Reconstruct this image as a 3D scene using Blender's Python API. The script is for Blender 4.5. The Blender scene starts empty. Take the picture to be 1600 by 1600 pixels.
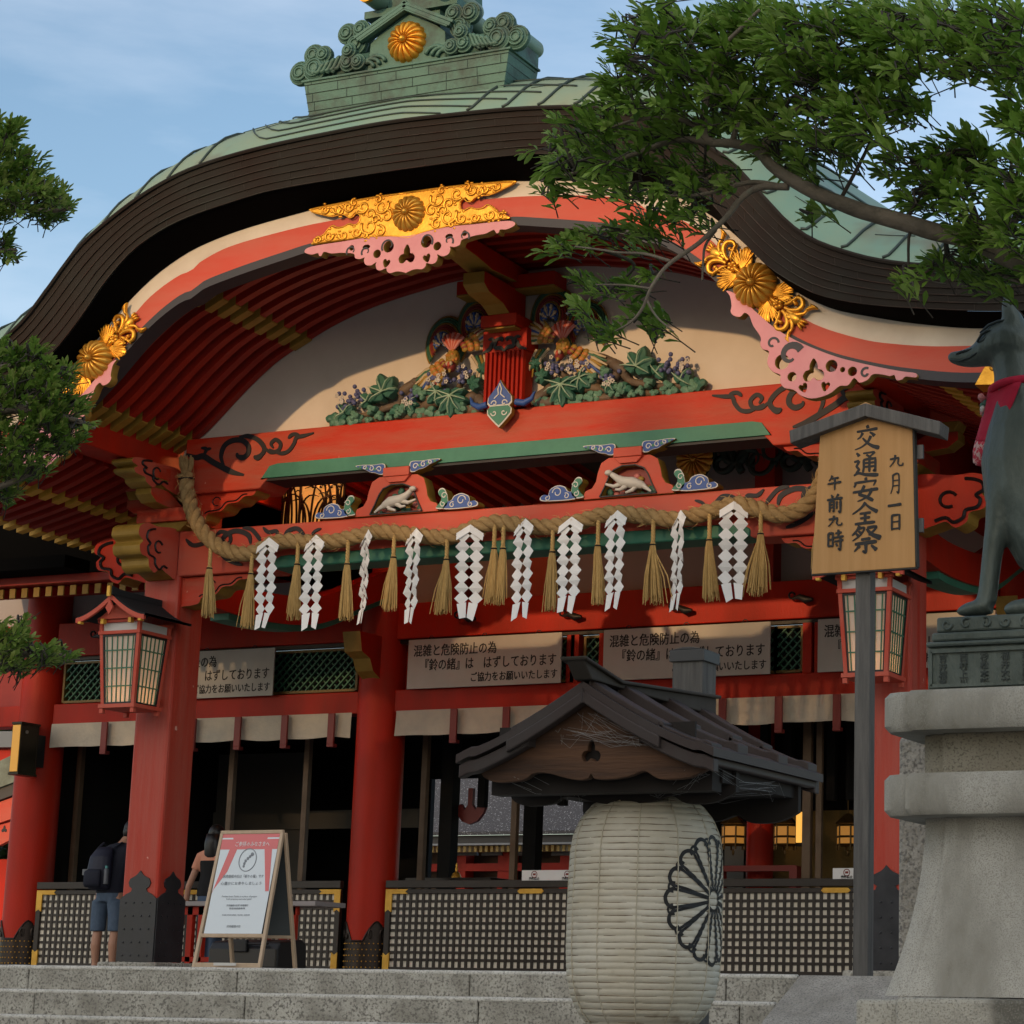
import bpy, bmesh, math, random
import numpy as np
from mathutils import Vector, Matrix, noise
random.seed(7)
scn = bpy.context.scene
R_ = math.radians

# ------------------------------------------------------------------ camera
FPX, PXC, PYC = 3576.56, 1200.0, 800.0
PIT, ROL, YAW = R_(11.87), R_(0.906), R_(23.094)
CAM = Vector((10.911, -19.0, -0.13))
def _axes():
    cy, sy = math.cos(YAW), math.sin(YAW)
    fwd = Vector((-sy*math.cos(PIT), cy*math.cos(PIT), math.sin(PIT)))
    right = Vector((cy, sy, 0)); up = right.cross(fwd)
    c, s = math.cos(ROL), math.sin(ROL)
    return c*right + s*up, -s*right + c*up, fwd
CR, CU, CF = _axes()
cam = bpy.data.cameras.new('camera'); camo = bpy.data.objects.new('camera', cam)
scn.collection.objects.link(camo); scn.camera = camo
cam.sensor_width = 36; cam.lens = FPX*36/1600; cam.shift_x = -0.25
cam.clip_start = .1; cam.clip_end = 3000
m = Matrix((CR, CU, -CF)).transposed().to_4x4(); m.translation = CAM
camo.matrix_world = m
def at(px, py, Y=None, X=None, Z=None):
    """where the line of sight of a photograph pixel meets a real plane of the building"""
    w = CR*((px-PXC)/FPX) - CU*((py-PYC)/FPX) + CF
    if Y is not None: t = (Y-CAM.y)/w.y
    elif X is not None: t = (X-CAM.x)/w.x
    else: t = (Z-CAM.z)/w.z
    return CAM + w*t
def xz(px, py, Y):
    p = at(px, py, Y=Y); return (p.x, p.z)

# ------------------------------------------------------------------ light
SUN_EL, SUN_ROT = 10.5, 187.0
world = bpy.data.worlds.new("World"); scn.world = world; world.use_nodes = True
nt = world.node_tree; N = nt.nodes; L = nt.links
bg = N['Background']; bg.inputs['Strength'].default_value = 0.138
sky = N.new('ShaderNodeTexSky'); sky.sky_type = 'NISHITA'; sky.sun_disc = False
sky.sun_elevation = R_(SUN_EL); sky.sun_rotation = R_(SUN_ROT)
sky.air_density = 1.0; sky.dust_density = 0.8; sky.ozone_density = 1.6
tc = N.new('ShaderNodeTexCoord'); mp = N.new('ShaderNodeMapping'); mp.inputs['Scale'].default_value = (1.6, 1.6, 6.5)
nz = N.new('ShaderNodeTexNoise'); nz.inputs['Scale'].default_value = 2.2; nz.inputs['Detail'].default_value = 7; nz.inputs['Roughness'].default_value = .55
cr = N.new('ShaderNodeValToRGB'); cr.color_ramp.elements[0].position = .42; cr.color_ramp.elements[1].position = .80
cr.color_ramp.elements[0].color = (0, 0, 0, 1); cr.color_ramp.elements[1].color = (.42, .42, .42, 1)
mx = N.new('ShaderNodeMixRGB'); mx.inputs[2].default_value = (5.0, 5.3, 5.9, 1)
L.new(tc.outputs['Generated'], mp.inputs[0]); L.new(mp.outputs[0], nz.inputs['Vector']); L.new(nz.outputs['Fac'], cr.inputs[0])
L.new(cr.outputs[0], mx.inputs[0]); L.new(sky.outputs[0], mx.inputs[1])
# added warm fill painted into the sky half behind the viewer, to brighten the facade
sx = N.new('ShaderNodeSeparateXYZ'); mr = N.new('ShaderNodeMapRange'); mr.interpolation_type = 'SMOOTHSTEP'
mr.inputs[1].default_value = .05; mr.inputs[2].default_value = -.85; mr.inputs[3].default_value = 0; mr.inputs[4].default_value = .55
mh = N.new('ShaderNodeMixRGB'); mh.inputs[2].default_value = (8.8, 8.2, 7.4, 1)
L.new(tc.outputs['Generated'], sx.inputs[0]); L.new(sx.outputs['Y'], mr.inputs[0]); L.new(mr.outputs[0], mh.inputs[0]); L.new(mx.outputs[0], mh.inputs[1]); L.new(mh.outputs[0], bg.inputs[0])
sl = bpy.data.lights.new('sun', 'SUN'); sl.energy = 2.0; sl.angle = R_(0.9); sl.color = (.62, .385, .19)
so = bpy.data.objects.new('sun', sl); scn.collection.objects.link(so)
_sd = Vector((math.sin(R_(SUN_ROT))*math.cos(R_(SUN_EL)), math.cos(R_(SUN_ROT))*math.cos(R_(SUN_EL)), math.sin(R_(SUN_EL))))
so.rotation_euler = _sd.to_track_quat('Z', 'Y').to_euler(); so.location = _sd*60
scn.view_settings.view_transform = 'Standard'; scn.view_settings.look = 'None'
scn.view_settings.exposure = 0.70; scn.view_settings.gamma = 1; scn.view_settings.use_curve_mapping = False
scn.cycles.max_bounces = 6; scn.cycles.use_denoising = True; scn.cycles.caustics_reflective = False; scn.cycles.caustics_refractive = False

# ------------------------------------------------------------------ materials
MATS = {}
def mat(name, col, rough=.6, col2=None, scale=3.0, amt=1.0, metal=0.0, bump=0.0, bscale=40, detail=5, stretch=(1,1,1), spec=.4, ramp=(.35,.7), speck=None, emit=None, estr=0, tint=None, coat=0):
    if name in MATS: return MATS[name]
    m = bpy.data.materials.new(name); m.use_nodes = True
    nt = m.node_tree; N = nt.nodes; L = nt.links; b = N['Principled BSDF']
    b.inputs['Base Color'].default_value = (*col, 1); b.inputs['Roughness'].default_value = rough
    b.inputs['Metallic'].default_value = metal; b.inputs['Specular IOR Level'].default_value = spec
    if coat: b.inputs['Coat Weight'].default_value = coat; b.inputs['Coat Roughness'].default_value = .25
    tc = N.new('ShaderNodeTexCoord'); mp = N.new('ShaderNodeMapping'); mp.inputs['Scale'].default_value = stretch
    L.new(tc.outputs['Object'], mp.inputs[0])
    src = None
    if col2:
        n = N.new('ShaderNodeTexNoise'); n.inputs['Scale'].default_value = scale; n.inputs['Detail'].default_value = detail; n.inputs['Roughness'].default_value = .62
        r = N.new('ShaderNodeValToRGB'); r.color_ramp.elements[0].position, r.color_ramp.elements[1].position = ramp
        r.color_ramp.elements[0].color = (*col, 1); r.color_ramp.elements[1].color = (*[a+(c-a)*amt for a, c in zip(col, col2)], 1)
        L.new(mp.outputs[0], n.inputs['Vector']); L.new(n.outputs['Fac'], r.inputs[0]); src = r.outputs[0]
        # roughness follows the wear a little
        rr = N.new('ShaderNodeMapRange'); rr.inputs[3].default_value = max(.05, rough-.1); rr.inputs[4].default_value = min(1, rough+.12)
        L.new(n.outputs['Fac'], rr.inputs[0]); L.new(rr.outputs[0], b.inputs['Roughness'])
    if speck:
        n2 = N.new('ShaderNodeTexNoise'); n2.inputs['Scale'].default_value = speck[0]; n2.inputs['Detail'].default_value = 3
        r2 = N.new('ShaderNodeValToRGB'); r2.color_ramp.elements[0].position = speck[2]; r2.color_ramp.elements[1].position = speck[3]
        r2.color_ramp.elements[0].color = (0,0,0,1); r2.color_ramp.elements[1].color = (1,1,1,1)
        mm = N.new('ShaderNodeMixRGB'); mm.inputs[2].default_value = (*speck[1], 1); mm.inputs[1].default_value = (*col, 1)
        L.new(tc.outputs['Object'], n2.inputs['Vector']); L.new(n2.outputs['Fac'], r2.inputs[0]); L.new(r2.outputs[0], mm.inputs[0])
        if src: L.new(src, mm.inputs[1])
        src = mm.outputs[0]
    if tint:
        a = N.new('ShaderNodeAttribute'); a.attribute_name = 'tint'
        r3 = N.new('ShaderNodeValToRGB')
        r3.color_ramp.elements[0].color = (*tint[0], 1); r3.color_ramp.elements[1].color = (*tint[-1], 1)
        for k, t in enumerate(tint[1:-1]):
            e = r3.color_ramp.elements.new((k+1)/(len(tint)-1)); e.color = (*t, 1)
        L.new(a.outputs['Fac'], r3.inputs[0]); src = r3.outputs[0]
    if src: L.new(src, b.inputs['Base Color'])
    if bump:
        n3 = N.new('ShaderNodeTexNoise'); n3.inputs['Scale'].default_value = bscale; n3.inputs['Detail'].default_value = 4
        bm_ = N.new('ShaderNodeBump'); bm_.inputs['Strength'].default_value = bump; bm_.inputs['Distance'].default_value = .02
        L.new(mp.outputs[0], n3.inputs['Vector']); L.new(n3.outputs['Fac'], bm_.inputs['Height']); L.new(bm_.outputs[0], b.inputs['Normal'])
    if emit:
        b.inputs['Emission Color'].default_value = (*emit, 1); b.inputs['Emission Strength'].default_value = estr
    MATS[name] = m; return m
def leafmat(name, cols, trans=.35, rough=.45):
    m = mat(name, cols[0], rough=rough, tint=cols, spec=.35)
    nt = m.node_tree; N = nt.nodes; L = nt.links; b = N['Principled BSDF']
    t = N.new('ShaderNodeBsdfTranslucent'); mxs = N.new('ShaderNodeMixShader'); mxs.inputs[0].default_value = trans
    L.new(b.inputs['Base Color'].links[0].from_socket, t.inputs[0])
    L.new(b.outputs[0], mxs.inputs[1]); L.new(t.outputs[0], mxs.inputs[2]); L.new(mxs.outputs[0], N['Material Output'].inputs[0]); return m

RED   = mat('vermilion paint', (.47,.016,.003), .48, (.31,.026,.012), 1.3, ramp=(.34,.74), bump=.14, bscale=40, spec=.2, stretch=(2,2,.6), detail=8)
REDW  = mat('worn vermilion paint', (.43,.028,.011), .46, (.42,.095,.065), 1.5, spec=.3, bump=.35, bscale=26, stretch=(7,7,.35), speck=(7,(.62,.33,.27),.715,.735), detail=9, ramp=(.30,.72))
REDH  = mat('worn vermilion beam paint', (.51,.028,.008), .55, (.43,.095,.055), 1.7, spec=.25, ramp=(.36,.66), bump=.22, bscale=35, stretch=(.5,2,3), speck=(14,(.6,.25,.18),.74,.75))
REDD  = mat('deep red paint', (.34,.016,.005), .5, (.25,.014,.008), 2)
PINKR = mat('salmon red paint', (.53,.066,.036), .55, (.50,.115,.075), 1.5, bump=.08, stretch=(.6,1,2.5), spec=.25, detail=8)
PINK  = mat('pink paint', (.62,.26,.27), .55, (.55,.21,.23), 4)
CREAM = mat('cream plaster', (.68,.615,.54), .8, (.60,.53,.455), 1.2, bump=.05, bscale=30)
WHITEB= mat('off white painted board', (.66,.60,.50), .6, (.56,.49,.40), 2.0)
OCHRE = mat('ochre paint', (.36,.215,.035), .55, (.26,.15,.02), 5)
GREEN = mat('green paint', (.030,.165,.105), .5, (.05,.21,.14), 4)
DGREEN= mat('dark green lattice paint', (.03,.14,.09), .5, (.06,.17,.09), 6)
BLACK = mat('black paint', (.012,.011,.012), .5)
CHAR  = mat('charcoal trim paint', (.030,.030,.036), .55)
SCRL  = mat('black scroll paint', (.014,.013,.016), .6)
LACQ  = mat('black lacquered metal', (.016,.017,.020), .38, (.03,.03,.034), 5, bump=.03)
DWOOD = mat('dark lacquered wood', (.022,.016,.012), .45, (.03,.022,.016), 4)
GOLD  = mat('gilded metal', (.80,.40,.045), .38, (.62,.28,.03), 9, metal=.75, bump=.12, bscale=55)
GOLDB = mat('antique gold', (.78,.43,.07), .36, (.50,.24,.03), 7, metal=.6, bump=.05)
GOLDP = mat('gold leaf paint', (.72,.42,.06), .5, (.55,.28,.03), 6, metal=.2)
COPPER= mat('weathered copper sheet', (.019,.0115,.0090), .68, (.024,.025,.022), .8, metal=.0, bump=.10, bscale=14, detail=9, spec=.14)
COPLIP= mat('bare copper edge', (.055,.026,.019), .5, (.05,.055,.045), 3)
EAVEBLK  = mat('black soffit', (.003,.003,.003), .9, spec=.03)
PATINA= mat('green copper patina', (.165,.30,.245), .55, (.24,.295,.205), 1.1, metal=.1, bump=.05, bscale=12, detail=8, speck=(1.3,(.15,.12,.09),.62,.80))
PATD  = mat('dark green patina', (.072,.158,.122), .55, (.038,.036,.031), 2.4, metal=.15, bump=.2, bscale=14, detail=9, ramp=(.47,.68))
SEAM  = mat('patina seam', (.035,.055,.050), .5)
GRAN  = mat('grey granite', (.46,.44,.385), .85, (.27,.255,.215), 3.2, bump=.35, bscale=70, speck=(46,(.16,.15,.13),.49,.63), detail=10, ramp=(.36,.62))
GRANR = mat('rough hewn granite', (.43,.405,.36), .9, (.25,.235,.20), 3.0, bump=.9, bscale=34, speck=(75,(.18,.17,.155),.48,.66), detail=10)
GRANS = mat('smooth speckled granite', (.46,.45,.405), .8, (.19,.18,.145), 2.4, ramp=(.38,.70), bump=.15, bscale=120, stretch=(1.6,1.6,.55), speck=(210,(.27,.26,.23),.47,.66), detail=9)
PAVE  = mat('stone paving', (.26,.25,.23), .9, (.19,.18,.165), .8, bump=.2, bscale=20)
BRONZ = mat('grey green bronze', (.060,.078,.070), .45, (.115,.14,.125), 4.0, metal=.3, bump=.22, bscale=34, detail=9, ramp=(.32,.66), stretch=(1.6,1.6,.8))
STRAW = mat('rice straw rope', (.40,.265,.115), .85, (.28,.175,.07), 8, bump=.6, bscale=60, stretch=(1,3,3))
STRAWT= mat('rice straw tassel', (.56,.37,.14), .85, (.40,.25,.085), 20, bump=.4, bscale=50, stretch=(6,6,.6))
PAPER = mat('white paper', (.80,.80,.79), .8, (.74,.74,.74), 3)
SIGNP = mat('notice board white', (.50,.49,.455), .6, (.45,.43,.39), 2)
INK   = mat('ink', (.014,.013,.013), .6)
CLOTH = mat('unbleached cloth', (.62,.555,.45), .9, (.50,.46,.39), 4, bump=.3, bscale=30)
WOODG = mat('weathered grey wood', (.125,.118,.108), .85, (.07,.066,.062), 3, bump=.4, bscale=22, stretch=(8,8,.5), detail=8)
WOODY = mat('pale cedar board', (.46,.245,.085), .6, (.40,.205,.065), 2.0, bump=.12, bscale=18, stretch=(9,9,.35), detail=8)
WOODB = mat('aged brown wood', (.115,.054,.026), .8, (.022,.015,.012), 1.7, bump=.4, bscale=14, stretch=(.5,4,6), detail=8)
WOODL = mat('light beech frame', (.50,.37,.255), .5, (.44,.32,.21), 4, stretch=(4,4,.6))
WOODI = mat('interior brown wood', (.16,.105,.065), .6, (.11,.07,.04), 3)
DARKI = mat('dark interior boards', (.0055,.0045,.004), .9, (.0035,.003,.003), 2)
GRIMEP= mat('aged lantern paper', (.60,.56,.465), .75, (.50,.445,.335), 2.6, bump=.15, bscale=40, speck=(5,(.30,.25,.18),.66,.74))
COPRF = mat('brown copper roof sheet', (.043,.028,.025), .55, (.058,.050,.047), 2, metal=.15, spec=.3, bump=.05, bscale=9)
SHOJI = mat('lamp paper', (.62,.60,.56), .8, emit=(1.0,.62,.28), estr=.0)
SKIN  = mat('skin', (.42,.22,.145), .55)
NAVY  = mat('navy cotton', (.008,.010,.022), .8)
DENIM = mat('blue grey cotton', (.085,.125,.185), .85, (.06,.09,.14), 12)
HAIR  = mat('black hair', (.008,.007,.007), .4)
BARK  = mat('grey brown bark', (.185,.15,.11), .85, (.10,.085,.062), 6, bump=.7, bscale=22, stretch=(1,1,1), speck=(10,(.14,.15,.11),.66,.74))
TWIG  = mat('dark twig bark', (.060,.050,.038), .9, (.035,.03,.024), 8)
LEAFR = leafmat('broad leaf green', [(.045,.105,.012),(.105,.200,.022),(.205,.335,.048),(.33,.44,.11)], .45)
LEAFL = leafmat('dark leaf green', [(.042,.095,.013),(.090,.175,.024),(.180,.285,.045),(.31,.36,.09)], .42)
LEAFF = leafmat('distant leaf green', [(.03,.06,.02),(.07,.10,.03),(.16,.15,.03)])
BLUE  = mat('blue paint', (.03,.085,.30), .5)
WHITE = mat('white paint', (.56,.55,.52), .5)
MAROON= mat('maroon paint', (.22,.03,.025), .5)
ORANGE= mat('orange ochre paint', (.50,.18,.04), .5)
CRIM  = mat('crimson cloth', (.50,.012,.045), .8, (.40,.010,.04), 6, bump=.3, bscale=30)
CRIMF = mat('flowered crimson cloth', (.50,.03,.06), .8, (.62,.42,.40), 38, ramp=(.5,.56))
GREYP = mat('grey metal panel', (.10,.115,.12), .35, metal=.4)
BLKPL = mat('black plastic case', (.015,.015,.016), .35)
AMBER = mat('amber lamp glass', (.30,.13,.02), .4, emit=(1.0,.42,.07), estr=.16)

# ------------------------------------------------------------------ mesh helpers
def link(o): scn.collection.objects.link(o); return o
def finish(me, name, parent=None, smooth=None, bevel=0, loc=None):
    if smooth is not None:
        me.polygons.foreach_set('use_smooth', [True]*len(me.polygons)); me.update()
        if smooth < 170: me.set_sharp_from_angle(angle=R_(smooth))
    o = bpy.data.objects.new(name, me); link(o)
    if parent is not None:
        o.parent = parent
        # the parent's own transform is a plain move, taken back out of the mesh
        w = parent_world(parent)
        if w.length > 0: me.transform(Matrix.Translation(-w))
    if bevel:
        b = o.modifiers.new('bevel', 'BEVEL'); b.width = bevel; b.segments = 2; b.limit_method = 'ANGLE'; b.angle_limit = R_(40); b.harden_normals = False
    return o
def parent_world(o):
    w = Vector((0,0,0))
    while o is not None: w = w + o.location; o = o.parent
    return w
SPLIT = {'slender_post','inner_post','upper_post','panel_post','lower_tie_beam','upper_tie_beam','front_leg','metal_clip','porch_rafter','gilt_fitting','hook','gilt_band','roof_batten','gilt_tip','shoulder_strap','pale_inner_panel','latch','bracket','gilt_crest'}
class MB:
    def __init__(s): s.v = []; s.f = []; s.m = []; s.cur = 0; s.t = None
    def mi(s, i): s.cur = i; return s
    def add(s, vs, fs):
        k = len(s.v); s.v.extend([tuple(p) for p in vs])
        for f in fs: s.f.append([i+k for i in f]); s.m.append(s.cur)
    def box(s, x0, x1, y0, y1, z0, z1):
        s.add([(x0,y0,z0),(x1,y0,z0),(x1,y1,z0),(x0,y1,z0),(x0,y0,z1),(x1,y0,z1),(x1,y1,z1),(x0,y1,z1)],
              [(0,3,2,1),(4,5,6,7),(0,1,5,4),(1,2,6,5),(2,3,7,6),(3,0,4,7)]); return s
    def obox(s, M, sx, sy, sz):
        P = [M @ Vector((a*sx/2, b*sy/2, c*sz/2)) for c in (-1,1) for a, b in ((-1,-1),(1,-1),(1,1),(-1,1))]
        s.add(P, [(0,3,2,1),(4,5,6,7),(0,1,5,4),(1,2,6,5),(2,3,7,6),(3,0,4,7)]); return s
    def bar(s, p, q, w, h, up=(0,0,1)):
        p, q = Vector(p), Vector(q); d = (q-p); l = d.length; d.normalize()
        x = d.cross(Vector(up)); x.normalize(); z = x.cross(d)
        M = Matrix((d, x, z)).transposed().to_4x4(); M.translation = (p+q)/2
        return s.obox(M, l, w, h)
    def tube(s, path, r, n=8, cap=True, sq=1.0):
        path = [Vector(p) for p in path]; k = len(path)
        if not hasattr(r, '__len__'): r = [r]*k
        vs = []; prev = None
        for i, p in enumerate(path):
            d = path[min(i+1,k-1)]-path[max(i-1,0)]
            if d.length < 1e-9: d = Vector((0,0,1))
            d.normalize()
            if prev is None:
                a = Vector((0,0,1)) if abs(d.z) < .9 else Vector((1,0,0))
                u = d.cross(a)
            else: u = prev - d*prev.dot(d)
            u.normalize(); prev = u; w = d.cross(u)
            for j in range(n):
                t = 2*math.pi*j/n; vs.append(p + u*(r[i]*math.cos(t)) + w*(r[i]*sq*math.sin(t)))
        fs = []
        for i in range(k-1):
            for j in range(n): fs.append((i*n+j, i*n+(j+1)%n, (i+1)*n+(j+1)%n, (i+1)*n+j))
        if cap: fs.append(tuple(range(n-1,-1,-1))); fs.append(tuple((k-1)*n+j for j in range(n)))
        s.add(vs, fs); return s
    def lathe(s, prof, c, n=24, cap=True):
        c = Vector(c); vs = []
        for r, z in prof:
            for j in range(n):
                t = 2*math.pi*j/n; vs.append(c+Vector((r*math.cos(t), r*math.sin(t), z)))
        fs = []
        for i in range(len(prof)-1):
            for j in range(n): fs.append((i*n+j, i*n+(j+1)%n, (i+1)*n+(j+1)%n, (i+1)*n+j))
        if cap: fs.append(tuple(range(n-1,-1,-1))); fs.append(tuple((len(prof)-1)*n+j for j in range(n)))
        s.add(vs, fs); return s
    def prism(s, poly, y0, y1, mside=None):
        """a closed (x,z) outline, front at y0, back at y1"""
        a = sum(poly[i][0]*poly[(i+1)%len(poly)][1]-poly[(i+1)%len(poly)][0]*poly[i][1] for i in range(len(poly)))
        if a < 0: poly = poly[::-1]
        n = len(poly); k = len(s.v)
        s.v += [(x,y0,z) for x,z in poly] + [(x,y1,z) for x,z in poly]
        s.f.append([k+i for i in range(n)]); s.m.append(s.cur)
        s.f.append([k+n+i for i in range(n-1,-1,-1)]); s.m.append(s.cur)
        for i in range(n):
            s.f.append([k+i, k+n+i, k+n+(i+1)%n, k+(i+1)%n]); s.m.append(s.cur if mside is None else mside)
        return s
    def prismx(s, poly, x0, x1, mside=None):
        """a closed (y,z) outline between two x"""
        k = len(s.v); s.prism(poly, 0, 1, mside)
        for i in range(k, len(s.v)):
            x, y, z = s.v[i]; s.v[i] = (x1 if y < .5 else x0, x, z)
        return s
    def ball(s, c, r, n=10, m=7, M=None):
        if not hasattr(r, '__len__'): r = (r,r,r)
        c = Vector(c); vs = []; fs = []
        for i in range(m+1):
            ph = math.pi*i/m
            for j in range(n):
                t = 2*math.pi*j/n
                p = Vector((r[0]*math.sin(ph)*math.cos(t), r[1]*math.sin(ph)*math.sin(t), r[2]*math.cos(ph)))
                if M is not None: p = M @ p
                vs.append(c+p)
        for i in range(m):
            for j in range(n): fs.append((i*n+j, (i+1)*n+j, (i+1)*n+(j+1)%n, i*n+(j+1)%n))
        s.add(vs, fs); return s
    def ribbon(s, pts, ws, y, th=.003):
        """a flat brush stroke in the (x,z) plane with its own thickness; y is its front"""
        k = len(pts); Lp = []; Rp = []
        for i in range(k):
            a = pts[max(i-1,0)]; b = pts[min(i+1,k-1)]
            dx, dz = b[0]-a[0], b[1]-a[1]; l = math.hypot(dx,dz) or 1
            nx, nz_ = -dz/l, dx/l; w = ws[i]/2
            Lp.append((pts[i][0]+nx*w, pts[i][1]+nz_*w)); Rp.append((pts[i][0]-nx*w, pts[i][1]-nz_*w))
        vs = [(p[0],y,p[1]) for p in Lp]+[(p[0],y,p[1]) for p in Rp]+[(p[0],y+th,p[1]) for p in Lp]+[(p[0],y+th,p[1]) for p in Rp]
        fs = []
        for i in range(k-1):
            fs.append((i,k+i,k+i+1,i+1)); fs.append((i,i+1,2*k+i+1,2*k+i)); fs.append((k+i+1,k+i,3*k+i,3*k+i+1))
        fs.append((0,2*k,3*k,k)); fs.append((k-1,2*k-1,4*k-1,3*k-1))
        s.add(vs, fs); return s
    def islands(s):
        par = list(range(len(s.v)))
        def find(i):
            while par[i] != i: par[i] = par[par[i]]; i = par[i]
            return i
        for f in s.f:
            a = find(f[0])
            for i in f[1:]: par[find(i)] = a
        out = {}
        for f, m_ in zip(s.f, s.m): out.setdefault(find(f[0]), []).append((f, m_))
        for fs in out.values():
            b = MB(); mp = {}
            for f, m_ in fs:
                for i in f:
                    if i not in mp: mp[i] = len(b.v); b.v.append(s.v[i])
                b.f.append([mp[i] for i in f]); b.m.append(m_)
            yield b
    def build(s, name, mats, parent=None, smooth=None, bevel=0):
        if name in SPLIT:
            os_ = [b.build1(name, mats, parent, smooth, bevel) for b in s.islands()]; return os_[0]
        return s.build1(name, mats, parent, smooth, bevel)
    def build1(s, name, mats, parent=None, smooth=None, bevel=0):
        me = bpy.data.meshes.new(name); me.from_pydata(s.v, [], s.f)
        if not isinstance(mats, (list, tuple)): mats = [mats]
        for q in mats: me.materials.append(q)
        if len(mats) > 1: me.polygons.foreach_set('material_index', s.m)
        if s.t is not None:
            at_ = me.attributes.new('tint', 'FLOAT', 'FACE'); at_.data.foreach_set('value', s.t)
        me.update()
        return finish(me, name, parent, smooth, bevel)
def cat(pts, n=6, closed=False):
    """Catmull-Rom through the points"""
    P = [Vector(p) for p in pts]; k = len(P); out = []
    rng = range(k if closed else k-1)
    for i in rng:
        if closed: p0, p1, p2, p3 = P[i-1], P[i], P[(i+1)%k], P[(i+2)%k]
        else: p0, p1, p2, p3 = P[max(i-1,0)], P[i], P[i+1], P[min(i+2,k-1)]
        for j in range(n):
            t = j/n
            out.append(.5*((2*p1)+(p2-p0)*t+(2*p0-5*p1+4*p2-p3)*t*t+(3*p1-p0-3*p2+p3)*t**3))
    if not closed: out.append(P[-1])
    return out
def curve1(pts):
    """monotone cubic z(|x|), even in x"""
    xs = np.array([p[0] for p in pts], float); zs = np.array([p[1] for p in pts], float)
    d = np.diff(zs)/np.diff(xs); mm = np.zeros(len(xs)); mm[0] = 0; mm[-1] = d[-1]
    for i in range(1, len(xs)-1): mm[i] = 0 if d[i-1]*d[i] <= 0 else 2*d[i-1]*d[i]/(d[i-1]+d[i])
    def f(x):
        x = min(abs(x), xs[-1]); i = int(min(max(np.searchsorted(xs, x)-1, 0), len(xs)-2)); h = xs[i+1]-xs[i]; t = (x-xs[i])/h
        return float((2*t**3-3*t*t+1)*zs[i]+(t**3-2*t*t+t)*h*mm[i]+(-2*t**3+3*t*t)*zs[i+1]+(t**3-t*t)*h*mm[i+1])
    return f
def flat(loops, y, th, name, mats, parent=None, bev=.0, smooth=40, dome=None):
    """closed (x,z) outlines (holes allowed) filled and given thickness; front face at y; mats=[face, rim]"""
    cu = bpy.data.curves.new('tmp', 'CURVE'); cu.dimensions = '2D'; cu.fill_mode = 'BOTH'; cu.extrude = th/2-bev; cu.bevel_depth = bev; cu.bevel_resolution = 1; cu.offset = -bev
    for lp in loops:
        sp = cu.splines.new('POLY'); sp.points.add(len(lp)-1); sp.use_cyclic_u = True
        for p, q in zip(sp.points, lp): p.co = (q[0], q[1], 0, 1)
    ob = bpy.data.objects.new('tmp', cu); me = bpy.data.meshes.new_from_object(ob); bpy.data.objects.remove(ob); bpy.data.curves.remove(cu)
    me.name = name
    me.transform(Matrix.Translation((0, y+th/2, 0)) @ Matrix.Rotation(R_(90), 4, 'X'))
    me.materials.clear()
    for q in (mats if isinstance(mats, (list,tuple)) else [mats]): me.materials.append(q)
    if isinstance(mats, (list,tuple)):
        me.polygons.foreach_set('material_index', [0 if p.normal.y < -.5 else 1 for p in me.polygons])
    me.update(); return finish(me, name, parent, smooth)
def text(s, x, z, y, size, name, mt, parent=None, align='LEFT', off=0.0, ext=.001, rot=None, squash=1, strike=0):
    cu = bpy.data.curves.new('tmp', 'FONT'); cu.body = s; cu.size = size; cu.align_x = align; cu.extrude = ext; cu.offset = off; cu.resolution_u = 2
    ob = bpy.data.objects.new('tmp', cu); me = bpy.data.meshes.new_from_object(ob); bpy.data.objects.remove(ob); bpy.data.curves.remove(cu)
    me.name = name; me.materials.clear(); me.materials.append(mt)
    M = Matrix.Translation((x, y, z)) @ (rot if rot is not None else Matrix.Identity(4)) @ Matrix.Rotation(R_(90), 4, 'X') @ Matrix.Diagonal((squash,1,1,1))
    me.transform(M)
    if strike:            # heavier strokes: the same letters struck again a hair to the side
        v = [q.co.copy() for q in me.vertices]; f = [list(p.vertices) for p in me.polygons]; n = len(v)
        V = []; F = []
        for k, (dx, dz) in enumerate(((0,0),(strike,0),(0,strike*.6),(strike,strike*.6))):
            V += [(q.x+dx, q.y-.0002*k, q.z+dz) for q in v]; F += [[i+k*n for i in p] for p in f]
        me = bpy.data.meshes.new(name); me.from_pydata(V, [], F); me.materials.append(mt)
    return finish(me, name, parent)
def lin(a, b_, n): return [a+(b_-a)*i/(n-1) for i in range(n)]
def circ(x, z, r, n=20, ry=None, a0=0):
    return [(x+r*math.cos(a0+2*math.pi*i/n), z+(ry or r)*math.sin(a0+2*math.pi*i/n)) for i in range(n)]
def thing(name, loc, label, catg, group=None):
    o = bpy.data.objects.new(name, None); link(o); o.location = loc; o.empty_display_size = .1
    o['label'] = label; o['category'] = catg
    if group: o['group'] = group
    return o
def tag(o, label, catg, group=None, kind=None):
    if label: o['label'] = label
    if catg: o['category'] = catg
    if group: o['group'] = group
    if kind: o['kind'] = kind
    return o
def evalmesh(o):
    """bake an object's modifiers into its mesh"""
    dg = bpy.context.evaluated_depsgraph_get(); me = bpy.data.meshes.new_from_object(o.evaluated_get(dg))
    old = o.data; o.modifiers.clear(); o.data = me; me.name = old.name; return o
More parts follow.
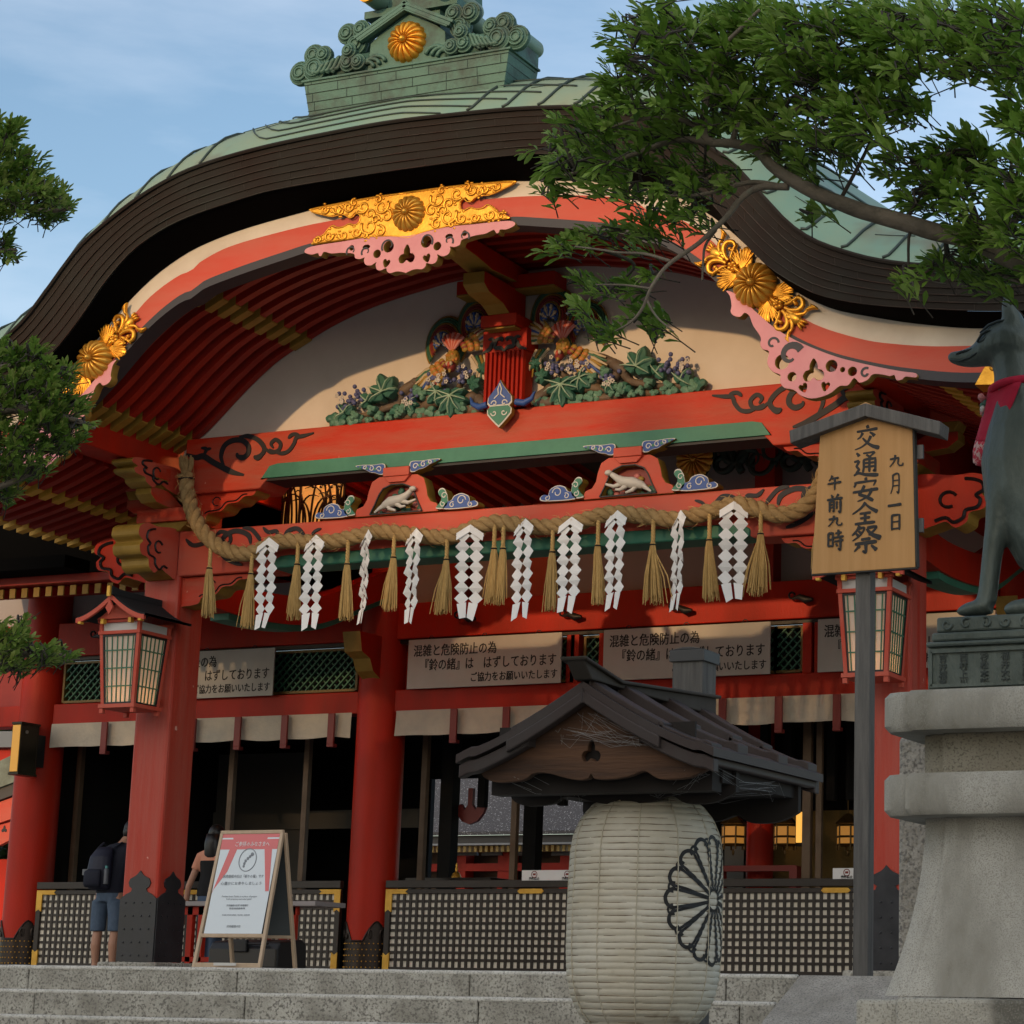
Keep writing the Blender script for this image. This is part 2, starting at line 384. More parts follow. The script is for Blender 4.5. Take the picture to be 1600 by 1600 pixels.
def crest(c, r, dep, name, mats, parent, nrm=(0,-1,0), petals=16, rot=0, disc=.17):
    """a chrysanthemum boss: sixteen rounded petals round a button"""
    nrm = Vector(nrm).normalized(); x = Vector((0,0,1)).cross(nrm)*-1; x.normalize(); z = nrm.cross(x)*-1
    if z.z < 0: z = -z
    b = MB(); nt_, nr = petals*8, 13; vs = []; fs = []
    c = Vector(c)
    for i in range(nr+1):
        q = i/nr
        for j in range(nt_):
            t = 2*math.pi*j/nt_+rot; ph = (j % 8)/8; lobe = abs(math.sin(math.pi*ph))
            rim = 1-.10*(1-lobe**.5)
            rr = r*q*rim
            h = dep*(math.sqrt(max(0, 1-(q*.93)**2.4))*.62 + .38*(lobe**.6)*math.sin(math.pi*min(1, q*.95+.08))**.7)
            if i == nr: h = 0
            vs.append(c + x*(rr*math.cos(t)) + z*(rr*math.sin(t)) + nrm*h)
    for i in range(nr):
        for j in range(nt_): fs.append((i*nt_+j, (i+1)*nt_+j, (i+1)*nt_+(j+1)%nt_, i*nt_+(j+1)%nt_))
    for i_ in range(len(vs)):
        q_ = (vs[i_]-c-nrm*((vs[i_]-c).dot(nrm))).length/r
        if q_ < .26: vs[i_] = vs[i_]-nrm*(dep*.30*(1-q_/.26)**.7)
    b.add(vs, fs)
    Mx = Matrix((x, nrm, z)).transposed()
    b.ball(c+nrm*dep*.74, (r*disc, dep*.52, r*disc), 16, 10, Mx)
    return b.build(name, mats, parent, smooth=60)

# ------------------------------------------------------------------ the setting
def structure(o): o['kind'] = 'structure'; return o
GZ = -2.0                                   # the forecourt, ten steps below the platform
b = MB(); b.add([(-900,-900,GZ),(900,-900,GZ),(900,900,GZ),(-900,900,GZ)], [(0,1,2,3)])
structure(b.build('ground', PAVE))
EDGE, TREAD, RISE = -3.0, .42, .2
b = MB(); b.box(-30, 4.35, EDGE+.5, 30, -2.0, 0.0); b.box(4.35, 30, EDGE+.5, 30, -2.0, 0.0)
structure(b.build('pavement', PAVE))
STP = thing('stone_steps', (-2,EDGE,GZ), 'broad grey granite steps leading up to the shrine platform', 'steps'); rs = random.Random(3)
for k in range(10):
    b = MB()
    y0 = EDGE-TREAD*k; z1 = -RISE*k - (0 if k else 0); x = -14+rs.random()*1.5
    while x < 4.4:
        w = rs.uniform(1.9, 2.3); x1 = min(x+w, 4.4)
        j = rs.uniform(-.004, .004)
        b.box(x+.005, x1-.005, y0+j, y0+TREAD+.10 if k else EDGE+.5, z1-RISE-.02, z1+rs.uniform(-.003,.002))
        x = x1
    b.build('step', GRAN, STP, bevel=.012)
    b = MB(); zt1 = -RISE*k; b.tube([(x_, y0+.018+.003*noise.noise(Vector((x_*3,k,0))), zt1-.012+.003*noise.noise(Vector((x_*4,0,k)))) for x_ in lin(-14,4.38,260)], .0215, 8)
    b.build('lit_worn_edge', mat('worn granite edge with sky highlight', (.62,.60,.55), .85, (.42,.40,.35), 5, bump=.3, bscale=60, speck=(60,(.30,.29,.26),.5,.64)), STP, smooth=180)  # pale nosing: real wear plus a sky highlight put into the colour

# ------------------------------------------------------------------ shrine hall
HALL = thing('shrine_hall', (0,0,0), 'vermilion shrine hall with a curved green copper porch roof and carved beams', 'shrine')
def part(b, name, mats, par=None, **k): return b.build(name, mats, par or HALL, **k)
YB, YE = -1.85, -2.35
BW = curve1([(0,7.07),(.9,7.05),(1.24,7.015),(1.88,6.93),(2.39,6.81),(2.75,6.65),(3.07,6.43),(3.38,6.14),(3.78,5.73),(3.98,5.60),(4.21,5.49),(4.49,5.41),(4.88,5.31),(5.45,5.21),(6.4,5.14)])
RT = curve1([(0,6.89),(1.01,6.86),(1.55,6.81),(2.0,6.745),(2.34,6.625),(2.44,6.55),(2.54,6.53),(2.66,6.48),(2.91,6.33),(3.11,6.14),(3.5,5.76),(3.78,5.52),(3.98,5.38),(4.22,5.27),(4.59,5.15),(5.17,5.06),(6.4,4.99)])
RB = curve1([(0,6.72),(1.07,6.67),(1.35,6.625),(2.0,6.50),(2.30,6.42),(2.39,6.355),(2.48,6.34),(2.65,6.26),(2.96,6.04),(3.4,5.62),(3.9,5.24),(4.3,5.06),(4.88,4.90),(5.37,4.82),(6.4,4.76)])
KT = curve1([(0,7.535),(.8,7.51),(1.25,7.485),(1.71,7.44),(2.14,7.37),(2.57,7.23),(3.05,6.98),(3.39,6.74),(3.77,6.31),(3.98,6.08),(4.2,5.92),(4.43,5.81),(4.76,5.69),(5.12,5.61),(5.8,5.54),(6.6,5.52)])
KB = curve1([(0,7.135),(.8,7.13),(1.29,7.115),(1.86,7.04),(2.36,6.94),(2.83,6.74),(3.18,6.43),(3.44,6.10),(3.71,5.81),(3.94,5.64),(4.17,5.51),(4.57,5.39),(5.07,5.30),(5.77,5.21),(6.6,5.17)])
TY = curve1([(0,6.885),(.6,6.87),(1.19,6.79),(1.67,6.695),(2.13,6.55),(2.49,6.39),(2.81,6.23),(3.11,6.01),(3.72,5.49),(3.95,5.36),(4.4,5.15),(5.2,4.95),(6.4,4.80)])
def strip(b, top, bot, xs, y0, y1):
    """a board between two curves"""
    vs = []; fs = []; n = len(xs)
    for x in xs:
        zt, zb = top(x), bot(x); vs += [(x,y0,zb),(x,y0,zt),(x,y1,zt),(x,y1,zb)]
    for i in range(n-1):
        a, c = 4*i, 4*(i+1)
        for q in range(4): fs.append((a+q, a+(q+1)%4, c+(q+1)%4, c+q))
    fs.append((0,3,2,1)); fs.append((4*n-4,4*n-3,4*n-2,4*n-1))
    b.add(vs, fs); return b
def lin(a, b_, n): return [a+(b_-a)*i/(n-1) for i in range(n)]
XS = lin(-6.2, 6.2, 181)
# roof sheet: rolls over at the gable edge, then runs back to the main roof
def nose(y):
    t = y-YE
    return .62*(1-math.exp(-t/.36)) + max(0, t-1.6)*.10
ys = [YE+.0]+[YE+.03*i for i in range(1,8)]+[YE+.25+.12*i for i in range(1,12)]+[-.2,.6,1.6,2.8,4.2,5.5,7,8.5]
b = MB(); xr = lin(-6.5,6.5,121); n = len(xr)
for y in ys:
    b.v += [(x, y, KT(x)+.012+nose(y)) for x in xr]
for i in range(len(ys)-1):
    for j in range(n-1): b.f.append([i*n+j,i*n+j+1,(i+1)*n+j+1,(i+1)*n+j]); b.m.append(0)
roof = part(b, 'roof', PATINA, smooth=180)
# standing seams of the copper sheets
b = MB()
def roofpt(x, y, up=.014): return (x, y, KT(x)+.012+nose(y)+up)
for i in range(-17, 18):
    x0 = i*.36+.1
    if abs(x0) > 6.3 or -1.9 < x0 < .75: continue
    sx = 1.0 if x0 > 0 else .30
    pth = []
    for t in lin(0, 1, 14):
        y = YE+.005+t*t*3.2
        pth.append(roofpt(x0+sx*t*(1-t*.4)*.6, y))
    b.tube(pth, .013, 5)
for k, yy in enumerate((.05,.11,.18,.26,.36,.5)):
    a = 1.75-.10*k
    b.tube([roofpt(x, max(YE+.004, YE+yy+max(0,-x-a+.45)**2*1.6-max(0,x-.1)*.10)) for x in lin(-a-.35+.05*k, .55+.32*k, 26)], .008, 4)
# short cross joints of the sheets
rj = random.Random(5)
for i in range(90):
    x = rj.uniform(-5.8, 5.8); y = YE+rj.uniform(.05, 1.2)
    b.tube([roofpt(x, y, .004), roofpt(x+.16, y+.03, .004), roofpt(x+.33, y+.06, .004)], .0042, 4)
part(b, 'roof_seam', SEAM, roof, smooth=180)
# thick layered edge of the roof, five courses of dark copper sheets
b = MB(); rj = random.Random(11); NC = 6
def edgept(x, s, out=0):
    z = KB(x)+(KT(x)-KB(x))*s
    return (x, -2.19+(YE+2.19)*s-out, z)
for c in range(NC):
    s0, s1 = c/NC, (c+1)/NC; x = -6.5+rj.random()*.4
    while x < 6.5:
        x1 = min(x+rj.uniform(.42,.52), 6.5); o = rj.uniform(.002,.006); tl = rj.uniform(-.002,.002)
        cols = lin(x+.0015, x1-.0015, 5); vs = []
        for j, q in enumerate(cols):
            oo = o+tl*(j-2)/2
            vs += [edgept(q, s0+.004, oo+.012), edgept(q, s1-.003, oo)]
        b.mi(0).add(vs, [(2*j, 2*j+2, 2*j+3, 2*j+1) for j in range(4)])
        b.mi(1).tube([edgept(x, s0+.01, o+.012), edgept(x, s1-.01, o+.002)], .0016, 4)
        x = x1
    b.mi(1).tube([edgept(q, s0+.004, .013) for q in lin(-6.5,6.5,121)], .0042, 5)
b.mi(0); 
vs = []
for q in lin(-6.5,6.5,121): vs += [edgept(q,0,-.01), edgept(q,1,-.01)]
b.add(vs, [(2*j,2*j+2,2*j+3,2*j+1) for j in range(120)])
b.tube([edgept(q, 1.0, .012) for q in lin(-6.5,6.5,121)], .02, 6)
part(b, 'roof_edge', [COPPER, COPLIP], smooth=50)
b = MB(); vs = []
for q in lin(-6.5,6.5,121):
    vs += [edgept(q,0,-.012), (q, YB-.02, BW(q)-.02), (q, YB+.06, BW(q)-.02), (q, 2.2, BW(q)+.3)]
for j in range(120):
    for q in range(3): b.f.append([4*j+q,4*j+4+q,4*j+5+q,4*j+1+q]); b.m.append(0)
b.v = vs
part(b, 'roof_soffit', EAVEBLK, smooth=180)
# bargeboard: cream upper band, red lower band, charcoal edge
barge = part(strip(MB(), BW, lambda x: RB(x)-.02, XS, YB, YB+.16), 'bargeboard', WHITEB, smooth=40)
part(strip(MB(), RT, lambda x: RB(x)-.01, XS, YB-.025, YB+.01), 'red_band', PINKR, barge, smooth=40)
part(strip(MB(), lambda x: RB(x)-.004, lambda x: RB(x)-.085, XS, YB-.035, YB+.17), 'lower_edging', CHAR, barge, smooth=40)

# curved rafters under the gable, each following the curve
XR = lin(-4.02, 4.02, 97)
for k in range(9):
    y = -1.58+.205*k
    dz = .05 if k < 1 else 0
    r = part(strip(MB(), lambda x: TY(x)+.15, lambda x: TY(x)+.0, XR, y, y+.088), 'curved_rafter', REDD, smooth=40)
    g = MB()
    for s in (-1, 1):
        for (xa, xb) in ((3.78, 4.03), (2.42, 2.62)):
            xs_ = lin(min(s*xa, s*xb), max(s*xa, s*xb), 6)
            strip(g, lambda x: TY(x)+.155, lambda x: TY(x)-.012, xs_, y-.008, y+.096)
    part(g, 'gilt_band', OCHRE, r)
b = MB(); vs = []
for q in lin(-6.2,6.2,121): vs += [(q, YB+.16, TY(q)+.152), (q, .6, TY(q)+.152)]
b.add(vs, [(2*j,2*j+1,2*j+3,2*j+2) for j in range(120)])
part(b, 'gable_ceiling', mat('ceiling board paint', (.30,.24,.23), .7), smooth=180)
# outer rafters beyond the purlins
for s in (-1, 1):
    for k in range(17):
        y = -1.62+.205*k; xs_ = lin(4.36, 5.95, 12); xs_ = xs_ if s > 0 else [-q for q in xs_[::-1]]
        zz = lambda x: TY(x)-.10-.10*(abs(x)-4.36)
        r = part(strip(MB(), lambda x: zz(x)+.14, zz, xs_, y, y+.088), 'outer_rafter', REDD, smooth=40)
        g = MB()
        for (xa, xb) in ((5.80, 5.962), (5.0, 5.16)):
            q = lin(min(s*xa,s*xb), max(s*xa,s*xb), 4)
            strip(g, lambda x: zz(x)+.146, lambda x: zz(x)-.008, q, y-.007, y+.095)
        part(g, 'gilt_band', GOLDP, r)
    b = MB(); q = lin(s*4.3, s*6.1, 14); vs = []
    for x in q: vs += [(x, YB+.17, zz(x)+.15), (x, 4.2, zz(x)+.15)]
    b.add(vs, [(2*j,2*j+1,2*j+3,2*j+2) for j in range(13)])
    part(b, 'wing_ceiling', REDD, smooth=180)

# tympanum and the two carved cross beams of the porch
b = MB(); poly = [(x, TY(x)+.14) for x in lin(-3.95,3.95,80)] + [(3.95,5.3),(-3.95,5.3)]
b.prism(poly, .17, .24); part(b, 'tympanum_wall', CREAM)
def ub_bottom(x):
    a = abs(x)
    return 4.955 if a < 2.72 else (4.955-.115*(1-math.cos(min(1,(a-2.72)/.12)*math.pi/2)) )
b = MB(); strip(b, lambda x: 5.43, ub_bottom, lin(-3.80,3.80,153), 0.0, .42)
ubeam = part(b, 'upper_cross_beam', REDH, smooth=30, bevel=.012)
def brushpath(pts, w, y, b, px=None, closed=False, n=7, taper=True):
    """a painted scroll line through photograph points lying on the plane y"""
    P = [Vector((*px(p), 0)) if px else Vector((p[0],p[1],0)) for p in pts]
    C = cat(P, n); k = len(C)
    ws = [w*(.35+.65*min(1, min(i, k-1-i)/(k*.16+1)))*(1.0) if taper else w for i in range(k)]
    b.ribbon([(c.x,c.y) for c in C], ws, y, .012)
def z3(p): return xz(250+p[0]/3.2, 650+p[1]/3.2, -.01)
US = [([(130,190),(180,207),(215,200),(260,228),(310,255),(360,280),(418,294)],.062),
      ([(322,258),(304,205),(320,150),(362,122),(410,122),(440,150),(440,185),(415,207),(388,200),(384,184)],.055),
      ([(395,105),(440,100),(490,120),(520,160),(508,192),(478,202)],.05),
      ([(515,150),(550,180),(590,172),(602,140),(578,118),(555,138),(566,160)],.042),
      ([(545,165),(600,186),(640,176),(668,140),(682,108),(720,98),(768,84)],.042),
      ([(640,112),(662,92),(695,92)],.04), ([(215,200),(232,165),(205,160)],.035), ([(228,170),(255,160)],.03), ([(470,200),(490,210),(515,185)],.05)]
LS = [([(128,615),(160,645),(205,640),(230,625)],.045),([(275,600),(305,578),(345,592),(350,625),(325,648)],.042),([(310,645),(322,600),(380,574),(440,595),(452,640)],.052),
      ([(412,560),(455,566),(490,605),(500,625)],.042),([(515,556),(540,580),(580,575),(585,600)],.04),([(618,610),(640,575),(685,562),(712,590),(708,605)],.045),([(758,596),(775,575),(805,562)],.03),([(300,690),(350,725),(410,745)],.045)]
for nm, SS, par in (('painted_scroll', US, ubeam),):
    for s in (1, -1):
        b = MB(); d = 0
        for pts, w in SS:
            f = (lambda p: z3(p)) if s > 0 else (lambda p: (-z3(p)[0], z3(p)[1]))
            brushpath(pts, w, -.010-.0006*d, b, f); d += 1
        part(b, nm, SCRL, par)
g = MB(); xs_ = lin(-2.83,2.83,60)
def gtop(x): return 5.085-(.05 if abs(x)>2.80 else .0)-.10*max(0,(abs(x)-2.66)/.17)**2
strip(g, gtop, lambda x: 4.942, xs_, -.012, .40); part(g, 'green_underside', GREEN, ubeam, smooth=30, bevel=.02)
g = MB(); strip(g, lambda x: 4.94, lambda x: 4.915, lin(-2.78,2.78,3), .01, .36); part(g, 'black_edging', BLACK, ubeam)
b = MB(); strip(b, lambda x: 4.45, lambda x: 4.10-(.12*(min(1,max(0,abs(x)-2.5)/.15))), lin(-3.82,3.82,153), 0.0, .36)
lbeam = part(b, 'lower_cross_beam', PINKR, smooth=30, bevel=.012)
for s in (1, -1):
    b = MB(); d = 0
    for pts, w in LS:
        f = (lambda p: z3(p)) if s > 0 else (lambda p: (-z3(p)[0], z3(p)[1]))
        brushpath(pts, w, -.010-.0006*d, b, f); d += 1
    part(b, 'painted_scroll', SCRL, lbeam)
g = MB(); strip(g, lambda x: 4.125-.06*max(0,(abs(x)-2.5)/.14)**2, lambda x: 3.995, lin(-2.64,2.64,50), -.010, .34); part(g, 'green_underside', GREEN, lbeam, smooth=30, bevel=.015)

# king post in the gable, fluted, with its painted pendant and the bracket above
b = MB(); fl = []
for i in range(9):
    x = -.225+.05*i; fl += [(x-.006, .030), (x+.006, .030), (x+.012, -.018), (x+.025, -.026), (x+.038, -.018)]
fl.append((.225, .02)); fl = [(-.235,.15)]+fl+[(.235,.15)]
k = len(fl); z0, z1 = 5.43, 6.0
b.add([(x,y-.06,z0) for x,y in fl]+[(x,y-.06,z1) for x,y in fl], [(i,(i+1)%k,k+(i+1)%k,k+i) for i in range(k)])
b.box(-.245,.245,-.075,.16,6.0,6.22)
kp = part(b, 'king_post', RED)
b = MB()
for s in (-1,1):
    brushpath([(0,6.0),(s*.04,6.035),(s*.10,6.045),(s*.13,6.09),(s*.17,6.03),(s*.25,6.0)], .04, -.088-.0005*s, b)
    brushpath([(s*.10,6.05),(s*.09,6.12),(s*.03,6.13),(s*.03,6.10)], .034, -.0895, b); brushpath([(s*.10,6.05),(s*.13,6.13),(s*.18,6.13)], .03, -.0902, b)
part(b, 'painted_scroll', BLACK, kp)
def drop(sc=1):   # pendant of blue and green swirls at the post foot
    h = [(0,5.70),(.035,5.64),(.09,5.575),(.135,5.52),(.14,5.46),(.11,5.43),(.14,5.40),(.135,5.35),(.09,5.30),(.04,5.25),(0,5.215)]
    return h + [(-x,z) for x,z in h[-2:0:-1]]
dp = flat([drop()], -.13, .07, 'pendant_boss', [WHITE, OCHRE], HALL, bev=.006)
flat([[(x*.90, 5.475+(z-5.46)*.90) for x,z in drop() if z >= 5.43]], -.134, .01, 'blue_half', BLUE, dp)
flat([[(x*.90, 5.405+(z-5.40)*.90) for x,z in drop() if z <= 5.43]], -.134, .01, 'green_half', GREEN, dp)
b = MB(); d = 0
for s in (-1,1):
    for cz, up in ((5.46,1),(5.365,-1)):
        pts = [(s*(.055+.035*(1-t)*math.cos(s*0+t*7)), cz+up*.035*(1-t)*math.sin(t*7)+up*.0) for t in lin(0,.85,14)]
        b.ribbon(pts, [.011]*14, -.1385-.0004*d, .004); d += 1
    b.ribbon([(0,5.66-.0),(s*.02,5.60),(s*.012,5.55),(s*.06,5.51)], [.008,.012,.012,.01], -.1385-.0004*d, .004); d += 1
part(b, 'white_swirl', WHITE, dp)
b = MB()
for s in (-1,1):
    b.tube([(s*.16,-.09,5.47),(s*.25,-.09,5.45),(s*.33,-.085,5.49),(s*.36,-.08,5.56)], [.035,.035,.025,.008], 8)
part(b, 'blue_tail', BLUE, dp, smooth=60)
# bracket on the king post: stepped blocks, ochre below, thrust forward
b = MB()
b.mi(0).box(-.20,.20,-.22,.12,6.22,6.34); b.mi(1).box(-.17,.17,-.19,.1,6.20,6.22)
b.mi(0).prismx([(-.72,6.62),(.1,6.62),(.1,6.34),(-.22,6.34),(-.34,6.40),(-.62,6.44),(-.72,6.50)], -.12, .12, 1)
b.mi(0).box(-.55,.55,-.12,.14,6.62,6.76); b.mi(1).box(-.55,.55,-.124,.10,6.60,6.62)
b.mi(0).prismx([(-1.25,6.86),(.1,6.86),(.1,6.70),(-.6,6.66),(-.9,6.70),(-1.15,6.72),(-1.25,6.78)], -.14, .14, 1)
part(b, 'gable_bracket', [RED, OCHRE], bevel=.008)

# carved frieze: vines, leaves, grapes and a phoenix each side of the king post
def leaf_poly(cx, cz, r, lobes, rot, sx=1.0):
    out = []
    n = 60
    st = R_(255)/lobes; pr = []
    for i in range(lobes):
        a = (i-(lobes-1)/2)*st; ln = 1-.38*(abs(a)/R_(128))**1.3
        pr += [(a-st*.5,.60*ln+.02),(a-st*.32,.78*ln),(a-st*.13,.90*ln),(a,.96*ln),(a+st*.13,.90*ln),(a+st*.32,.78*ln)]
    pr += [(R_(128),.48),(R_(150),.42),(R_(168),.30),(R_(180),.12),(R_(192),.30),(R_(210),.42)]
    return [(cx+r*k*math.cos(a+rot), cz+r*k*math.sin(a+rot)*sx) for a,k in pr]
LEAFG = mat('carved leaf green', (.035,.125,.085), .5, (.055,.165,.115), 6); LEAFP = mat('carved pale leaf green', (.12,.25,.17), .5, (.09,.2,.14), 6)
BRANCH = mat('carved branch brown', (.11,.085,.07), .6, (.16,.10,.05), 5)
GRAPE = mat('carved grape violet', (.10,.11,.24), .5); VEIN = mat('carved vein pale green', (.30,.42,.30), .5)
def dome_leaf(b, cx, cz, r, lobes, rot, y, h, sx=1.0):
    P = leaf_poly(cx, cz, r, lobes, rot, sx); n = len(P); vs = [(cx,y-h*.80,cz)]
    for f, q in ((.5,.98),(.90,.80),(1,.55),(.97,0)):
        vs += [(cx+(p[0]-cx)*f, y-h*q, cz+(p[1]-cz)*f) for p in P]
    fs = [(0,1+i,1+(i+1)%n) for i in range(n)]
    for r_ in range(3):
        for i in range(n): fs.append((1+r_*n+i,1+(r_+1)*n+i,1+(r_+1)*n+(i+1)%n,1+r_*n+(i+1)%n))
    b.add(vs, fs)
def frieze(s):
    Y = .165
    f = MB()      # body of the frieze: gnarled branches
    br = [[(-.28,5.50),(-.42,5.62),(-.52,5.58),(-.60,5.72),(-.48,5.83)],[(-.55,5.55),(-.85,5.60),(-1.05,5.56),(-1.2,5.75),(-1.30,5.62),(-1.6,5.55),(-2.0,5.50)],[(-.9,5.6),(-1.05,5.82),(-1.2,5.80)],[(-.3,5.48),(-.8,5.47),(-1.4,5.48),(-2.1,5.46)],[(-1.25,5.72),(-1.0,5.88),(-.8,5.9)]]
    for p in br:
        pts = [(s*q.x, Y-.07-.02*math.sin(i), q.y) for i, q in enumerate(cat([Vector((a,c,0)) for a,c in p], 6))]
        f.tube(pts, [.065*(1-.6*i/len(pts)) for i in range(len(pts))], 8)
    fr = f.build('vine_carving', BRANCH, HALL, smooth=60)
    l = MB(); rr = random.Random(4)
    for (x,z,r,lo,ro,h) in ((-.62,5.62,.25,7,-1.6,.15),(-.80,5.68,.17,5,-2.4,.12),(-1.42,5.73,.23,5,1.9,.13),(-1.62,5.66,.13,3,2.4,.10),(-1.88,5.56,.15,3,2.2,.1),(-2.03,5.51,.11,3,2.9,.07),(-.40,5.72,.12,5,.5,.12),(-1.12,5.60,.12,5,-1.2,.1),(-.30,5.86,.10,5,1.2,.1),(-1.3,5.55,.10,3,-.8,.1)):
        dome_leaf(l, s*x, z, r, lo, ro if s > 0 else math.pi-ro, Y-.06-rr.random()*.02, h)
    l.build('leaf', LEAFG, fr, smooth=28)
    l = MB()
    for i in range(16):
        x = -.30-i*.115+rr.uniform(-.04,.04); dome_leaf(l, s*x, 5.47+rr.uniform(0,.035)*(1 if i<13 else .3), rr.uniform(.06,.115), 3, rr.uniform(0,6), Y-.07-rr.random()*.03, .07)
    for (x,z) in ((-.95,5.66),(-1.22,5.53),(-1.55,5.55),(-.52,5.5),(-1.75,5.5),(-1.05,5.72)): dome_leaf(l, s*x, z, .085, 3, rr.uniform(0,6), Y-.10, .09)
    l.build('pale_leaf', LEAFP, fr, smooth=28)
    v = MB()
    for (x,z,r,ro,n) in ((-.62,5.62,.24,-1.6,7),(-1.42,5.73,.22,1.9,5),(-.80,5.68,.16,-2.4,5),(-1.62,5.66,.13,2.4,3),(-1.88,5.56,.15,2.2,3),(-1.12,5.60,.12,-1.2,5)):
        for j in range(n):
            a = (ro if s>0 else math.pi-ro)+(j-(n-1)/2)*R_(255)/n
            hh = .05+r*.52; v.tube([(s*x, Y-.075-hh*.80, z),(s*x+r*.5*math.cos(a), Y-.075-hh*.98, z+r*.5*math.sin(a)),(s*x+r*.78*math.cos(a), Y-.07-hh*.84, z+r*.78*math.sin(a))],[.008,.007,.003],5)
    v.build('leaf_vein', VEIN, fr)
    g = MB()
    for (x,z) in ((-1.12,5.63),(-1.92,5.70),(-.86,5.78),(-.72,5.83),(-.52,5.84),(-1.75,5.72)):
        g = MB()
        for i in range(15): g.ball((s*(x+rr.gauss(0,.04)), Y-.12-rr.random()*.05, z+rr.gauss(0,.05)), .024, 8, 5)
        g.build('grape_cluster', GRAPE, fr, smooth=180)
    w = MB()
    for (x,z) in ((-1.12,5.63),(-1.92,5.70),(-.86,5.78),(-.72,5.83),(-.52,5.84)):
        for i in range(4):
            cx, cz = s*(x+rr.gauss(0,.035)), z+rr.gauss(0,.04)
            for k in range(5): w.ball((cx+.016*math.cos(k*1.257), Y-.185, cz+.016*math.sin(k*1.257)), (.011,.008,.011), 6, 4)
    w.build('white_flower', mat('carved petal white', (.6,.55,.5), .5), fr, smooth=180)
    # the phoenix: two round sweeps of tail, spread wings, bowed red crested head
    t = MB()
    cols = [OCHRE, BLUE, mat('phoenix green', (.04,.14,.08), .5), MAROON, ORANGE, mat('phoenix cream', (.5,.40,.26), .5)]
    for (cx, cz, r) in ((-.79,6.20,.235),(-.42,6.36,.255)):
        for k in range(9):
            q = r*(1-.095*k); t.mi((0,2,2,0,3,3,0,1,5)[k])
            pts = [(s*(cx+q*math.cos(a)), Y-.03-.013*k, cz+q*1.25*math.sin(a)) for a in lin(-.75,math.pi+.65,24)]
            t.tube(pts, .0155 if k not in (0,3,6) else .010, 6)
        for k in range(9):
            a = -.3+k*.46; t.mi(5 if k%2 else 1); t.tube([(s*(cx+.02*math.cos(a)),Y-.13,cz-.03+.02*math.sin(a)),(s*(cx+r*.36*math.cos(a)),Y-.15,cz+r*.42*math.sin(a))],[.010,.014],5)
    ph = t.build('phoenix_carving', cols, HALL, smooth=60)
    for (bx,bz,ang0,ang1,ln) in ((-.66,6.02,3.50,4.30,.50),(-.57,6.07,.05,.85,.44)):
        t = MB()
        for k in range(12):
            a = ang0+(ang1-ang0)*k/11; l_ = ln*(.72+.28*math.sin((k+2)/13*math.pi)); t.mi((5,2,5,0,5,1,5,0,5,3,5,0)[k])
            p0 = (bx+.09*math.cos(a), bz+.09*math.sin(a)); p1 = (bx+l_*math.cos(a), bz+l_*math.sin(a))
            t.tube([(s*p0[0], Y-.13, p0[1]),(s*(p0[0]*.4+p1[0]*.6), Y-.155, p0[1]*.4+p1[1]*.6),(s*p1[0], Y-.12, p1[1])], [.014,.020,.009], 6)
        for rw, (d_, n_) in enumerate(((.22,7),(.15,6),(.09,4))):
            for k in range(n_):
                a = ang0+(ang1-ang0)*(k+.3)/(n_-.4); t.mi((4,0,3)[rw] if k%2 else (0,4,0)[rw]); t.ball((s*(bx+d_*math.cos(a)), Y-.165-.012*rw, bz+d_*math.sin(a)), (.036,.018,.030), 8, 5)
        t.build('wing', cols, ph, smooth=60)
    t = MB()
    for k in range(4): t.mi((5,2,0,5)[k]); t.tube([(s*(-.43+.045*k),Y-.12,6.02),(s*(-.34+.03*k),Y-.14,5.9),(s*(-.38+.06*k),Y-.13,5.74)],[.016,.018,.006],6)
    t.build('streaming_feather', cols, ph, smooth=60)
    t = MB(); t.mi(3).ball((s*-.62,Y-.18,6.0),(.075,.06,.10),14,9)
    for k in range(14):
        t.mi(4 if k%2 else 3); a = k*2.4; q = .062*math.sqrt(k/14); t.ball((s*-.62+q*math.cos(a),Y-.235+q*.4,6.0+q*1.4*math.sin(a)),(.02,.014,.018),7,5)
    t.mi(0).ball((s*-.605,Y-.225,5.905),(.048,.05,.058),12,8); t.mi(2).ball((s*-.625,Y-.268,5.925),(.022,.018,.024),8,6); t.mi(2).ball((s*-.588,Y-.268,5.925),(.022,.018,.024),8,6); t.mi(1).ball((s*-.606,Y-.275,5.915),(.020,.014,.028),8,6); t.mi(3).tube([(s*-.605,Y-.25,5.865),(s*-.60,Y-.27,5.83)],[.02,.004],6)
    for k in range(9):
        a = .75+.205*k; t.mi(1 if k%2 else 5); t.tube([(s*-.62,Y-.2,6.06),(s*(-.62+.10*math.cos(a)),Y-.205,6.08+.11*math.sin(a)),(s*(-.62+.165*math.cos(a)),Y-.19,6.09+.175*math.sin(a))],[.012,.020,.016],6)
    t.build('body', [MAROON, mat('phoenix red', (.45,.06,.03), .5), mat('phoenix cream', (.5,.4,.26), .5), OCHRE, ORANGE, mat('phoenix pink', (.55,.20,.17), .5)], ph, smooth=60)
frieze(1); frieze(-1)

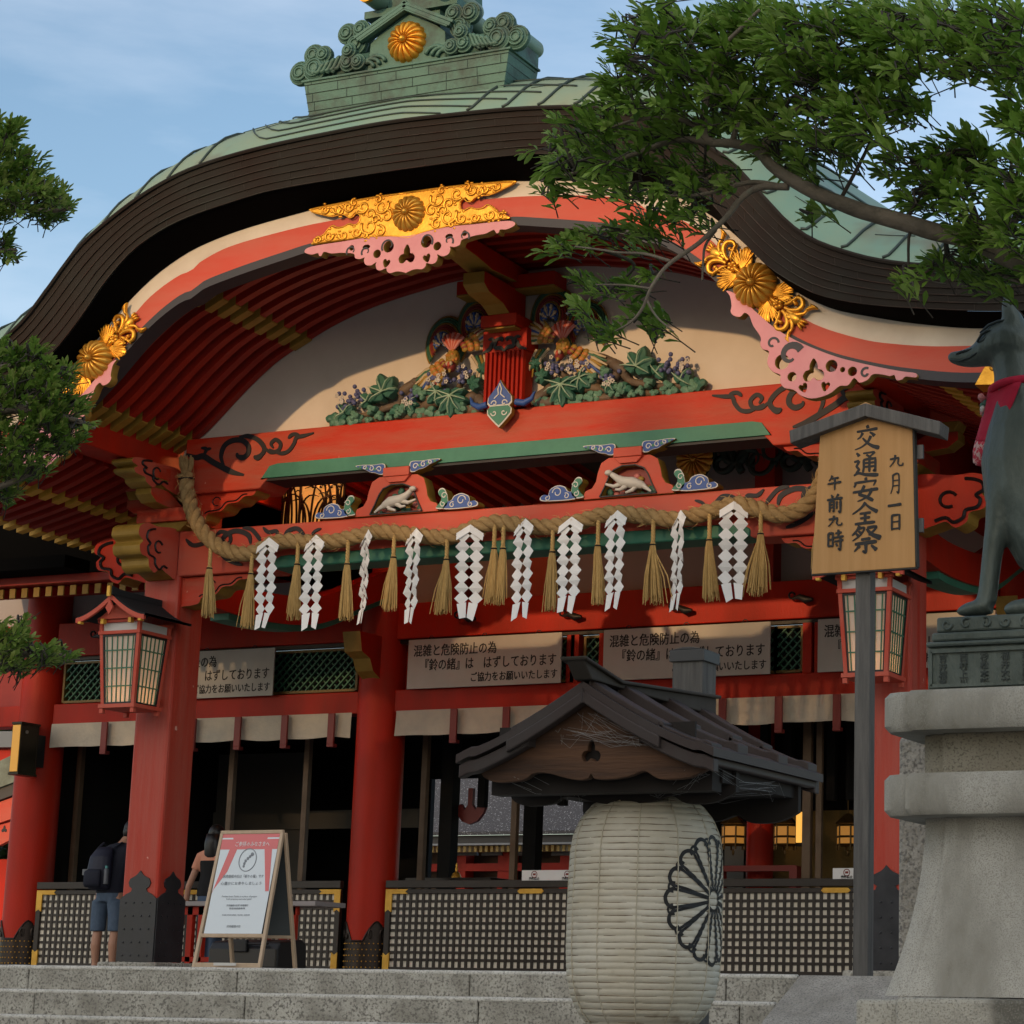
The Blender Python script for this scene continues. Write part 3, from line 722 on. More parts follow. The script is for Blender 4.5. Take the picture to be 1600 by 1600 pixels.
# frog-leg struts between the beams, each with a carving and coloured cloud ends
def frogleg(cx, horse):
    z0 = 4.455
    half = [(.0,4.845),(.22,4.845),(.30,4.80),(.335,4.70),(.35,4.62),(.39,4.56),(.46,4.535),(.475,4.50),(.475,z0)]
    out = [(cx+x,z) for x,z in half]+[(cx-x,z) for x,z in half[::-1][:-1]]
    hole = [(-.30,z0+.012),(.30,z0+.012),(.25,4.56),(.205,4.66),(.16,4.72),(.07,4.755),(-.07,4.755),(-.16,4.72),(-.205,4.66),(-.25,4.56)]
    k = flat([out, [(cx+x,z) for x,z in hole]], -.03, .16, 'frog_leg_strut', [PINKR, OCHRE], HALL, bev=.006)
    b = MB(); b.box(cx-.15,cx+.15,-.075,.14,4.835,4.925); b.prism([(cx-.09,4.775),(cx+.09,4.775),(cx+.15,4.835),(cx-.15,4.835)], -.06, .12); b.build('bearing_block', PINKR, k, bevel=.006)
    b = MB(); b.prism([(cx+x*.98,z) for x,z in hole], .06, .08); b.build('dark_backing', MAROON, k)
    b = MB()
    hp = [(cx+x,z) for x,z in hole]; hp.append(hp[0])
    for i in range(len(hp)-1): b.bar((hp[i][0],-.036,hp[i][1]),(hp[i+1][0],-.036,hp[i+1][1]),.012,.016,(0,1,0))
    b.build('black_outline', BLACK, k)
    # white animal among flowers
    b = MB(); s = -1 if horse else 1
    def L_(pts, r, n=8): b.tube([(cx+s*x*1.22, y-.02, z0+(z-z0)*1.12) for x,y,z in pts], [q*1.12 for q in r], n)
    L_([(-.12,-.0,4.54),(-.04,-.03,4.565),(.05,-.02,4.585),(.10,-.02,4.62),(.145,-.03,4.655)], [.035,.052,.045,.03,.022])
    b.ball((cx+s*.20,-.065,4.69),(.040,.030,.028),10,7)
    L_([(.04,-.02,4.57),(.12,-.03,4.545),(.19,-.03,4.57)], [.026,.018,.010]); L_([(-.11,0,4.55),(-.16,-.02,4.51),(-.20,-.02,4.48)], [.03,.018,.01]); L_([(-.08,-.02,4.55),(-.05,-.04,4.50),(.01,-.04,4.48)], [.03,.018,.011]); L_([(.0,-.03,4.55),(.06,-.04,4.51),(.1,-.04,4.515)], [.026,.016,.01])
    b.build('white_animal_carving', mat('carved animal white', (.55,.52,.47), .5), k, smooth=60)
    b = MB(); rr = random.Random(int(cx*10)+9)
    for i in range(26):
        x = rr.uniform(-.25,.25); z = 4.48+rr.random()*max(.02,(.23-abs(x)*.75)); b.mi((0,0,1,2)[i%4]); b.ball((cx+x,.045,z),(.035,.02,.03),8,5)
    b.build('flower_carving', [LEAFG, mat('carved flower pink',(.5,.16,.14),.5), OCHRE], k, smooth=180)
    # cloud ends: white-edged blue and green swirls
    BL_ = [(.56,4.462),(.88,4.462),(.94,4.49),(.905,4.525),(.85,4.52),(.83,4.575),(.75,4.61),(.67,4.59),(.635,4.545),(.58,4.53)]
    GR_ = [(.465,4.475),(.56,4.47),(.60,4.51),(.59,4.60),(.55,4.67),(.50,4.67),(.485,4.63),(.525,4.575),(.50,4.515)]
    TB_ = [(.15,4.875),(.20,4.865),(.25,4.885),(.31,4.895),(.37,4.925),(.44,4.95),(.49,4.975),(.40,4.98),(.28,4.972),(.15,4.97)]
    for sg in (-1,1):
        for nm, P0, mt, sp in (('blue_cloud', BL_, BLUE, ((.75,4.54,.052,0),(.855,4.492,.028,2),(.65,4.50,.03,1))), ('green_cloud', GR_, GREEN, ((.555,4.60,.034,0),(.545,4.515,.03,2))), ('top_cloud', TB_, BLUE, ((.21,4.92,.032,0),(.30,4.935,.03,1),(.38,4.953,.022,2)))):
            C0 = cat([Vector((*p,0)) for p in P0], 4, True); mx_, mz_ = sum(p.x for p in C0)/len(C0), sum(p.y for p in C0)/len(C0)
            b = MB(); d = 0
            b.mi(0).prism([(cx+sg*p.x, p.y) for p in C0], -.05, .08, 2)
            b.mi(1).prism([(cx+sg*(mx_+(p.x-mx_)*.93), mz_+(p.y-mz_)*.88) for p in C0], -.053, -.03)
            for (x,z,r,a0) in sp:
                pts = [(cx+sg*(x+r*(1-.62*t_)*math.cos(6.5*t_+a0)), z+r*(1-.62*t_)*math.sin(6.5*t_+a0)) for t_ in lin(0,1,22)]
                b.mi(0).ribbon(pts, [.009]*22, -.056-.0004*d, .004); d += 1
                if nm == 'top_cloud': b.mi(3).prism(circ(cx+sg*(x+.05), z+.005, .016, 12), -.0545-.0004*d, -.05)
            b.build(nm, [WHITE, mt, OCHRE, GREEN], k)
frogleg(-1.18, False); frogleg(1.38, True)

# purlins running out to the gable, porch columns and their brackets
for s in (-1,1):
    b = MB(); b.box(*sorted((s*4.0,s*4.36)), -1.66, 3.9, 5.10, 5.42); part(b, 'purlin', RED, bevel=.012)
    x0, x1 = sorted((s*3.77, s*4.21)); xc = s*3.99
    b = MB(); b.box(x0,x1,0,.44,.10,4.62); c = part(b, 'porch_column', REDW, bevel=.03)
    b = MB(); b.box(xc-.36,xc+.36,-.14,.58,.0,.075); part(b, 'plinth', GRAN, c, bevel=.02)
    # black metal sleeve with an onion headed top on every face
    w = .445; prof = [(-.222,.08),(.222,.08),(.222,.70),(.16,.745),(.10,.77),(.085,.80),(.12,.82),(.135,.86),(.115,.90),(.06,.925),(.03,.945),(0,.98)]
    prof = prof+[(-x,z) for x,z in prof[::-1][1:-1] if (x,z) != (-.222,.08)]
    prof = [p for i,p in enumerate(prof) if i==0 or p != prof[i-1]]
    b = MB(); yc = .22
    b.prism([(xc+x,z) for x,z in prof], -.014, .02); b.prism([(xc+x,z) for x,z in prof], .42, .454)
    b.prismx([(yc+x,z) for x,z in prof], x0-.014, x0+.02); b.prismx([(yc+x,z) for x,z in prof], x1-.02, x1+.014)
    for z in lin(.14,.66,5):
        for t in (-.15,-.05,.05,.15):
            b.ball((xc+t,-.015,z),.010,6,4); b.ball((x1+.015,yc+t,z),.010,6,4)
    part(b, 'metal_sleeve', LACQ, c, smooth=30)
    # nose of the lower beam thrust forward: gilt lobed end, red cheek with a black line
    def nose_poly(z0, l, h):
        return [(.02,z0),(.02,z0+h),(-l*.55,z0+h),(-l*.78,z0+h*1.02),(-l*.98,z0+h*.92),(-l*1.02,z0+h*.72),(-l*.90,z0+h*.60),(-l*.97,z0+h*.48),(-l*.92,z0+h*.30),(-l*.74,z0+h*.24),(-l*.70,z0+h*.06),(-l*.55,z0-.02),(-l*.42,z0+.04),(-l*.2,z0)]
    def nose_thing(xa, xb, z0, l, h):
        P = [(v.x,v.y) for v in cat([Vector((a,c_,0)) for a,c_ in nose_poly(z0,l,h)], 4, True)]
        b = MB(); b.prismx(P, xa, xb, 1); n_ = part(b, 'beam_nose', [PINKR, OCHRE])
        b = MB(); off = [(p[0]*.80+.0, z0+.04+(p[1]-z0)*.82) for p in P]
        sel = [off[i] for i in range(int(len(off)*.22), int(len(off)*.92))]
        for e, xx in ((1, xb), (-1, xa)):
            b.tube([(xx, p[0], p[1]) for p in sel], .022, 6, sq=.5)
            b.tube([(xx, -l*.5+.06*math.cos(t), z0+h*.55+.06*math.sin(t)) for t in lin(.5,5.2,12)], .020, 6, sq=.5)
        b.build('black_outline', BLACK, n_)
    nose_thing(xc-.17, xc+.17, 3.98, .62, .46)
    nose_thing(xc-.13, xc+.13, 4.86, .75, .24)
    # nose to the side
    P = [(v.x,v.y) for v in cat([Vector((xc+s*(.22-a*1.15),zz_,0)) for a,zz_ in nose_poly(3.98,.62,.46)], 4, True)]
    b = MB(); b.prism(P, .06, .36, 1); n_ = part(b, 'beam_nose', [RED, OCHRE])
    b = MB(); cx_ = xc+s*.52; sel = [(cx_+(p[0]-cx_)*.84, 4.2+(p[1]-4.2)*.80) for p in P]; sel = sel[int(len(sel)*.2):int(len(sel)*.93)]
    b.tube([(p[0],.06,p[1]) for p in sel], .034, 6, sq=.5)
    b.tube([(xc+s*.55+.08*math.cos(t), .06, 4.22+.07*math.sin(t)) for t in lin(.5,5.2,12)], .032, 6, sq=.5)
    b.build('black_outline', BLACK, n_)
    # stacked bearing blocks and bracket arms
    b = MB()
    def masu(cx, cy, z, w=.30, h=.17):
        b.mi(1).prism([(cx-w*.33,z),(cx+w*.33,z),(cx+w*.5,z+h*.42),(cx-w*.5,z+h*.42)], cy-w*.42, cy+w*.42)
        b.mi(0).box(cx-w*.5,cx+w*.5,cy-w*.5,cy+w*.5,z+h*.42,z+h)
    masu(xc,.22,4.45,.62,.24)
    for (dx,dy) in ((1,0),(0,1)):
        for e in (-1,1):
            pr = [(0,4.70),(.34,4.86),(.62,4.86),(.62,4.78),(.52,4.71),(.30,4.69)]
            if dx: b.mi(0).prism([(xc+e*a,z) for a,z in pr], .12, .32, 1)
            else: b.mi(0).prismx([(.22+e*a,z) for a,z in pr], xc-.10, xc+.10, 1)
            masu(xc+dx*e*.5, .22+dy*e*.5, 4.86, .27, .22)
    masu(xc,.22,4.86,.27,.22)
    part(b, 'bracket_set', [REDH, OCHRE], bevel=.006)
    # small curved bracket with ochre wave under each beam end, on the inside
    for zt, yy in ((4.84,.06),(3.97,.06)):
        b = MB(); xi = s*3.77
        P = [(xi,zt),(xi-s*.85,zt),(xi-s*.80,zt-.05),(xi-s*.70,zt-.055),(xi-s*.62,zt-.11),(xi-s*.50,zt-.12),(xi-s*.42,zt-.19),(xi-s*.26,zt-.21),(xi-s*.2,zt-.28),(xi,zt-.3)]
        P = [(v.x,v.y) for v in cat([Vector((*p,0)) for p in P[1:]], 4)]+[(xi,zt)]
        b.prism(P, yy, yy+.24, 1); n_ = part(b, 'beam_bracket', [REDH, OCHRE])
        b = MB(); b.tube([(p[0]+s*.02,yy,p[1]+.02) for p in P[6:-8]], .014, 6, sq=.5); b.tube([(xi-s*.36+.05*math.cos(t),yy,zt-.085+.045*math.sin(t)) for t in lin(.3,5,12)], .012, 6, sq=.5)
        b.build('black_outline', BLACK, n_)

# ---- gilt fittings and pink pendants of the bargeboard
PL = YB-.045
gp_px = [(222,258),(300,235),(500,190),(700,155),(900,135),(1100,115),(1285,103),(1290,125),(1240,170),(1190,200),(1150,190),(1120,185),(1100,195),(1085,210),(1060,215),(1045,195),(1015,190),(995,215),(1000,245),(1030,262),(1055,255),(1080,255),(1110,268),(1150,258),(1165,232),(1190,235),(1215,260),(1240,275),(1275,300),(1100,325),(900,352),(757,395),(600,392),(450,405),(275,435),(300,390),(340,370),(350,345),(380,340),(400,350),(440,310),(470,300),(500,330),(520,330),(535,295),(520,270),(490,270),(470,290),(420,290),(380,300),(350,318),(300,300),(270,280)]
def g4(p, Y=PL): return xz(400+p[0]/3.2, 250+p[1]/3.2, Y)
def sym(pts):
    """the left-right mean of a traced outline"""
    return pts
half = [(0,7.035),(.4,7.035),(.8,7.02),(1.09,7.0),(1.07,6.965),(.97,6.93),(.86,6.895),(.76,6.905),(.70,6.885),(.66,6.855),(.62,6.865),(.585,6.895),(.54,6.86),(.55,6.80),(.60,6.775),(.66,6.795),(.73,6.77),(.80,6.775),(.84,6.80),(.89,6.775),(.94,6.72),(1.06,6.645),(.8,6.64),(.5,6.635),(.25,6.615),(.10,6.59),(0,6.565)]
out = half+[(-x,z) for x,z in half[::-1][1:-1]]
out = [(v.x,v.y) for v in cat([Vector((*p,0)) for p in out], 3, True)]
gpl = flat([out], PL-.02, .03, 'gilt_plate', GOLD, HALL, bev=.008)
b = MB(); rr = random.Random(2)
def curl(b, cx, cz, r, a0, turns, sg, y, rad, tail=None):
    pts = []
    for t in lin(0, 1, 26):
        q = r*(1-.78*t); a = a0+sg*turns*2*math.pi*t
        pts.append((cx+q*math.cos(a), y, cz+q*math.sin(a)))
    b.tube(pts, [rad*(1-.45*i/26) for i in range(26)], 6)
for s in (-1,1):
    for (cx,cz,r,a0,sg) in ((.30,6.92,.075,2.6,1),(.42,6.74,.085,.5,-1),(.30,6.68,.05,1.5,1),(.50,6.94,.06,-.6,-1),(.66,6.96,.05,3,1),(.78,6.955,.045,.2,-1),(.92,6.965,.04,3,1),(.56,6.70,.05,2.8,1),(.70,6.69,.045,.3,-1),(.86,6.70,.05,2.9,1),(.24,6.82,.06,1.0,1),(.34,6.995,.035,1,1),(.60,6.995,.035,2,-1),(.46,6.655,.03,1,1),(.36,6.80,.045,3.4,-1),(.74,6.93,.035,1.3,-1),(.97,6.675,.03,.5,1),(.42,6.86,.05,4,-1)):
        curl(b, s*cx, cz, r*1.08, a0 if s>0 else math.pi-a0, 1.15, sg*s, PL-.022, .0155)
        for k in range(3):
            a = rr.uniform(0,6.28); b.ball((s*cx+(r+.02)*math.cos(a), PL-.02, cz+(r+.02)*math.sin(a)), (.018,.01,.012), 7, 5)
edge = [(x*.975, 6.80+(z-6.80)*.93) for x,z in out]
b.tube([(x,PL-.02,z) for x,z in edge+edge[:1]], .007, 5)
part(b, 'embossed_scroll', GOLD, gpl, smooth=180)
crest((0,PL-.02,6.815), .175, .085, 'crest', GOLDB, gpl)
def wingset(cx, cz, ang, mir):
    """butterfly and scroll work beside a crest; ang is the way the board runs"""
    b = MB(); ca, sa = math.cos(ang), math.sin(ang); KS = .79
    def T(u, v): u, v = u*KS+.015, v*KS; return (cx+u*ca-v*sa*mir, cz+u*sa+v*ca*mir)
    def blob(u, v, ru, rv, a=0, h=.035):
        x, z = T(u, v); A = (ang+a*mir) if True else 0
        M = Matrix(((math.cos(A),0,-math.sin(A)),(0,1,0),(math.sin(A),0,math.cos(A))))
        b.ball((x, PL-.006, z), (ru*KS, h*.62, rv*KS), 12, 8, M)
    def tb(pts, r, o=.02):
        C = cat([Vector((*T(*p),0)) for p in pts], 6); n = len(C)
        rs_ = [r*.72*(.55+.45*math.sin(math.pi*min(1,(i+2)/(n*.8)))) for i in range(n)]
        b.tube([(c.x, PL-o*.6, c.y) for c in C], rs_, 8)
    for q in (-1,1):                       # wings: a solid domed blade with ribs
        blob(.275, q*.145, .15, .085, q*.95, .020); blob(.34, q*.10, .10, .05, q*.35, .022)
        for k in range(7):
            aa = .42+.18*k; tb([(.225,q*.04),(.225+.13*math.cos(aa),q*(.04+.13*math.sin(aa))),(.225+.25*math.cos(aa),q*(.04+.235*math.sin(aa)))], .017, .026)
        for k in range(4):
            aa = .1+.16*k; tb([(.30,q*.055),(.36+.05*k*.2,q*(.055+.10*math.sin(aa))),(.435-.01*k,q*(.055+.16*math.sin(aa)))], .014, .028)
    for k in range(5): blob(.345+.036*math.cos(k*1.257), .036*math.sin(k*1.257), .03,.03,0,.055)
    blob(.345,0,.02,.02,0,.07); blob(.275,0,.075,.025,0,.052)
    for q in (-1,1):
        for k in range(4): blob(.435+.012*k, q*(.075+.032*k), .058,.019,q*(.9+.2*k),.042)
        tb([(.43,q*.02),(.50,q*.035),(.575,q*.09),(.585,q*.16),(.53,q*.205),(.475,q*.185),(.47,q*.135),(.505,q*.125)], .034)
        blob(.505,q*.128,.026,.026,0,.045)
        tb([(.48,q*.015),(.58,q*.03),(.655,q*.10),(.66,q*.16)], .032)
        for k in range(4): blob(.665+.012*k, q*(.165+.020*k), .058,.017,q*(1.05-.3*k),.042)
    blob(.60,0,.10,.062,.1,.06); blob(.55,-.03,.06,.04,.4,.055)
    for k in range(3): blob(.71,-.032+.032*k,.055,.018,-.35+.35*k,.042)
    return b
def side_fit(s):
    cx, cz = s*3.47, 5.755
    t = math.atan2((BW(3.9)+RB(3.9))/2-(BW(3.1)+RB(3.1))/2, .8)
    dirs = (math.cos(t), math.sin(t))
    b1 = wingset(cx, cz, math.atan2(dirs[1], s*dirs[0]), 1)
    b2 = wingset(cx, cz, math.atan2(-dirs[1], -s*dirs[0]), 1)
    part(b1, 'gilt_butterfly_fitting', GOLD, smooth=180); part(b2, 'gilt_butterfly_fitting', GOLD, smooth=180)
    crest((cx,PL,cz), .205, .13, 'gilt_boss', GOLDB, HALL)
    # end fitting near the tip of the board
    xs_ = lin(5.42,6.0,9); xs_ = xs_ if s>0 else [-q for q in xs_[::-1]]
    b = MB(); strip(b, lambda x: RB(x)-.085+.24*min(1,max(0,(abs(x)-5.42)/.22))**.8-.03*math.cos((abs(x)-5.42)*24), lambda x: RB(x)-.11, xs_, YB-.055, YB+.19)
    for x in (5.58,5.74): curl(b, s*x, RB(x)+.03, .05, 0, 1, s, YB-.06, .010)
    part(b, 'gilt_end_fitting', GOLD, smooth=60)
side_fit(1); side_fit(-1)
# pink pendants (pierced)
YG = YB-.02
ch = [(0,6.245),(.06,6.265),(.11,6.27),(.17,6.262),(.205,6.285),(.215,6.315),(.27,6.30),(.315,6.315),(.33,6.36),(.325,6.385),(.38,6.36),(.44,6.375),(.46,6.42),(.455,6.445),(.50,6.435),(.555,6.45),(.57,6.49),(.62,6.505),(.72,6.52),(.82,6.525),(.90,6.55),(.93,6.515),(.955,6.52),(.97,6.545),(1.04,6.54),(1.12,6.575),(1.05,6.62),(.7,6.63),(.4,6.635),(0,6.60)]
o1 = [(v.x,v.y) for v in cat([Vector((*p,0)) for p in ch], 4)]; o1 = o1+[(-x,z) for x,z in o1[::-1][1:-1]]
def heart(x,z,r,tilt):
    P = [(0,-1),(.75,-.1),(.8,.55),(.35,.75),(0,.45),(-.35,.75),(-.8,.55),(-.75,-.1)]
    c_, s_ = math.cos(tilt), math.sin(tilt)
    return [(x+r*(p.x*c_-p.y*s_), z+r*(p.x*s_+p.y*c_)) for p in cat([Vector((*p,0)) for p in P], 4, True)]
def trefoil(x,z,r):
    P = [(0,1.75),(.45,1.05),(.5,.5),(.95,.35),(1.25,-.15),(1.0,-.75),(.45,-.8),(0,-.45),(-.45,-.8),(-1.0,-.75),(-1.25,-.15),(-.95,.35),(-.5,.5),(-.45,1.05)]
    return [(x+r*p.x, z+r*p.y) for p in cat([Vector((*p,0)) for p in P], 4, True)]
holes = [trefoil(0,6.40,.068)]
for s in (-1,1): holes += [heart(s*.215,6.365,.045,s*.3), circ(s*.20,6.52,.055,18), circ(s*.32,6.465,.040,16), [(s*(.44+.045*math.cos(t)), 6.545+.028*math.sin(t)) for t in lin(0,6.0,14)], circ(s*.60,6.555,.026,12)]
gg = flat([o1]+holes, YG-.05, .10, 'pierced_pendant', [PINK, OCHRE], HALL, bev=.004)
gg['label'] = 'pink pierced pendant under the middle of the bargeboard'
b = MB(); d = 0
for s in (-1,1):
    for (x,z,r) in ((.60,6.525,.055),(.20,6.53,.075),(.44,6.50,.05)):
        pts = [(s*(x+r*(1-.6*t)*math.cos(4.5*t-.6)), z+r*(1-.6*t)*math.sin(4.5*t-.6)) for t in lin(0,1,16)]
        b.ribbon(pts, [.018*(1-.5*t) for t in lin(0,1,16)], YG-.0535-.0004*d, .006); d += 1
b.build('charcoal_curl', CHAR, gg)
def z5(p, s):
    x, z = xz(1050+p[0]/2.909, 330+p[1]/2.909, YG-.05); return (s*x, z)
gs = [(245,362),(262,385),(270,430),(265,455),(280,475),(310,480),(330,462),(352,478),(368,520),(402,572),(400,605),(412,628),(440,638),(432,690),(455,728),(492,745),(490,775),(510,803),(552,812),(585,838),(635,852),(692,840),(728,822),(762,795),(800,792),(828,758),(852,780),(890,766),(912,742),(950,742),(990,750),(1010,745),(1020,768),(1045,766),(1062,752),(1110,756),(1108,736),(1050,728),(960,712),(850,688),(750,662),(650,625),(560,585),(470,532),(390,465),(320,400),(275,368)]
for s in (1,-1):
    o = [(v.x,v.y) for v in cat([Vector((*z5(p,s),0)) for p in gs], 3, True)]
    def c5(x,y,r): c_ = z5((x,y),s); return circ(c_[0],c_[1],r,16)
    t_ = z5((643,738),s); h1 = z5((597,802),s); h2 = z5((697,795),s)
    g = flat([o, trefoil(t_[0],t_[1],.075), heart(*h1,.045,.4*s), heart(*h2,.045,-.2*s), c5(500,685,.065), c5(545,752,.04), c5(725,703,.052), c5(820,728,.04), c5(775,720,.022)], YG-.05, .10, 'pierced_pendant', [PINK, OCHRE], HALL, bev=.004)
    b = MB()
    for k, (x,y,r,a0) in enumerate(((458,600,.055,0),(540,655,.10,.4),(880,735,.045,1))):
        c_ = z5((x,y),s); pts = [(c_[0]+s*r*(1-.6*t)*math.cos(5*t+a0), c_[1]+r*(1-.6*t)*math.sin(5*t+a0)) for t in lin(0,1,16)]
        b.ribbon(pts, [.02+(.05 if k==1 else 0)*(1-t) for t in lin(0,1,16)], YG-.0535-.0004*k, .006)
    b.build('charcoal_curl', CHAR, g)

# ---- ridge ornament over the gable
YR = -2.12; ZR = 7.90
b = MB()
def taper(z0, z1, h0, h1, y0, y1, d0):
    b.add([(-h0,y0+d0,z0),(h0,y0+d0,z0),(h0,y1,z0),(-h0,y1,z0),(-h1,y0,z1),(h1,y0,z1),(h1,y1,z1),(-h1,y1,z1)], [(0,3,2,1),(4,5,6,7),(0,1,5,4),(1,2,6,5),(2,3,7,6),(3,0,4,7)])
taper(7.60, ZR+.28, 1.00, 1.10, YR, YR+.55, .06)
b.box(-1.12,1.12,YR-.015,YR+.56,ZR+.272,ZR+.295)
ridge = part(b, 'ridge_ornament', PATD, bevel=.006)
b = MB(); rr = random.Random(8)
for k in range(4):
    z = ZR+.02+.085*k-.03; f = (z-7.60)/.58; h = 1.0+.10*f; y = YR+.06*(1-f)-.003
    b.tube([(-h,y,z),(h,y,z),(h+.003,YR+.5,z)], .0035, 4)
    x = -h+rr.random()*.3
    while x < h: b.tube([(x,y,z),(x,y-.008,z+.08)], .0025, 4); x += rr.uniform(.3,.42)
b.build('sheet_joint', SEAM, ridge)
# house-shaped plate behind the crest and its moulded gable
zb = ZR+.29
b = MB()
b.prism([(-.42,zb),(.42,zb),(.40,zb+.28),(.30,zb+.36),(0,zb+.54),(-.30,zb+.36),(-.40,zb+.28)], YR+.03, YR+.50)
b.prism([(-.30,zb+.36),(.30,zb+.36),(.24,zb+1.3),(-.24,zb+1.3)], YR+.10, YR+.9)
for s in (-1,1):
    b.bar((s*-.02,YR+.0,zb+.565),(s*.50,YR+.0,zb+.30),.12,.035); b.bar((s*-.02,YR+.03,zb+.60),(s*.53,YR+.03,zb+.325),.18,.03)
    b.bar((s*-.0,YR-.03,zb+.53),(s*.47,YR-.03,zb+.29),.05,.02)
b.build('gabled_plate', PATD, ridge, bevel=.004)
crest((0,YR+.03,zb+.235), .205, .10, 'crest', GOLD, ridge)
def cloudlobe(x, z, r, dz=0):
    b.ball((x,YR+.06-dz,z),(r,.07,r),16,8)
    for q in (.92,.62,.36):
        b.tube([(x+r*q*math.cos(t), YR+.06-dz-.07*math.sqrt(max(.05,1-q*q))-.004, z+r*q*math.sin(t)) for t in lin(0,2*math.pi,22)], .011, 5)
for s in (-1,1):
    b = MB()
    for (x,z,r,d) in ((1.16,.10,.11,0),(.98,.11,.12,.03),(1.02,.26,.10,.0),(.90,.24,.08,.02),(.62,.12,.085,.02),(.50,.10,.07,.04),(.56,.30,.10,0),(.66,.42,.095,.0),(.50,.43,.085,.02),(.60,.22,.07,.05)): cloudlobe(s*x, zb+z, r*1.1, d)
    for k in range(5):
        b.tube([(s*(.66+.05*k+.13*t), YR+.01-.01*k, zb+.03+.17*(1-t)*(1-.13*k)+.02*math.sin(9*t)) for t in lin(0,1,12)], .022, 6)
    for k in range(3): b.tube([(s*(.44-.06*k+.10*math.cos(t)), YR+.01, zb+.03+.07*math.sin(t)+.02*k) for t in lin(0,3.1,10)], .02, 6)
    b.box(min(s*.40,s*1.02),max(s*.40,s*1.02),YR+.04,YR+.3,zb,zb+.2)
    b.build('cloud_scroll', PATD, ridge, smooth=180)
b = MB()
for s in (-1,1):
    for (x,z,r) in ((1.02,zb+.24,.085),(.60,zb+.40,.085),(.36,zb+.72,.085)):
        b = MB(); b.tube([(s*x,YR+.06,z),(s*x,YR+.62,z),(s*x,YR+.66,z)], [r,r,r*.8], 20); b.build('round_tube_tile', PATINA, ridge, smooth=40)
    b = MB(); b.box(min(s*.80,s*1.08),max(s*.80,s*1.08),YR+.2,YR+.58,zb,zb+.16); b.build('tube_support', PATD, ridge)
b = MB(); b.tube([(-.36,YR-.12,zb+.72),(-.36,YR+.1,zb+.72)], .095, 20); b.tube([(.36,YR-.12,zb+.72),(.36,YR+.1,zb+.72)], .095, 20)
b.build('gilded_tube_neck', PATINA, ridge, smooth=40)
b = MB(); b.box(-.5,.5,YR+.05,YR+.3,zb+.55,zb+.62); b.build('cross_slab', PATD, ridge)
for x in (-.36,.36):
    b = MB()
    b.tube([(x,YR-.155,zb+.72),(x,YR-.115,zb+.72)], .10, 24); b.tube([(x+.06*math.cos(t),YR-.16,zb+.72+.06*math.sin(t)) for t in lin(0,6.3,20)], .012, 5); b.ball((x,YR-.155,zb+.72),(.04,.02,.04),10,6)
    b.build('gilt_end_disc', GOLD, ridge, smooth=40)
# ridge running back
b = MB(); b.prismx([(YR+.5,7.7),(6.5,8.4),(6.5,9.0),(YR+.5,8.35)], -.45, .45); part(b, 'ridge', PATD)

# ------------------------------------------------------------------ the hall behind the porch
YH = 4.3
def hcol(x, par=HALL):
    b = MB(); b.lathe([(.295,.12),(.29,1.0),(.29,4.9)], (x,YH,0), 40); c = part(b, 'round_column', RED, smooth=40)
    b = MB(); b.lathe([(.40,0),(.38,.05)], (x,YH,0), 24); part(b, 'plinth', GRAN, c)
    b = MB()                                   # studded metal shoe with onion heads round the foot
    prof = [(-.5,0),(.5,0),(.5,.24),(.36,.30),(.20,.36),(.16,.40),(.24,.42),(.30,.46),(.26,.52),(.12,.55),(0,.60)]
    Rr = .297; vs = []
    def topz(a):
        q = ((a/(math.pi/2)) % 1)-.5; q = abs(q)*2   # four heads
        return .05+ (.34 if q > .62 else .36+.20*(1-(q/.62)**1.5))
    nA = 96
    for i in range(nA):
        a = 2*math.pi*i/nA
        for z in (.04, topz(a)): vs.append((x+Rr*math.cos(a), YH+Rr*math.sin(a), z))
    b.add(vs, [(2*i,(2*i+2)%(2*nA),(2*i+3)%(2*nA),2*i+1) for i in range(nA)])
    b.tube([(x+(Rr+.002)*math.cos(2*math.pi*i/nA), YH+(Rr+.002)*math.sin(2*math.pi*i/nA), topz(2*math.pi*i/nA)) for i in range(nA+1)], .012, 5)
    for k in range(4):
        a0 = math.pi/4+k*math.pi/2
        for e in (-1,1):
            b.tube([(x+(Rr+.003)*math.cos(a0+e*(.22+.07*math.cos(t))), YH+(Rr+.003)*math.sin(a0+e*(.22+.07*math.cos(t))), .47+.05*math.sin(t)) for t in lin(0,6.3,16)], .014, 5)
    b.mi(1)
    for z in lin(.09,.36,5):
        for i in range(36):
            a = 2*math.pi*(i+.5*(int(z*100)%2))/36; b.ball((x+.298*math.cos(a), YH+.298*math.sin(a), z), .009, 6, 4)
    part(b, 'metal_shoe', [mat('dark bronze fitting', (.035,.025,.02), .4, metal=.6), GOLDB], c, smooth=60)
for x in (-9.08,-4.0,4.0,9.1): hcol(x)
b = MB()
for xa, xb in ((-13,-9.3),(-8.8,-4.25),(-3.74,3.74),(4.25,8.8)): b.box(xa,xb,YH-.14,YH+.14,3.06,3.325)
part(b, 'lower_tie_beam', RED, bevel=.01)
b = MB()
for xa, xb in ((-13,-9.3),(-8.8,-4.25),(-3.74,3.74),(4.25,8.8)): b.box(xa,xb,YH-.16,YH+.16,3.93,4.36)
part(b, 'upper_tie_beam', RED, bevel=.01)
b = MB(); b.box(-13,9,YH-.02,YH+.02,3.89,3.93); b.box(-13,9,YH-.10,YH-.05,3.885,3.93); part(b, 'dark_rail', DWOOD)
b = MB(); b.box(-13,9,YH+.08,YH+.12,4.36,6.6); part(b, 'plaster_wall', mat('grey plaster', (.34,.31,.29), .8))
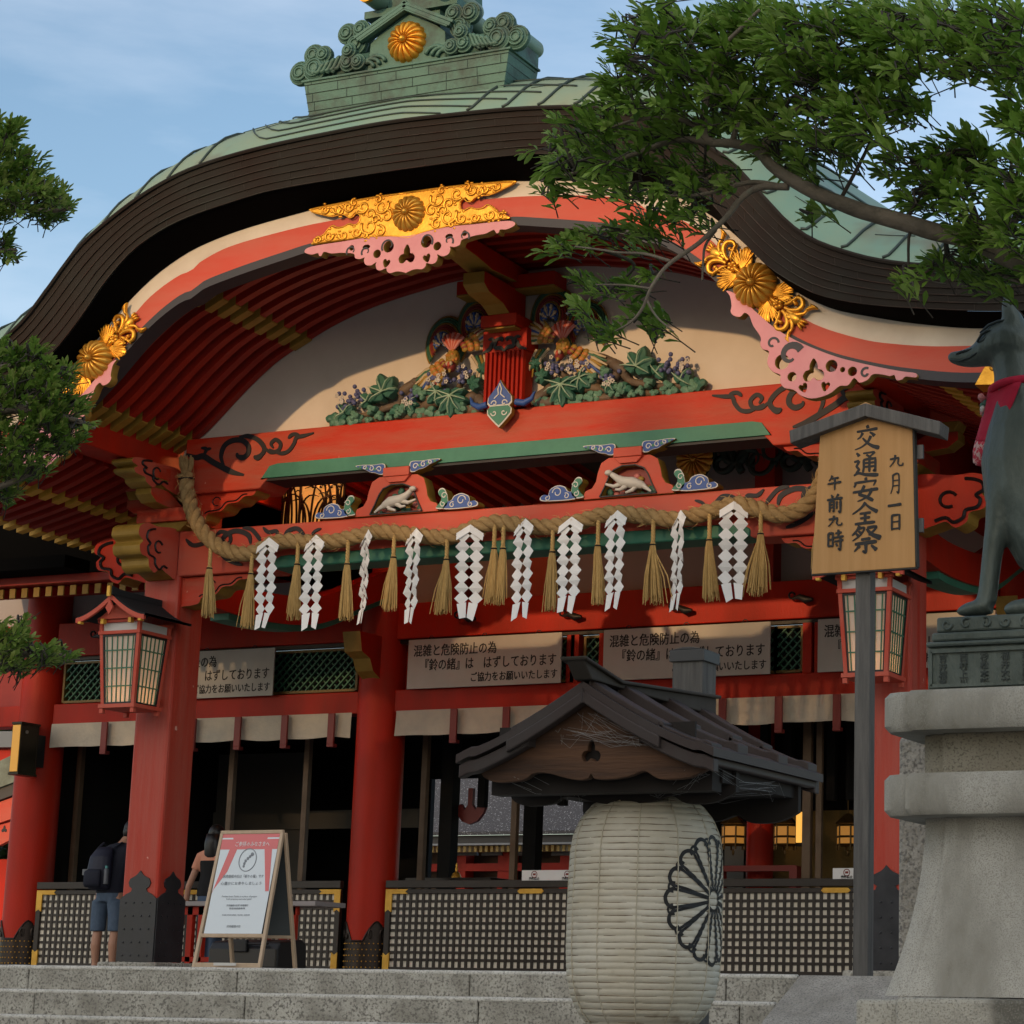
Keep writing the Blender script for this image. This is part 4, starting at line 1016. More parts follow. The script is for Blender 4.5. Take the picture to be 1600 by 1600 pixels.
# panels of the band between the beams: red posts, green diagonal lattice in openings
b = MB(); b.box(-13,9,YH+.03,YH+.07,3.32,3.89); part(b, 'panel_board', REDD)
def lattice(x0, x1, z0, z1):
    lat = MB(); fr = MB(); bk = MB()
    y = YH-.02; n = 0; st = .105; h = z1-z0
    k = x0-h
    while k < x1:
        for e in (1,-1):
            pa = (k, z0) if e > 0 else (k+h, z0); pb = (k+h, z1) if e > 0 else (k, z1)
            # clip to the opening
            ts = [0,1]
            dx = pb[0]-pa[0]
            if dx:
                t0, t1 = sorted(((x0-pa[0])/dx, (x1-pa[0])/dx)); a_, c_ = max(0,t0), min(1,t1)
                if c_-a_ > .03:
                    P = (pa[0]+dx*a_, y-.012*e, pa[1]+h*a_); Q = (pa[0]+dx*c_, y-.012*e, pa[1]+h*c_)
                    lat.bar(P, Q, .016, .026, (0,1,0))
        k += st
    for (a,c,d,f) in ((x0-.03,x0,z0-.02,z1+.02),(x1,x1+.03,z0-.02,z1+.02)): fr.box(a,c,YH-.06,YH+.02,d,f)
    fr.box(x0,x1,YH-.06,YH+.02,z0-.03,z0); fr.box(x0,x1,YH-.06,YH+.02,z1,z1+.03)
    bk.box(x0,x1,YH+.024,YH+.029,z0,z1)
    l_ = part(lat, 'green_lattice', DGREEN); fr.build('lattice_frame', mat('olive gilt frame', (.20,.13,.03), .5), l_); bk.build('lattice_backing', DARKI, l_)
for x0, x1 in ((-8.72,-6.75),(-6.5,-4.36),(-1.25,-.92),(1.13,1.42),(-3.5,-1.5),(-.9,1.1),(1.75,3.5)): lattice(x0, x1, 3.375, 3.845)
b = MB()
for x in (-6.62,-1.37,-1.0+.0,1.52,-1.42,1.66): b.box(x-.055,x+.055,YH-.12,YH+.03,3.325,3.885)
part(b, 'panel_post', RED, bevel=.006)
# curved beams joining the porch columns to the hall, with gilt-edged noses on the hall columns
for s in (-1,1):
    x = s*4.0
    b = MB()
    pts = cat([Vector((.44,3.9,0)),Vector((1.4,3.86,0)),Vector((2.6,3.98,0)),Vector((3.6,4.35,0)),Vector((4.1,4.55,0))], 6)
    poly = [(p.x,p.y+.22) for p in pts]+[(p.x,p.y-.10) for p in pts[::-1]]
    b.prismx(poly, x-.15, x+.15); r_ = part(b, 'curved_tie_beam', RED)
    b = MB(); b.prismx([(p.x,p.y-.10) for p in pts[4:]]+[(p.x,p.y-.17) for p in pts[4:][::-1]], x-.12, x+.12); part(b, 'green_underside', GREEN, r_)
    b = MB(); P = [(x+.0-.24,3.98),(x-.24,3.44),(x-.05,3.5),(x+.1,3.6),(x+.26,3.98)]
    b.prismx([(YH-.27,3.95),(YH-.27,3.45),(YH-.42,3.52),(YH-.5,3.66),(YH-.68,3.72),(YH-.74,3.95)], x-.12, x+.12, 1); part(b, 'beam_nose', [RED, OCHRE])
# gilt chrysanthemum and dark carved panels above the tie beam
_c = at(1085,718,Y=YH-.22); g = crest((_c.x,YH-.22,_c.z), .235, .05, 'carved_crest', GOLDB, HALL, disc=.14)
b = MB()
for (cx, cz, n) in ((at(1140,715,Y=YH-.12).x,at(1140,715,Y=YH-.12).z-.05,5),(at(1245,735,Y=YH-.12).x,5.75,5),(at(950,770,Y=YH-.12).x,5.55,2)):
    b = MB()
    for k in range(n): curl(b, cx+.18*(k-n/2), cz+.12*(k%2), .17, k, 1.2, 1 if k%2 else -1, YH-.12, .05)
    part(b, 'dark_scroll_carving', mat('dark green carving', (.02,.045,.035), .5), smooth=180)
b = MB()
for x in (-3.0,at(850,740,Y=YH-.1).x,at(1198,720,Y=YH-.1).x): b.box(x-.12,x+.12,YH-.15,YH+.08,4.36,6.3)
b.prism([(at(835,755,Y=YH).x-.25,5.60),(at(835,755,Y=YH).x+.3,5.60),(at(835,755,Y=YH).x+.3,5.85),(at(835,755,Y=YH).x-.1,5.72)], YH-.3, YH-.16); part(b, 'upper_post', REDD)
# porch ceiling with its rafters
b = MB()
for i in range(30):
    x = -3.95+.24*i; lo = x < -1.0
    b.bar((x,.5,5.85 if lo else 6.4),(x,4.3,5.50 if lo else 6.3),.10,.12)
part(b, 'porch_rafter', RED)
b = MB(); b.add([(-4.2,.42,5.93),(-.9,.42,5.93),(-.9,4.3,5.58),(-4.2,4.3,5.58)], [(0,1,2,3)]); b.add([(-.9,.42,6.5),(4.2,.42,6.5),(4.2,4.3,6.4),(-.9,4.3,6.4)], [(0,1,2,3)])
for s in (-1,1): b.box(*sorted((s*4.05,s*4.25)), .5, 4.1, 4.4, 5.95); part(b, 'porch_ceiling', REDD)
# two tiers of rafter ends along the main eave
for s in (-1,1):
    for (y, z, dx, zt, mtip) in ((1.35,4.20,.172,.085,1),(2.3,4.62,.172,.085,1)):
        for i in range(25 if s < 0 else 12):
            x = s*(4.55+dx*i); b = MB(); t = MB(); b.bar((x,y+.02,z),(x,YH+.3,z+(YH-y)*.22),.075,.10); t.box(x-.04,x+.04,y,y+.02,z-.055,z+.055)
            r_ = part(b, 'eave_rafter', REDD); t.build('rafter_tip', OCHRE, r_)
    b = MB(); x0, x1 = sorted((s*4.5, s*9.7))
    b.add([(x0,1.3,4.30),(x1,1.3,4.30),(x1,YH+.5,4.98),(x0,YH+.5,4.98)], [(0,1,2,3)]); b.box(x0,x1,1.25,1.5,4.27,4.36); b.box(x0,x1,2.2,2.32,4.52,4.6)
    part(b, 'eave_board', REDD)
    b = MB(); b.prismx([(1.75,5.0),(1.75,5.3),(7,6.6),(7,6.3)], x0, x1); part(b, 'main_roof', PATINA)
    b = MB(); b.box(x0,x1,1.62,1.68,4.45,5.35); part(b, 'eave_closure', EAVEBLK)  # added upright sheet closing the sky gap, coloured near-black like the dark eave
    b = MB(); x0, x1 = sorted((s*6.0, s*9.7)); b.box(x0,x1,.86,1.28,4.36,4.50); part(b, 'eave_edge', EAVEBLK)
# dark room behind the fence
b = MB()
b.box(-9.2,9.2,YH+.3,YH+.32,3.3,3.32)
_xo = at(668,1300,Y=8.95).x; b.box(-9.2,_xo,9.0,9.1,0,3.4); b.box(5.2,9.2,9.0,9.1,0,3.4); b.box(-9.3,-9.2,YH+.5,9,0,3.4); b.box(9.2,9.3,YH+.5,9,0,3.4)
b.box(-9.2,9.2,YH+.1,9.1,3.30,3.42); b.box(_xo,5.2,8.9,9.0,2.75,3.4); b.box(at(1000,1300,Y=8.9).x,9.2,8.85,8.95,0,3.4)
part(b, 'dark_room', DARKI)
b = MB(); b.box(-8.6,-7.2,7.4,7.45,.1,3.0); b.box(-8.6,-5.2,7.35,7.38,1.95,2.2); part(b, 'pale_inner_panel', mat('dim inner panel', (.075,.072,.065), .8))
b = MB()                                        # slender posts of the open shutters
for px in (122,361,478,663,806,1262):
    p = at(px, 1250, Y=5.1); wdt = .075 if px not in (1262,) else .10
    b.box(p.x-wdt/2,p.x+wdt/2,5.06,5.14,.1,3.1)
p = at(1280,1250,Y=5.1); b.box(p.x-.035,p.x+.035,5.08,5.14,.1,3.1)
part(b, 'slender_post', WOODI, bevel=.004)
b = MB()
for px in (700,755,880,1195,1232,1300,1330):
    p = at(px, 1230, Y=6.2); b.box(p.x-.05,p.x+.05,6.15,6.25,2.1 if px not in (700,) else 0,3.3)
for px in (665+35,832): 
    p = at(px,1300,Y=6.2); b.box(p.x-.09,p.x+.09,6.12,6.3,0,3.3)
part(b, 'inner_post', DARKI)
b = MB(); p = at(735,1272,Y=6.3)
P = [(-.20,.06),(-.17,.0),(-.10,-.07),(0,-.10),(.10,-.07),(.17,0),(.20,.06),(.12,.10),(.07,.04),(.03,.09),(.03,.25),(-.03,.25),(-.03,.09),(-.07,.04),(-.12,.10)]
b.prism([(p.x+a*1.1,p.z+c_*1.3) for a,c_ in P], 6.28, 6.34); b.box(-2.7,-.6,6.3,6.36,p.z+.25,p.z+.45); part(b, 'inner_pendant_board', MAROON)

# ------------------------------------------------------------------ fences
FY = 4.12
def fence(x0, x1, label, lozenges, zb=.06):
    t = thing('lattice_fence', ((x0+x1)/2, FY, 0), label, 'fence', 'lattice fences between the round columns')
    b = MB(); b.box(x0,x1,FY-.04,FY+.04,1.00,1.085); b.box(x0,x1,FY-.025,FY+.025,.93,.985); b.box(x0,x1,FY-.03,FY+.03,.02,.10); b.box(x0,x0+.07,FY-.03,FY+.03,.1,.93); b.box(x1-.07,x1,FY-.03,FY+.03,.1,.93)
    b.build('rail_frame', DWOOD, t, bevel=.005)
    b = MB(); p = .0845; n = int((x1-x0-.14)/p); p = (x1-x0-.14)/n
    for i in range(1,n): b.box(x0+.07+p*i-.0165,x0+.07+p*i+.0165,FY-.012,FY+.006,.1,.93)
    for k in range(10):
        z = .10+.083*(k+.0)+.0; 
        if k: b.box(x0+.07,x1-.07,FY-.008,FY+.005,z-.0155,z+.0155)
    b.build('lattice', DWOOD, t)
    b = MB(); b.box(x0+.03,x1-.03,FY+.007,FY+.02,.1,.93); b.build('pale_panel', mat('pale fence panel', (.80,.74,.63), .8), t)
    b = MB(); y = FY-.032
    for s, xe in ((1,x0),(-1,x1)):
        P = [(xe,.985),(xe+s*.30,.985),(xe+s*.265,.9575),(xe+s*.30,.93),(xe+s*.085,.93),(xe+s*.085,.72),(xe+s*.0425,.75),(xe,.72)]
        b.prism(P, y, y+.02); P = [(xe,.02),(xe+s*.085,.02),(xe+s*.085,.26),(xe+s*.0425,.23),(xe,.26)]; b.prism(P, y-.004, y+.02)
    for x in lozenges: b.prism([(x-.17,.957),(x-.14,.985),(x+.14,.985),(x+.17,.957),(x+.14,.93),(x-.14,.93)], y, y+.02)
    b.build('gilt_fitting', GOLDP, t, bevel=.002); return t
fence(-8.77, -4.31, 'dark lattice fence with gilt corners left of the middle round column', [-6.5])
fence(-3.69, 3.69, 'long dark lattice fence with gilt corners behind the paper lantern', [-1.78, 1.92])

# stickers on the fence rail
def sticker(x0, x1, label, n):
    b = MB(); b.box(x0,x1,FY-.052,FY-.046,1.075,1.19)
    o = b.build('no_photo_sticker', PAPER); tag(o, label, 'sticker', 'white stickers on the fence rail')
    b = MB()
    for k in range(n):
        cx = x0+.16+.42*k
        b.tube([(cx+.035*math.cos(t), FY-.0545, 1.143+.035*math.sin(t)) for t in lin(0,6.3,20)], .004, 4)
        b.box(cx-.018,cx+.018,FY-.0545,FY-.051,1.133,1.155)
    q = b.build('camera_mark', MAROON, o)
    for k in range(n): text('撮影禁止', x0+.16+.42*k, 1.083, FY-.0535, .034, 'lettering', INK, o, 'CENTER', off=.001)
p = at(819,1365,Y=FY); sticker(p.x, p.x+.62, 'long white no-photo sticker on the fence rail beside the paper lantern', 2)
p = at(1304,1366,Y=FY); sticker(p.x, p.x+.30, 'small white no-photo sticker on the fence rail beside the grey signpost', 1)

# ------------------------------------------------------------------ notice boards and cloth valances
def board(x0, x1, z0, z1, label):
    y = 4.07
    t = thing('notice_board', ((x0+x1)/2, y, z0), label, 'notice board', 'white notice boards under the tie beam')
    b = MB(); b.box(x0,x1,y,y+.02,z0,z1); b.build('panel', SIGNP, t, bevel=.003)
    b = MB()
    for f in (.15,.5,.85):
        xx = x0+(x1-x0)*f; b.tube([(xx+.03*math.cos(a), y+.01, z1+.01+.03*math.sin(a)) for a in lin(0,6.3,14)], .005, 5)
    b.build('hook', BLACK, t)
    W = x1-x0; L = []
    for s, fx, fz, sz in (('混雑と危険防止の為',.035,.67,.150),('『鈴の緒』は　はずしております',.075,.375,.150),('ご協力をお願いいたします',.415,.11,.118)):
        o = text(s, x0+W*fx, z0+(z1-z0)*fz, y-.002, sz, 'lettering', INK, t, strike=.0042)
        # fit the line to the length it has on the board
        xs = [v.co.x for v in o.data.vertices]; want = {0:.545,1:.90,2:.555}[len(L)]*W
        if len(L)==1: want = .85*W
        f = want/(max(xs)-min(xs)); m0 = min(xs)
        for v in o.data.vertices: v.co.x = m0+(v.co.x-m0)*f
        L.append(o)
    return t
board(-3.53,-1.48,3.315,3.90,'white notice board above the fence just right of the middle round column')
board(-.94,1.125,3.315,3.90,'white notice board partly behind the lantern roof post')
board(-7.45,-5.42,3.31,3.895,'white notice board partly hidden behind the left square column')
board(1.69,3.72,3.31,3.895,'white notice board half hidden behind the tall wooden signpost')
def valance(x0, x1, straps, label):
    t = thing('cloth_valance', ((x0+x1)/2, 4.12, 2.8), label, 'valance', 'cream cloth valances under the tie beam')
    b = MB(); n = int((x1-x0)/.05); xs = lin(x0,x1,n); vs = []
    for x in xs:
        sag = min([abs(x-q) for q in straps]+[.4])
        zb = 2.785-.018*min(1,sag/.25)+.008*math.sin(x*5)
        for k, z in enumerate(lin(3.07,zb,6)): vs.append((x, 4.13-.008*math.sin(x*7+k*.4)*k/5-.015*k/5*min(1,sag/.3), z))
    fs = [(i*6+k,i*6+k+1,(i+1)*6+k+1,(i+1)*6+k) for i in range(n-1) for k in range(5)]
    b.add(vs, fs); b.build('cloth', CLOTH, t, smooth=180)
    for q in straps:
        b = MB(); b.box(q-.045,q+.045,4.05,4.08,2.70,3.06); b.box(q-.045,q+.045,4.05,4.14,2.66,2.70); b.build('red_strap', MAROON, t, bevel=.004)
    return t
sx = lambda px: at(px,1140,Y=4.06).x
valance(-8.78,-4.31,[sx(163),sx(304)-.03,sx(371),sx(444),sx(517)],'cream cloth valance hanging left of the middle round column')
valance(-3.69,3.69,[sx(708),sx(790),sx(880),sx(965),sx(1045),sx(1128),sx(1216),sx(1307)],'long cream cloth valance hanging behind the wooden lantern roof')

# black iron birds of hooks under the upper tie beam
for px, py in ((157,995),(245,990),(458,975),(728,965),(893,962),(1065,952),(1253,935)):
    p = at(px, py, Y=4.05)
    b = MB(); b.tube([(p.x-.12,p.y,p.z),(p.x-.03,p.y,p.z+.02),(p.x+.05,p.y,p.z-.02),(p.x+.13,p.y,p.z-.02)],[.01,.035,.045,.02],8); b.tube([(p.x-.12+.035*math.cos(a),p.y,p.z+.04+.035*math.sin(a)) for a in lin(0,6,14)],.012,6); b.tube([(p.x+.02,p.y,p.z),(p.x+.02,p.y+.12,p.z+.03)],.012,6)
    part(b, 'iron_hook', BLACK, smooth=60)

# ------------------------------------------------------------------ straw rope, paper streamers, straw tassels
def zr(px, py): return at(px, py, Y=-.16)
rp = [(291,742),(293,770),(302,803),(318,832),(341,853),(372,865),(400,862),(425,849),(453,845),(484,847),(520,846),(562,837),(590,831),(625,833),(656,837),(703,839),(740,825),(779,816),(820,822),(858,823),(906,815),(955,802),(1009,807),(1061,811),(1110,799),(1150,788),(1181,794),(1216,804),(1250,796),(1275,772),(1290,735),(1297,712)]
C = cat([zr(*p) for p in rp], 14)
rope = thing('straw_rope', (0,-.16,4.2), 'thick twisted straw rope strung across the porch between two columns', 'rope')
b = MB(); acc = [0]
for i in range(1,len(C)): acc.append(acc[-1]+(C[i]-C[i-1]).length)
for s in range(3):
    pts = []
    for i, p in enumerate(C):
        d = (C[min(i+1,len(C)-1)]-C[max(i-1,0)]).normalized(); u = d.cross(Vector((0,1,0))).normalized(); w = d.cross(u)
        a = acc[i]/.34*2*math.pi+s*2*math.pi/3
        pts.append(p+u*(.039*math.cos(a))+w*(.039*math.sin(a)))
    b.tube(pts, .0435, 10)
b.build('twisted_strand', STRAW, rope, smooth=180)
b = MB(); rr = random.Random(6)
for i in range(520):
    k = rr.randrange(len(C)-1); p = C[k]; d = (C[k+1]-C[max(k-1,0)]).normalized()
    a = rr.uniform(0,6.28); u = d.cross(Vector((0,1,0))).normalized(); w = d.cross(u); o = u*math.cos(a)+w*math.sin(a)
    q = p+o*.075; e = q+o*rr.uniform(.01,.05)+d*rr.uniform(-.10,.10)
    b.tube([q,(q+e)/2+o*.008,e],[.0026,.0022,.001],3,False)
b.build('loose_straw', STRAWT, rope)
b = MB()
for (p, d) in ((C[0], Vector((-.01,-.01,1))),(C[-1], Vector((.01,-.01,1)))):
    for i in range(120):
        a = rr.uniform(0,6.28); r0 = .055*math.sqrt(rr.random()); r1 = r0*rr.uniform(1.2,1.75)
        o = Vector((math.cos(a), math.sin(a), 0))
        b.tube([p+o*r0*1.2-d*.06, p+o*r0*.8, p+o*r1*.9+d*.10, p+o*r1+d*rr.uniform(.14,.20)], [.008,.008,.009,.006], 4, False)
b.build('frayed_end', STRAW, rope)
b = MB()
for p in (C[4], C[-5]): b.tube([(p.x+.075*math.cos(a), p.y+.075*math.sin(a), p.z+.01*math.sin(a)) for a in lin(0,6.29,20)], .010, 6)
b.build('black_tie', BLACK, rope)

def streamer(px, py, pyb, hw, label, seed):
    p = at(px, py, Y=-.255); pb = at(px-10, pyb, Y=-.255); H = p.z-pb.z
    rr = random.Random(seed); b = MB()
    yaw = R_(22)-math.acos(min(1, hw/23.0))
    n = 7; q = .067; qz = .072; pit = (H-.19)/(n+.2); vs = []
    twist = rr.uniform(-.30,.30); lean = rr.uniform(-.012,.012)
    def put(P, bend):
        u_ = (p.z-P[0][2])/H; cs, sn = math.cos(yaw+twist*u_), math.sin(yaw+twist*u_); P = [(x+lean*u_, y, z) for x,y,z in P]
        return [(p.x+x*cs+(y+bend*x*x)*-sn, p.y-.006+x*sn+(y+bend*x*x)*cs, z) for x,y,z in P]
    tw = rr.uniform(-.12,.12)
    for k in range(n):
        z = p.z-.075-pit*k; j = rr.uniform(-.004,.004); cxo = tw*k*.02
        for s in (-1,1):
            c0 = s*q+cxo; tilt = .016*(1 if k%2 else -1); o1 = rr.uniform(-.006,.006)
            P = [(c0-s*q*1.02, .0, z+j), (c0, -tilt*.7-.010+o1, z+qz+j), (c0+s*q*1.03, -.010+o1-tilt*.5, z+j*2), (c0, .016+tilt*.7+o1, z-qz)]
            P = put(P, .3); b.add(P, [(0,1,2,3)])
            Q = [(a, c_-.0+.001, d) for a,c_,d in P]
    # folded top over the rope and the loose ends at the bottom
    for s in (-1,1):
        b.add(put([(0,.02,p.z+.045),(0,-.01,p.z-.035),(s*q*1.9,-.012,p.z-.12),(s*q*1.95,.012,p.z-.045)], 0), [(0,1,2,3)])
        z = p.z-.075-pit*n+.06; a = rr.uniform(-.02,.03)
        b.add(put([(s*.012,0,z),(s*q*1.5,-.01,z-.02),(s*q*1.2+a,-.03,z-.16-rr.random()*.03),(s*.02+a,-.02,z-.15)], 0), [(0,1,2,3)])
    o = b.build('paper_streamer', PAPER); o.modifiers.new('sheet', 'SOLIDIFY').thickness = .0018
    return tag(o, label, 'paper streamer', 'white zigzag paper streamers on the straw rope')
STR = [(419,846,988,21),(492,842,988,19),(573,834,981,12),(648,832,980,16),(735,826,973,23),(819,817,973,17),(892,814,963,21),(963,804,958,18),(1061,804,960,11),(1147,790,944,23)]
words = ['leftmost white zigzag paper streamer on the straw rope','second white zigzag paper streamer from the left on the rope','narrow edge-on paper streamer, third from the left on the rope','fourth white paper streamer from the left, left of the rope middle','broad flat paper streamer, fifth from the left on the rope','slanting sixth paper streamer from the left, left of the broad seventh','broad flat paper streamer, seventh from the left on the rope','third white paper streamer from the right end of the rope','narrowest edge-on paper streamer, second from the right on the rope','rightmost broad white paper streamer on the straw rope']
for i, (a, w) in enumerate(zip(STR, words)): streamer(*a, w, i+1)

def tassel(px, py, pyb, spread, label, seed):
    p = at(px, py, Y=-.20); pb = at(px-9, pyb, Y=-.20); H = p.z-pb.z; rr = random.Random(seed*3+1)
    t = thing('straw_tassel', (p.x, -.20, p.z-H), label, 'straw tassel', 'straw tassels hanging from the rope')
    zt = p.z-H*.26; b = MB()
    for s in (0,1,2): b.tube([(p.x+.010*math.cos(a+s*2.1), -.20+.010*math.sin(a+s*2.1), p.z+.05+(zt-p.z-.05)*q) for q, a in zip(lin(0,1,22), lin(0,16,22))], .0125, 6)
    b.build('braided_cord', STRAWT, t, smooth=180)
    spread *= rr.uniform(.85,1.18); b = MB(); n = rr.randint(70,105); dx = rr.uniform(-.035,.035)
    for i in range(n):
        a = rr.uniform(0,6.28); q = math.sqrt(rr.random()); e = zt-(H*.74)*rr.uniform(.88,1.05)
        c0, s0 = math.cos(a), math.sin(a); w = spread*1.15*q
        out = rr.uniform(1.3,1.9) if rr.random() < .09 else 1
        b.tube([(p.x+.020*q*c0, -.20+.02*q*s0, zt+.02), (p.x+.035*q*c0, -.20+.035*q*s0, zt-.08), (p.x+dx*.5+w*.75*c0*out, -.20+w*.7*s0, (zt+e)/2-.03), (p.x+dx+w*c0*out, -.20+w*.9*s0, e)], [.006,.0065,.0062,.004], 4, False)
    b.build('straw_brush', STRAWT, t)
    b = MB(); b.tube([(p.x+.027*math.cos(a), -.20+.027*math.sin(a), zt) for a in lin(0,6.29,14)], .007, 5); b.build('black_tie', BLACK, t)
TAS = [(329,862,963,.062,'leftmost straw tassel, close to the left column'),(394,868,980,.068,'straw tassel just left of the first paper streamer'),(466,853,966,.060,'straw tassel between the first two paper streamers'),(544,852,967,.062,'straw tassel between the second and third paper streamers'),(616,843,952,.065,'straw tassel between the third and fourth paper streamers'),(699,846,957,.062,'straw tassel left of the broad fifth paper streamer'),(773,828,942,.050,'left half of the twin straw tassels at the rope middle'),(787,828,942,.050,'right half of the twin straw tassels at the rope middle'),(864,832,952,.060,'straw tassel left of the broad seventh paper streamer'),(935,822,942,.062,'straw tassel between the seventh and eighth paper streamers'),(1021,820,942,.095,'widest spread straw tassel, left of the narrowest streamer'),(1109,812,937,.062,'straw tassel left of the rightmost paper streamer'),(1189,802,928,.082,'straw tassel just right of the rightmost paper streamer'),(1279,790,896,.08,'rightmost straw tassel, peeping out behind the wooden sign')]
for i, a in enumerate(TAS): tassel(*a, i+1)

# ------------------------------------------------------------------ lamps
def column_lantern(xc, yc, zb, label):
    """a tapering red lamp with papered sides and a curved dark roof, fixed to the column front"""
    t = thing('column_lantern', (xc, yc, zb), label, 'lantern', 'red roofed paper lanterns on the porch columns')
    h = .70; w0, w1 = .185, .228; b = MB()
    def corner(sx, sy, z): w = w0+(w1-w0)*z/h; return (xc+sx*w, yc+sy*w, zb+z)
    for sx in (-1,1):
        for sy in (-1,1): b.bar(corner(sx,sy,.0), corner(sx,sy,h+.12), .038, .038, (0,1,0)); b.box(xc+sx*.19-.022,xc+sx*.19+.022,yc+sy*.19-.022,yc+sy*.19+.022,zb-.09,zb-.04)
    b.box(xc-.222,xc+.222,yc-.222,yc+.222,zb-.04,zb)
    for z in (h,):
        w = w0+(w1-w0)*z/h+.03
        for s in (-1,1): b.box(xc-w,xc+w,yc+s*(w-.02)-.02,yc+s*(w-.02)+.02,zb+z,zb+z+.035); b.box(xc+s*(w-.02)-.02,xc+s*(w-.02)+.02,yc-w+.04,yc+w-.04,zb+z,zb+z+.035)
    for s in (-1,1): b.box(xc-.27,xc+.27,yc+s*.24-.02,yc+s*.24+.02,zb+h+.12,zb+h+.155)
    b.build('frame', PINKR, t, bevel=.004)
    b = MB()
    for s in (-1,1):
        for ax in (0,1):
            vs = []
            for z in (.012,h-.012):
                w = w0+(w1-w0)*z/h-.004
                for q in (-1,1): vs.append((xc+q*w, yc+s*w, zb+z) if ax==0 else (xc+s*w, yc+q*w, zb+z))
            b.add(vs, [(0,1,3,2)])
    b.build('paper_side', mat('lit lamp paper', (.60,.59,.56), .8, emit=(1.0,.62,.33), estr=.085), t)
    b = MB()
    for s in (-1,1):
        for ax in (0,1):
            def P(u, z, o=.004):
                w = w0+(w1-w0)*z/h; return (xc+u*w, yc+s*(w+o), zb+z) if ax==0 else (xc+s*(w+o), yc+u*w, zb+z)
            for u in lin(-.72,.72,6): b.bar(P(u,.02),P(u,h-.01),.010,.010,(0,1,0) if ax else (1,0,0))
            for z in (.18,.36,.54): b.bar(P(-.88,z,.003),P(.88,z,.003),.012,.012)
    b.build('green_bars', DGREEN, t)
    b = MB()
    for s in (-1,1):
        for ax in (0,1):
            def P(u, z, o=.002):
                w = w0+(w1-w0)*z/h; return (xc+u*w, yc+s*(w+o), zb+z) if ax==0 else (xc+s*(w+o), yc+u*w, zb+z)
            for u in (-.88,.88): b.bar(P(u,.01),P(u,h),.022,.016,(0,1,0) if ax else (1,0,0))
            for z in (.012,h-.012): b.bar(P(-.9,z),P(.9,z),.022,.016)
    b.build('black_inner_frame', BLACK, t)
    b = MB()
    for s in (-1,1): b.box(xc-.225,xc+.225,yc+s*.224-.004,yc+s*.224+.004,zb+h+.035,zb+h+.12); b.box(xc+s*.224-.004,xc+s*.224+.004,yc-.21,yc+.21,zb+h+.035,zb+h+.12)
    b.build('white_frieze', WHITE, t)
    # roof: gable to the front, ridge running back
    zr_ = zb+h+.37; ev = zb+h+.145; half = .42
    rc = lambda x, o=0: ev+o+(zr_-ev)*(1-abs(x)/half)**1.55
    b = MB(); xs = lin(-half,half,25); vs = []
    for x in xs: vs += [(xc+x,yc-.40,rc(x)),(xc+x,yc-.40,rc(x)+.025),(xc+x,yc+.35,rc(x)+.025),(xc+x,yc+.35,rc(x))]
    for i in range(24):
        for q in range(4): b.f.append([4*i+q,4*i+(q+1)%4,4*i+4+(q+1)%4,4*i+4+q]); b.m.append(0)
    b.v = vs
    b.prismx([(yc-.44,zr_+.0),(yc-.44,zr_+.085),(yc-.30,zr_+.065),(yc+.35,zr_+.065),(yc+.35,zr_)], xc-.035, xc+.035)
    b.build('lamp_roof', mat('dark lamp roof copper', (.022,.024,.026), .85, spec=.15), t, smooth=40)
    b = MB(); vs = []
    for x in xs: vs += [(xc+x,yc-.415,rc(x)-.042),(xc+x,yc-.415,rc(x)+.008),(xc+x,yc-.385,rc(x)+.0),(xc+x,yc-.385,rc(x)-.042)]
    for i in range(24):
        for q in range(4): b.f.append([4*i+q,4*i+(q+1)%4,4*i+4+(q+1)%4,4*i+4+q]); b.m.append(0)
    b.v = vs; b.prism([(xc,zr_-.20),(xc+.045,zr_-.13),(xc,zr_-.05),(xc-.045,zr_-.13)], yc-.435, yc-.41)
    b.prism([(xc+x,rc(x)-.05) for x in lin(-.25,.25,15)]+[(xc+.25,zb+h+.15),(xc-.25,zb+h+.15)], yc-.30, yc-.27)
    b.build('lamp_bargeboard', PINKR, t)
    b = MB(); b.box(xc-.018,xc+.018,yc-.465,yc-.44,zr_-.02,zr_+.085)
    for s in (-1,1):
        b.box(xc+s*.37-.018,xc+s*.37+.018,yc-.42,yc-.37,rc(.37)-.06,rc(.37)-.037); b.box(xc+s*.17-.018,xc+s*.17+.018,yc-.32,yc-.27,zb+h+.10,zb+h+.15)
    b.build('gilt_tip', GOLDP, t)
    b = MB(); b.box(xc-.08,xc+.08,yc+.2,.0,zb+.05,zb+.12); b.box(xc-.08,xc+.08,yc+.22,.0,zb+.55,zb+.62); b.build('bracket', PINKR, t)
    lp = bpy.data.lights.new('lamp_bulb', 'POINT'); lp.energy = .9; lp.color = (1,.58,.25); lp.shadow_soft_size = .05
    lo = bpy.data.objects.new('lamp_bulb', lp); link(lo); lo.location = (0,0,.08); lo.parent = t
    # paper lets its bulb through
    return t
mpaper = None
column_lantern(-3.99, -.36, 2.60, 'red paper lantern with a dark curved roof on the left column')
column_lantern(3.99, -.36, 2.60, 'red paper lantern half hidden behind the grey signpost')
m = MATS['lit lamp paper']; nt_ = m.node_tree; bs = nt_.nodes['Principled BSDF']; tr = nt_.nodes.new('ShaderNodeBsdfTranslucent'); tr.inputs[0].default_value = (.75,.62,.45,1)
ms = nt_.nodes.new('ShaderNodeMixShader'); ms.inputs[0].default_value = .45; nt_.links.new(bs.outputs[0], ms.inputs[1]); nt_.links.new(tr.outputs[0], ms.inputs[2]); nt_.links.new(ms.outputs[0], nt_.nodes['Material Output'].inputs[0])

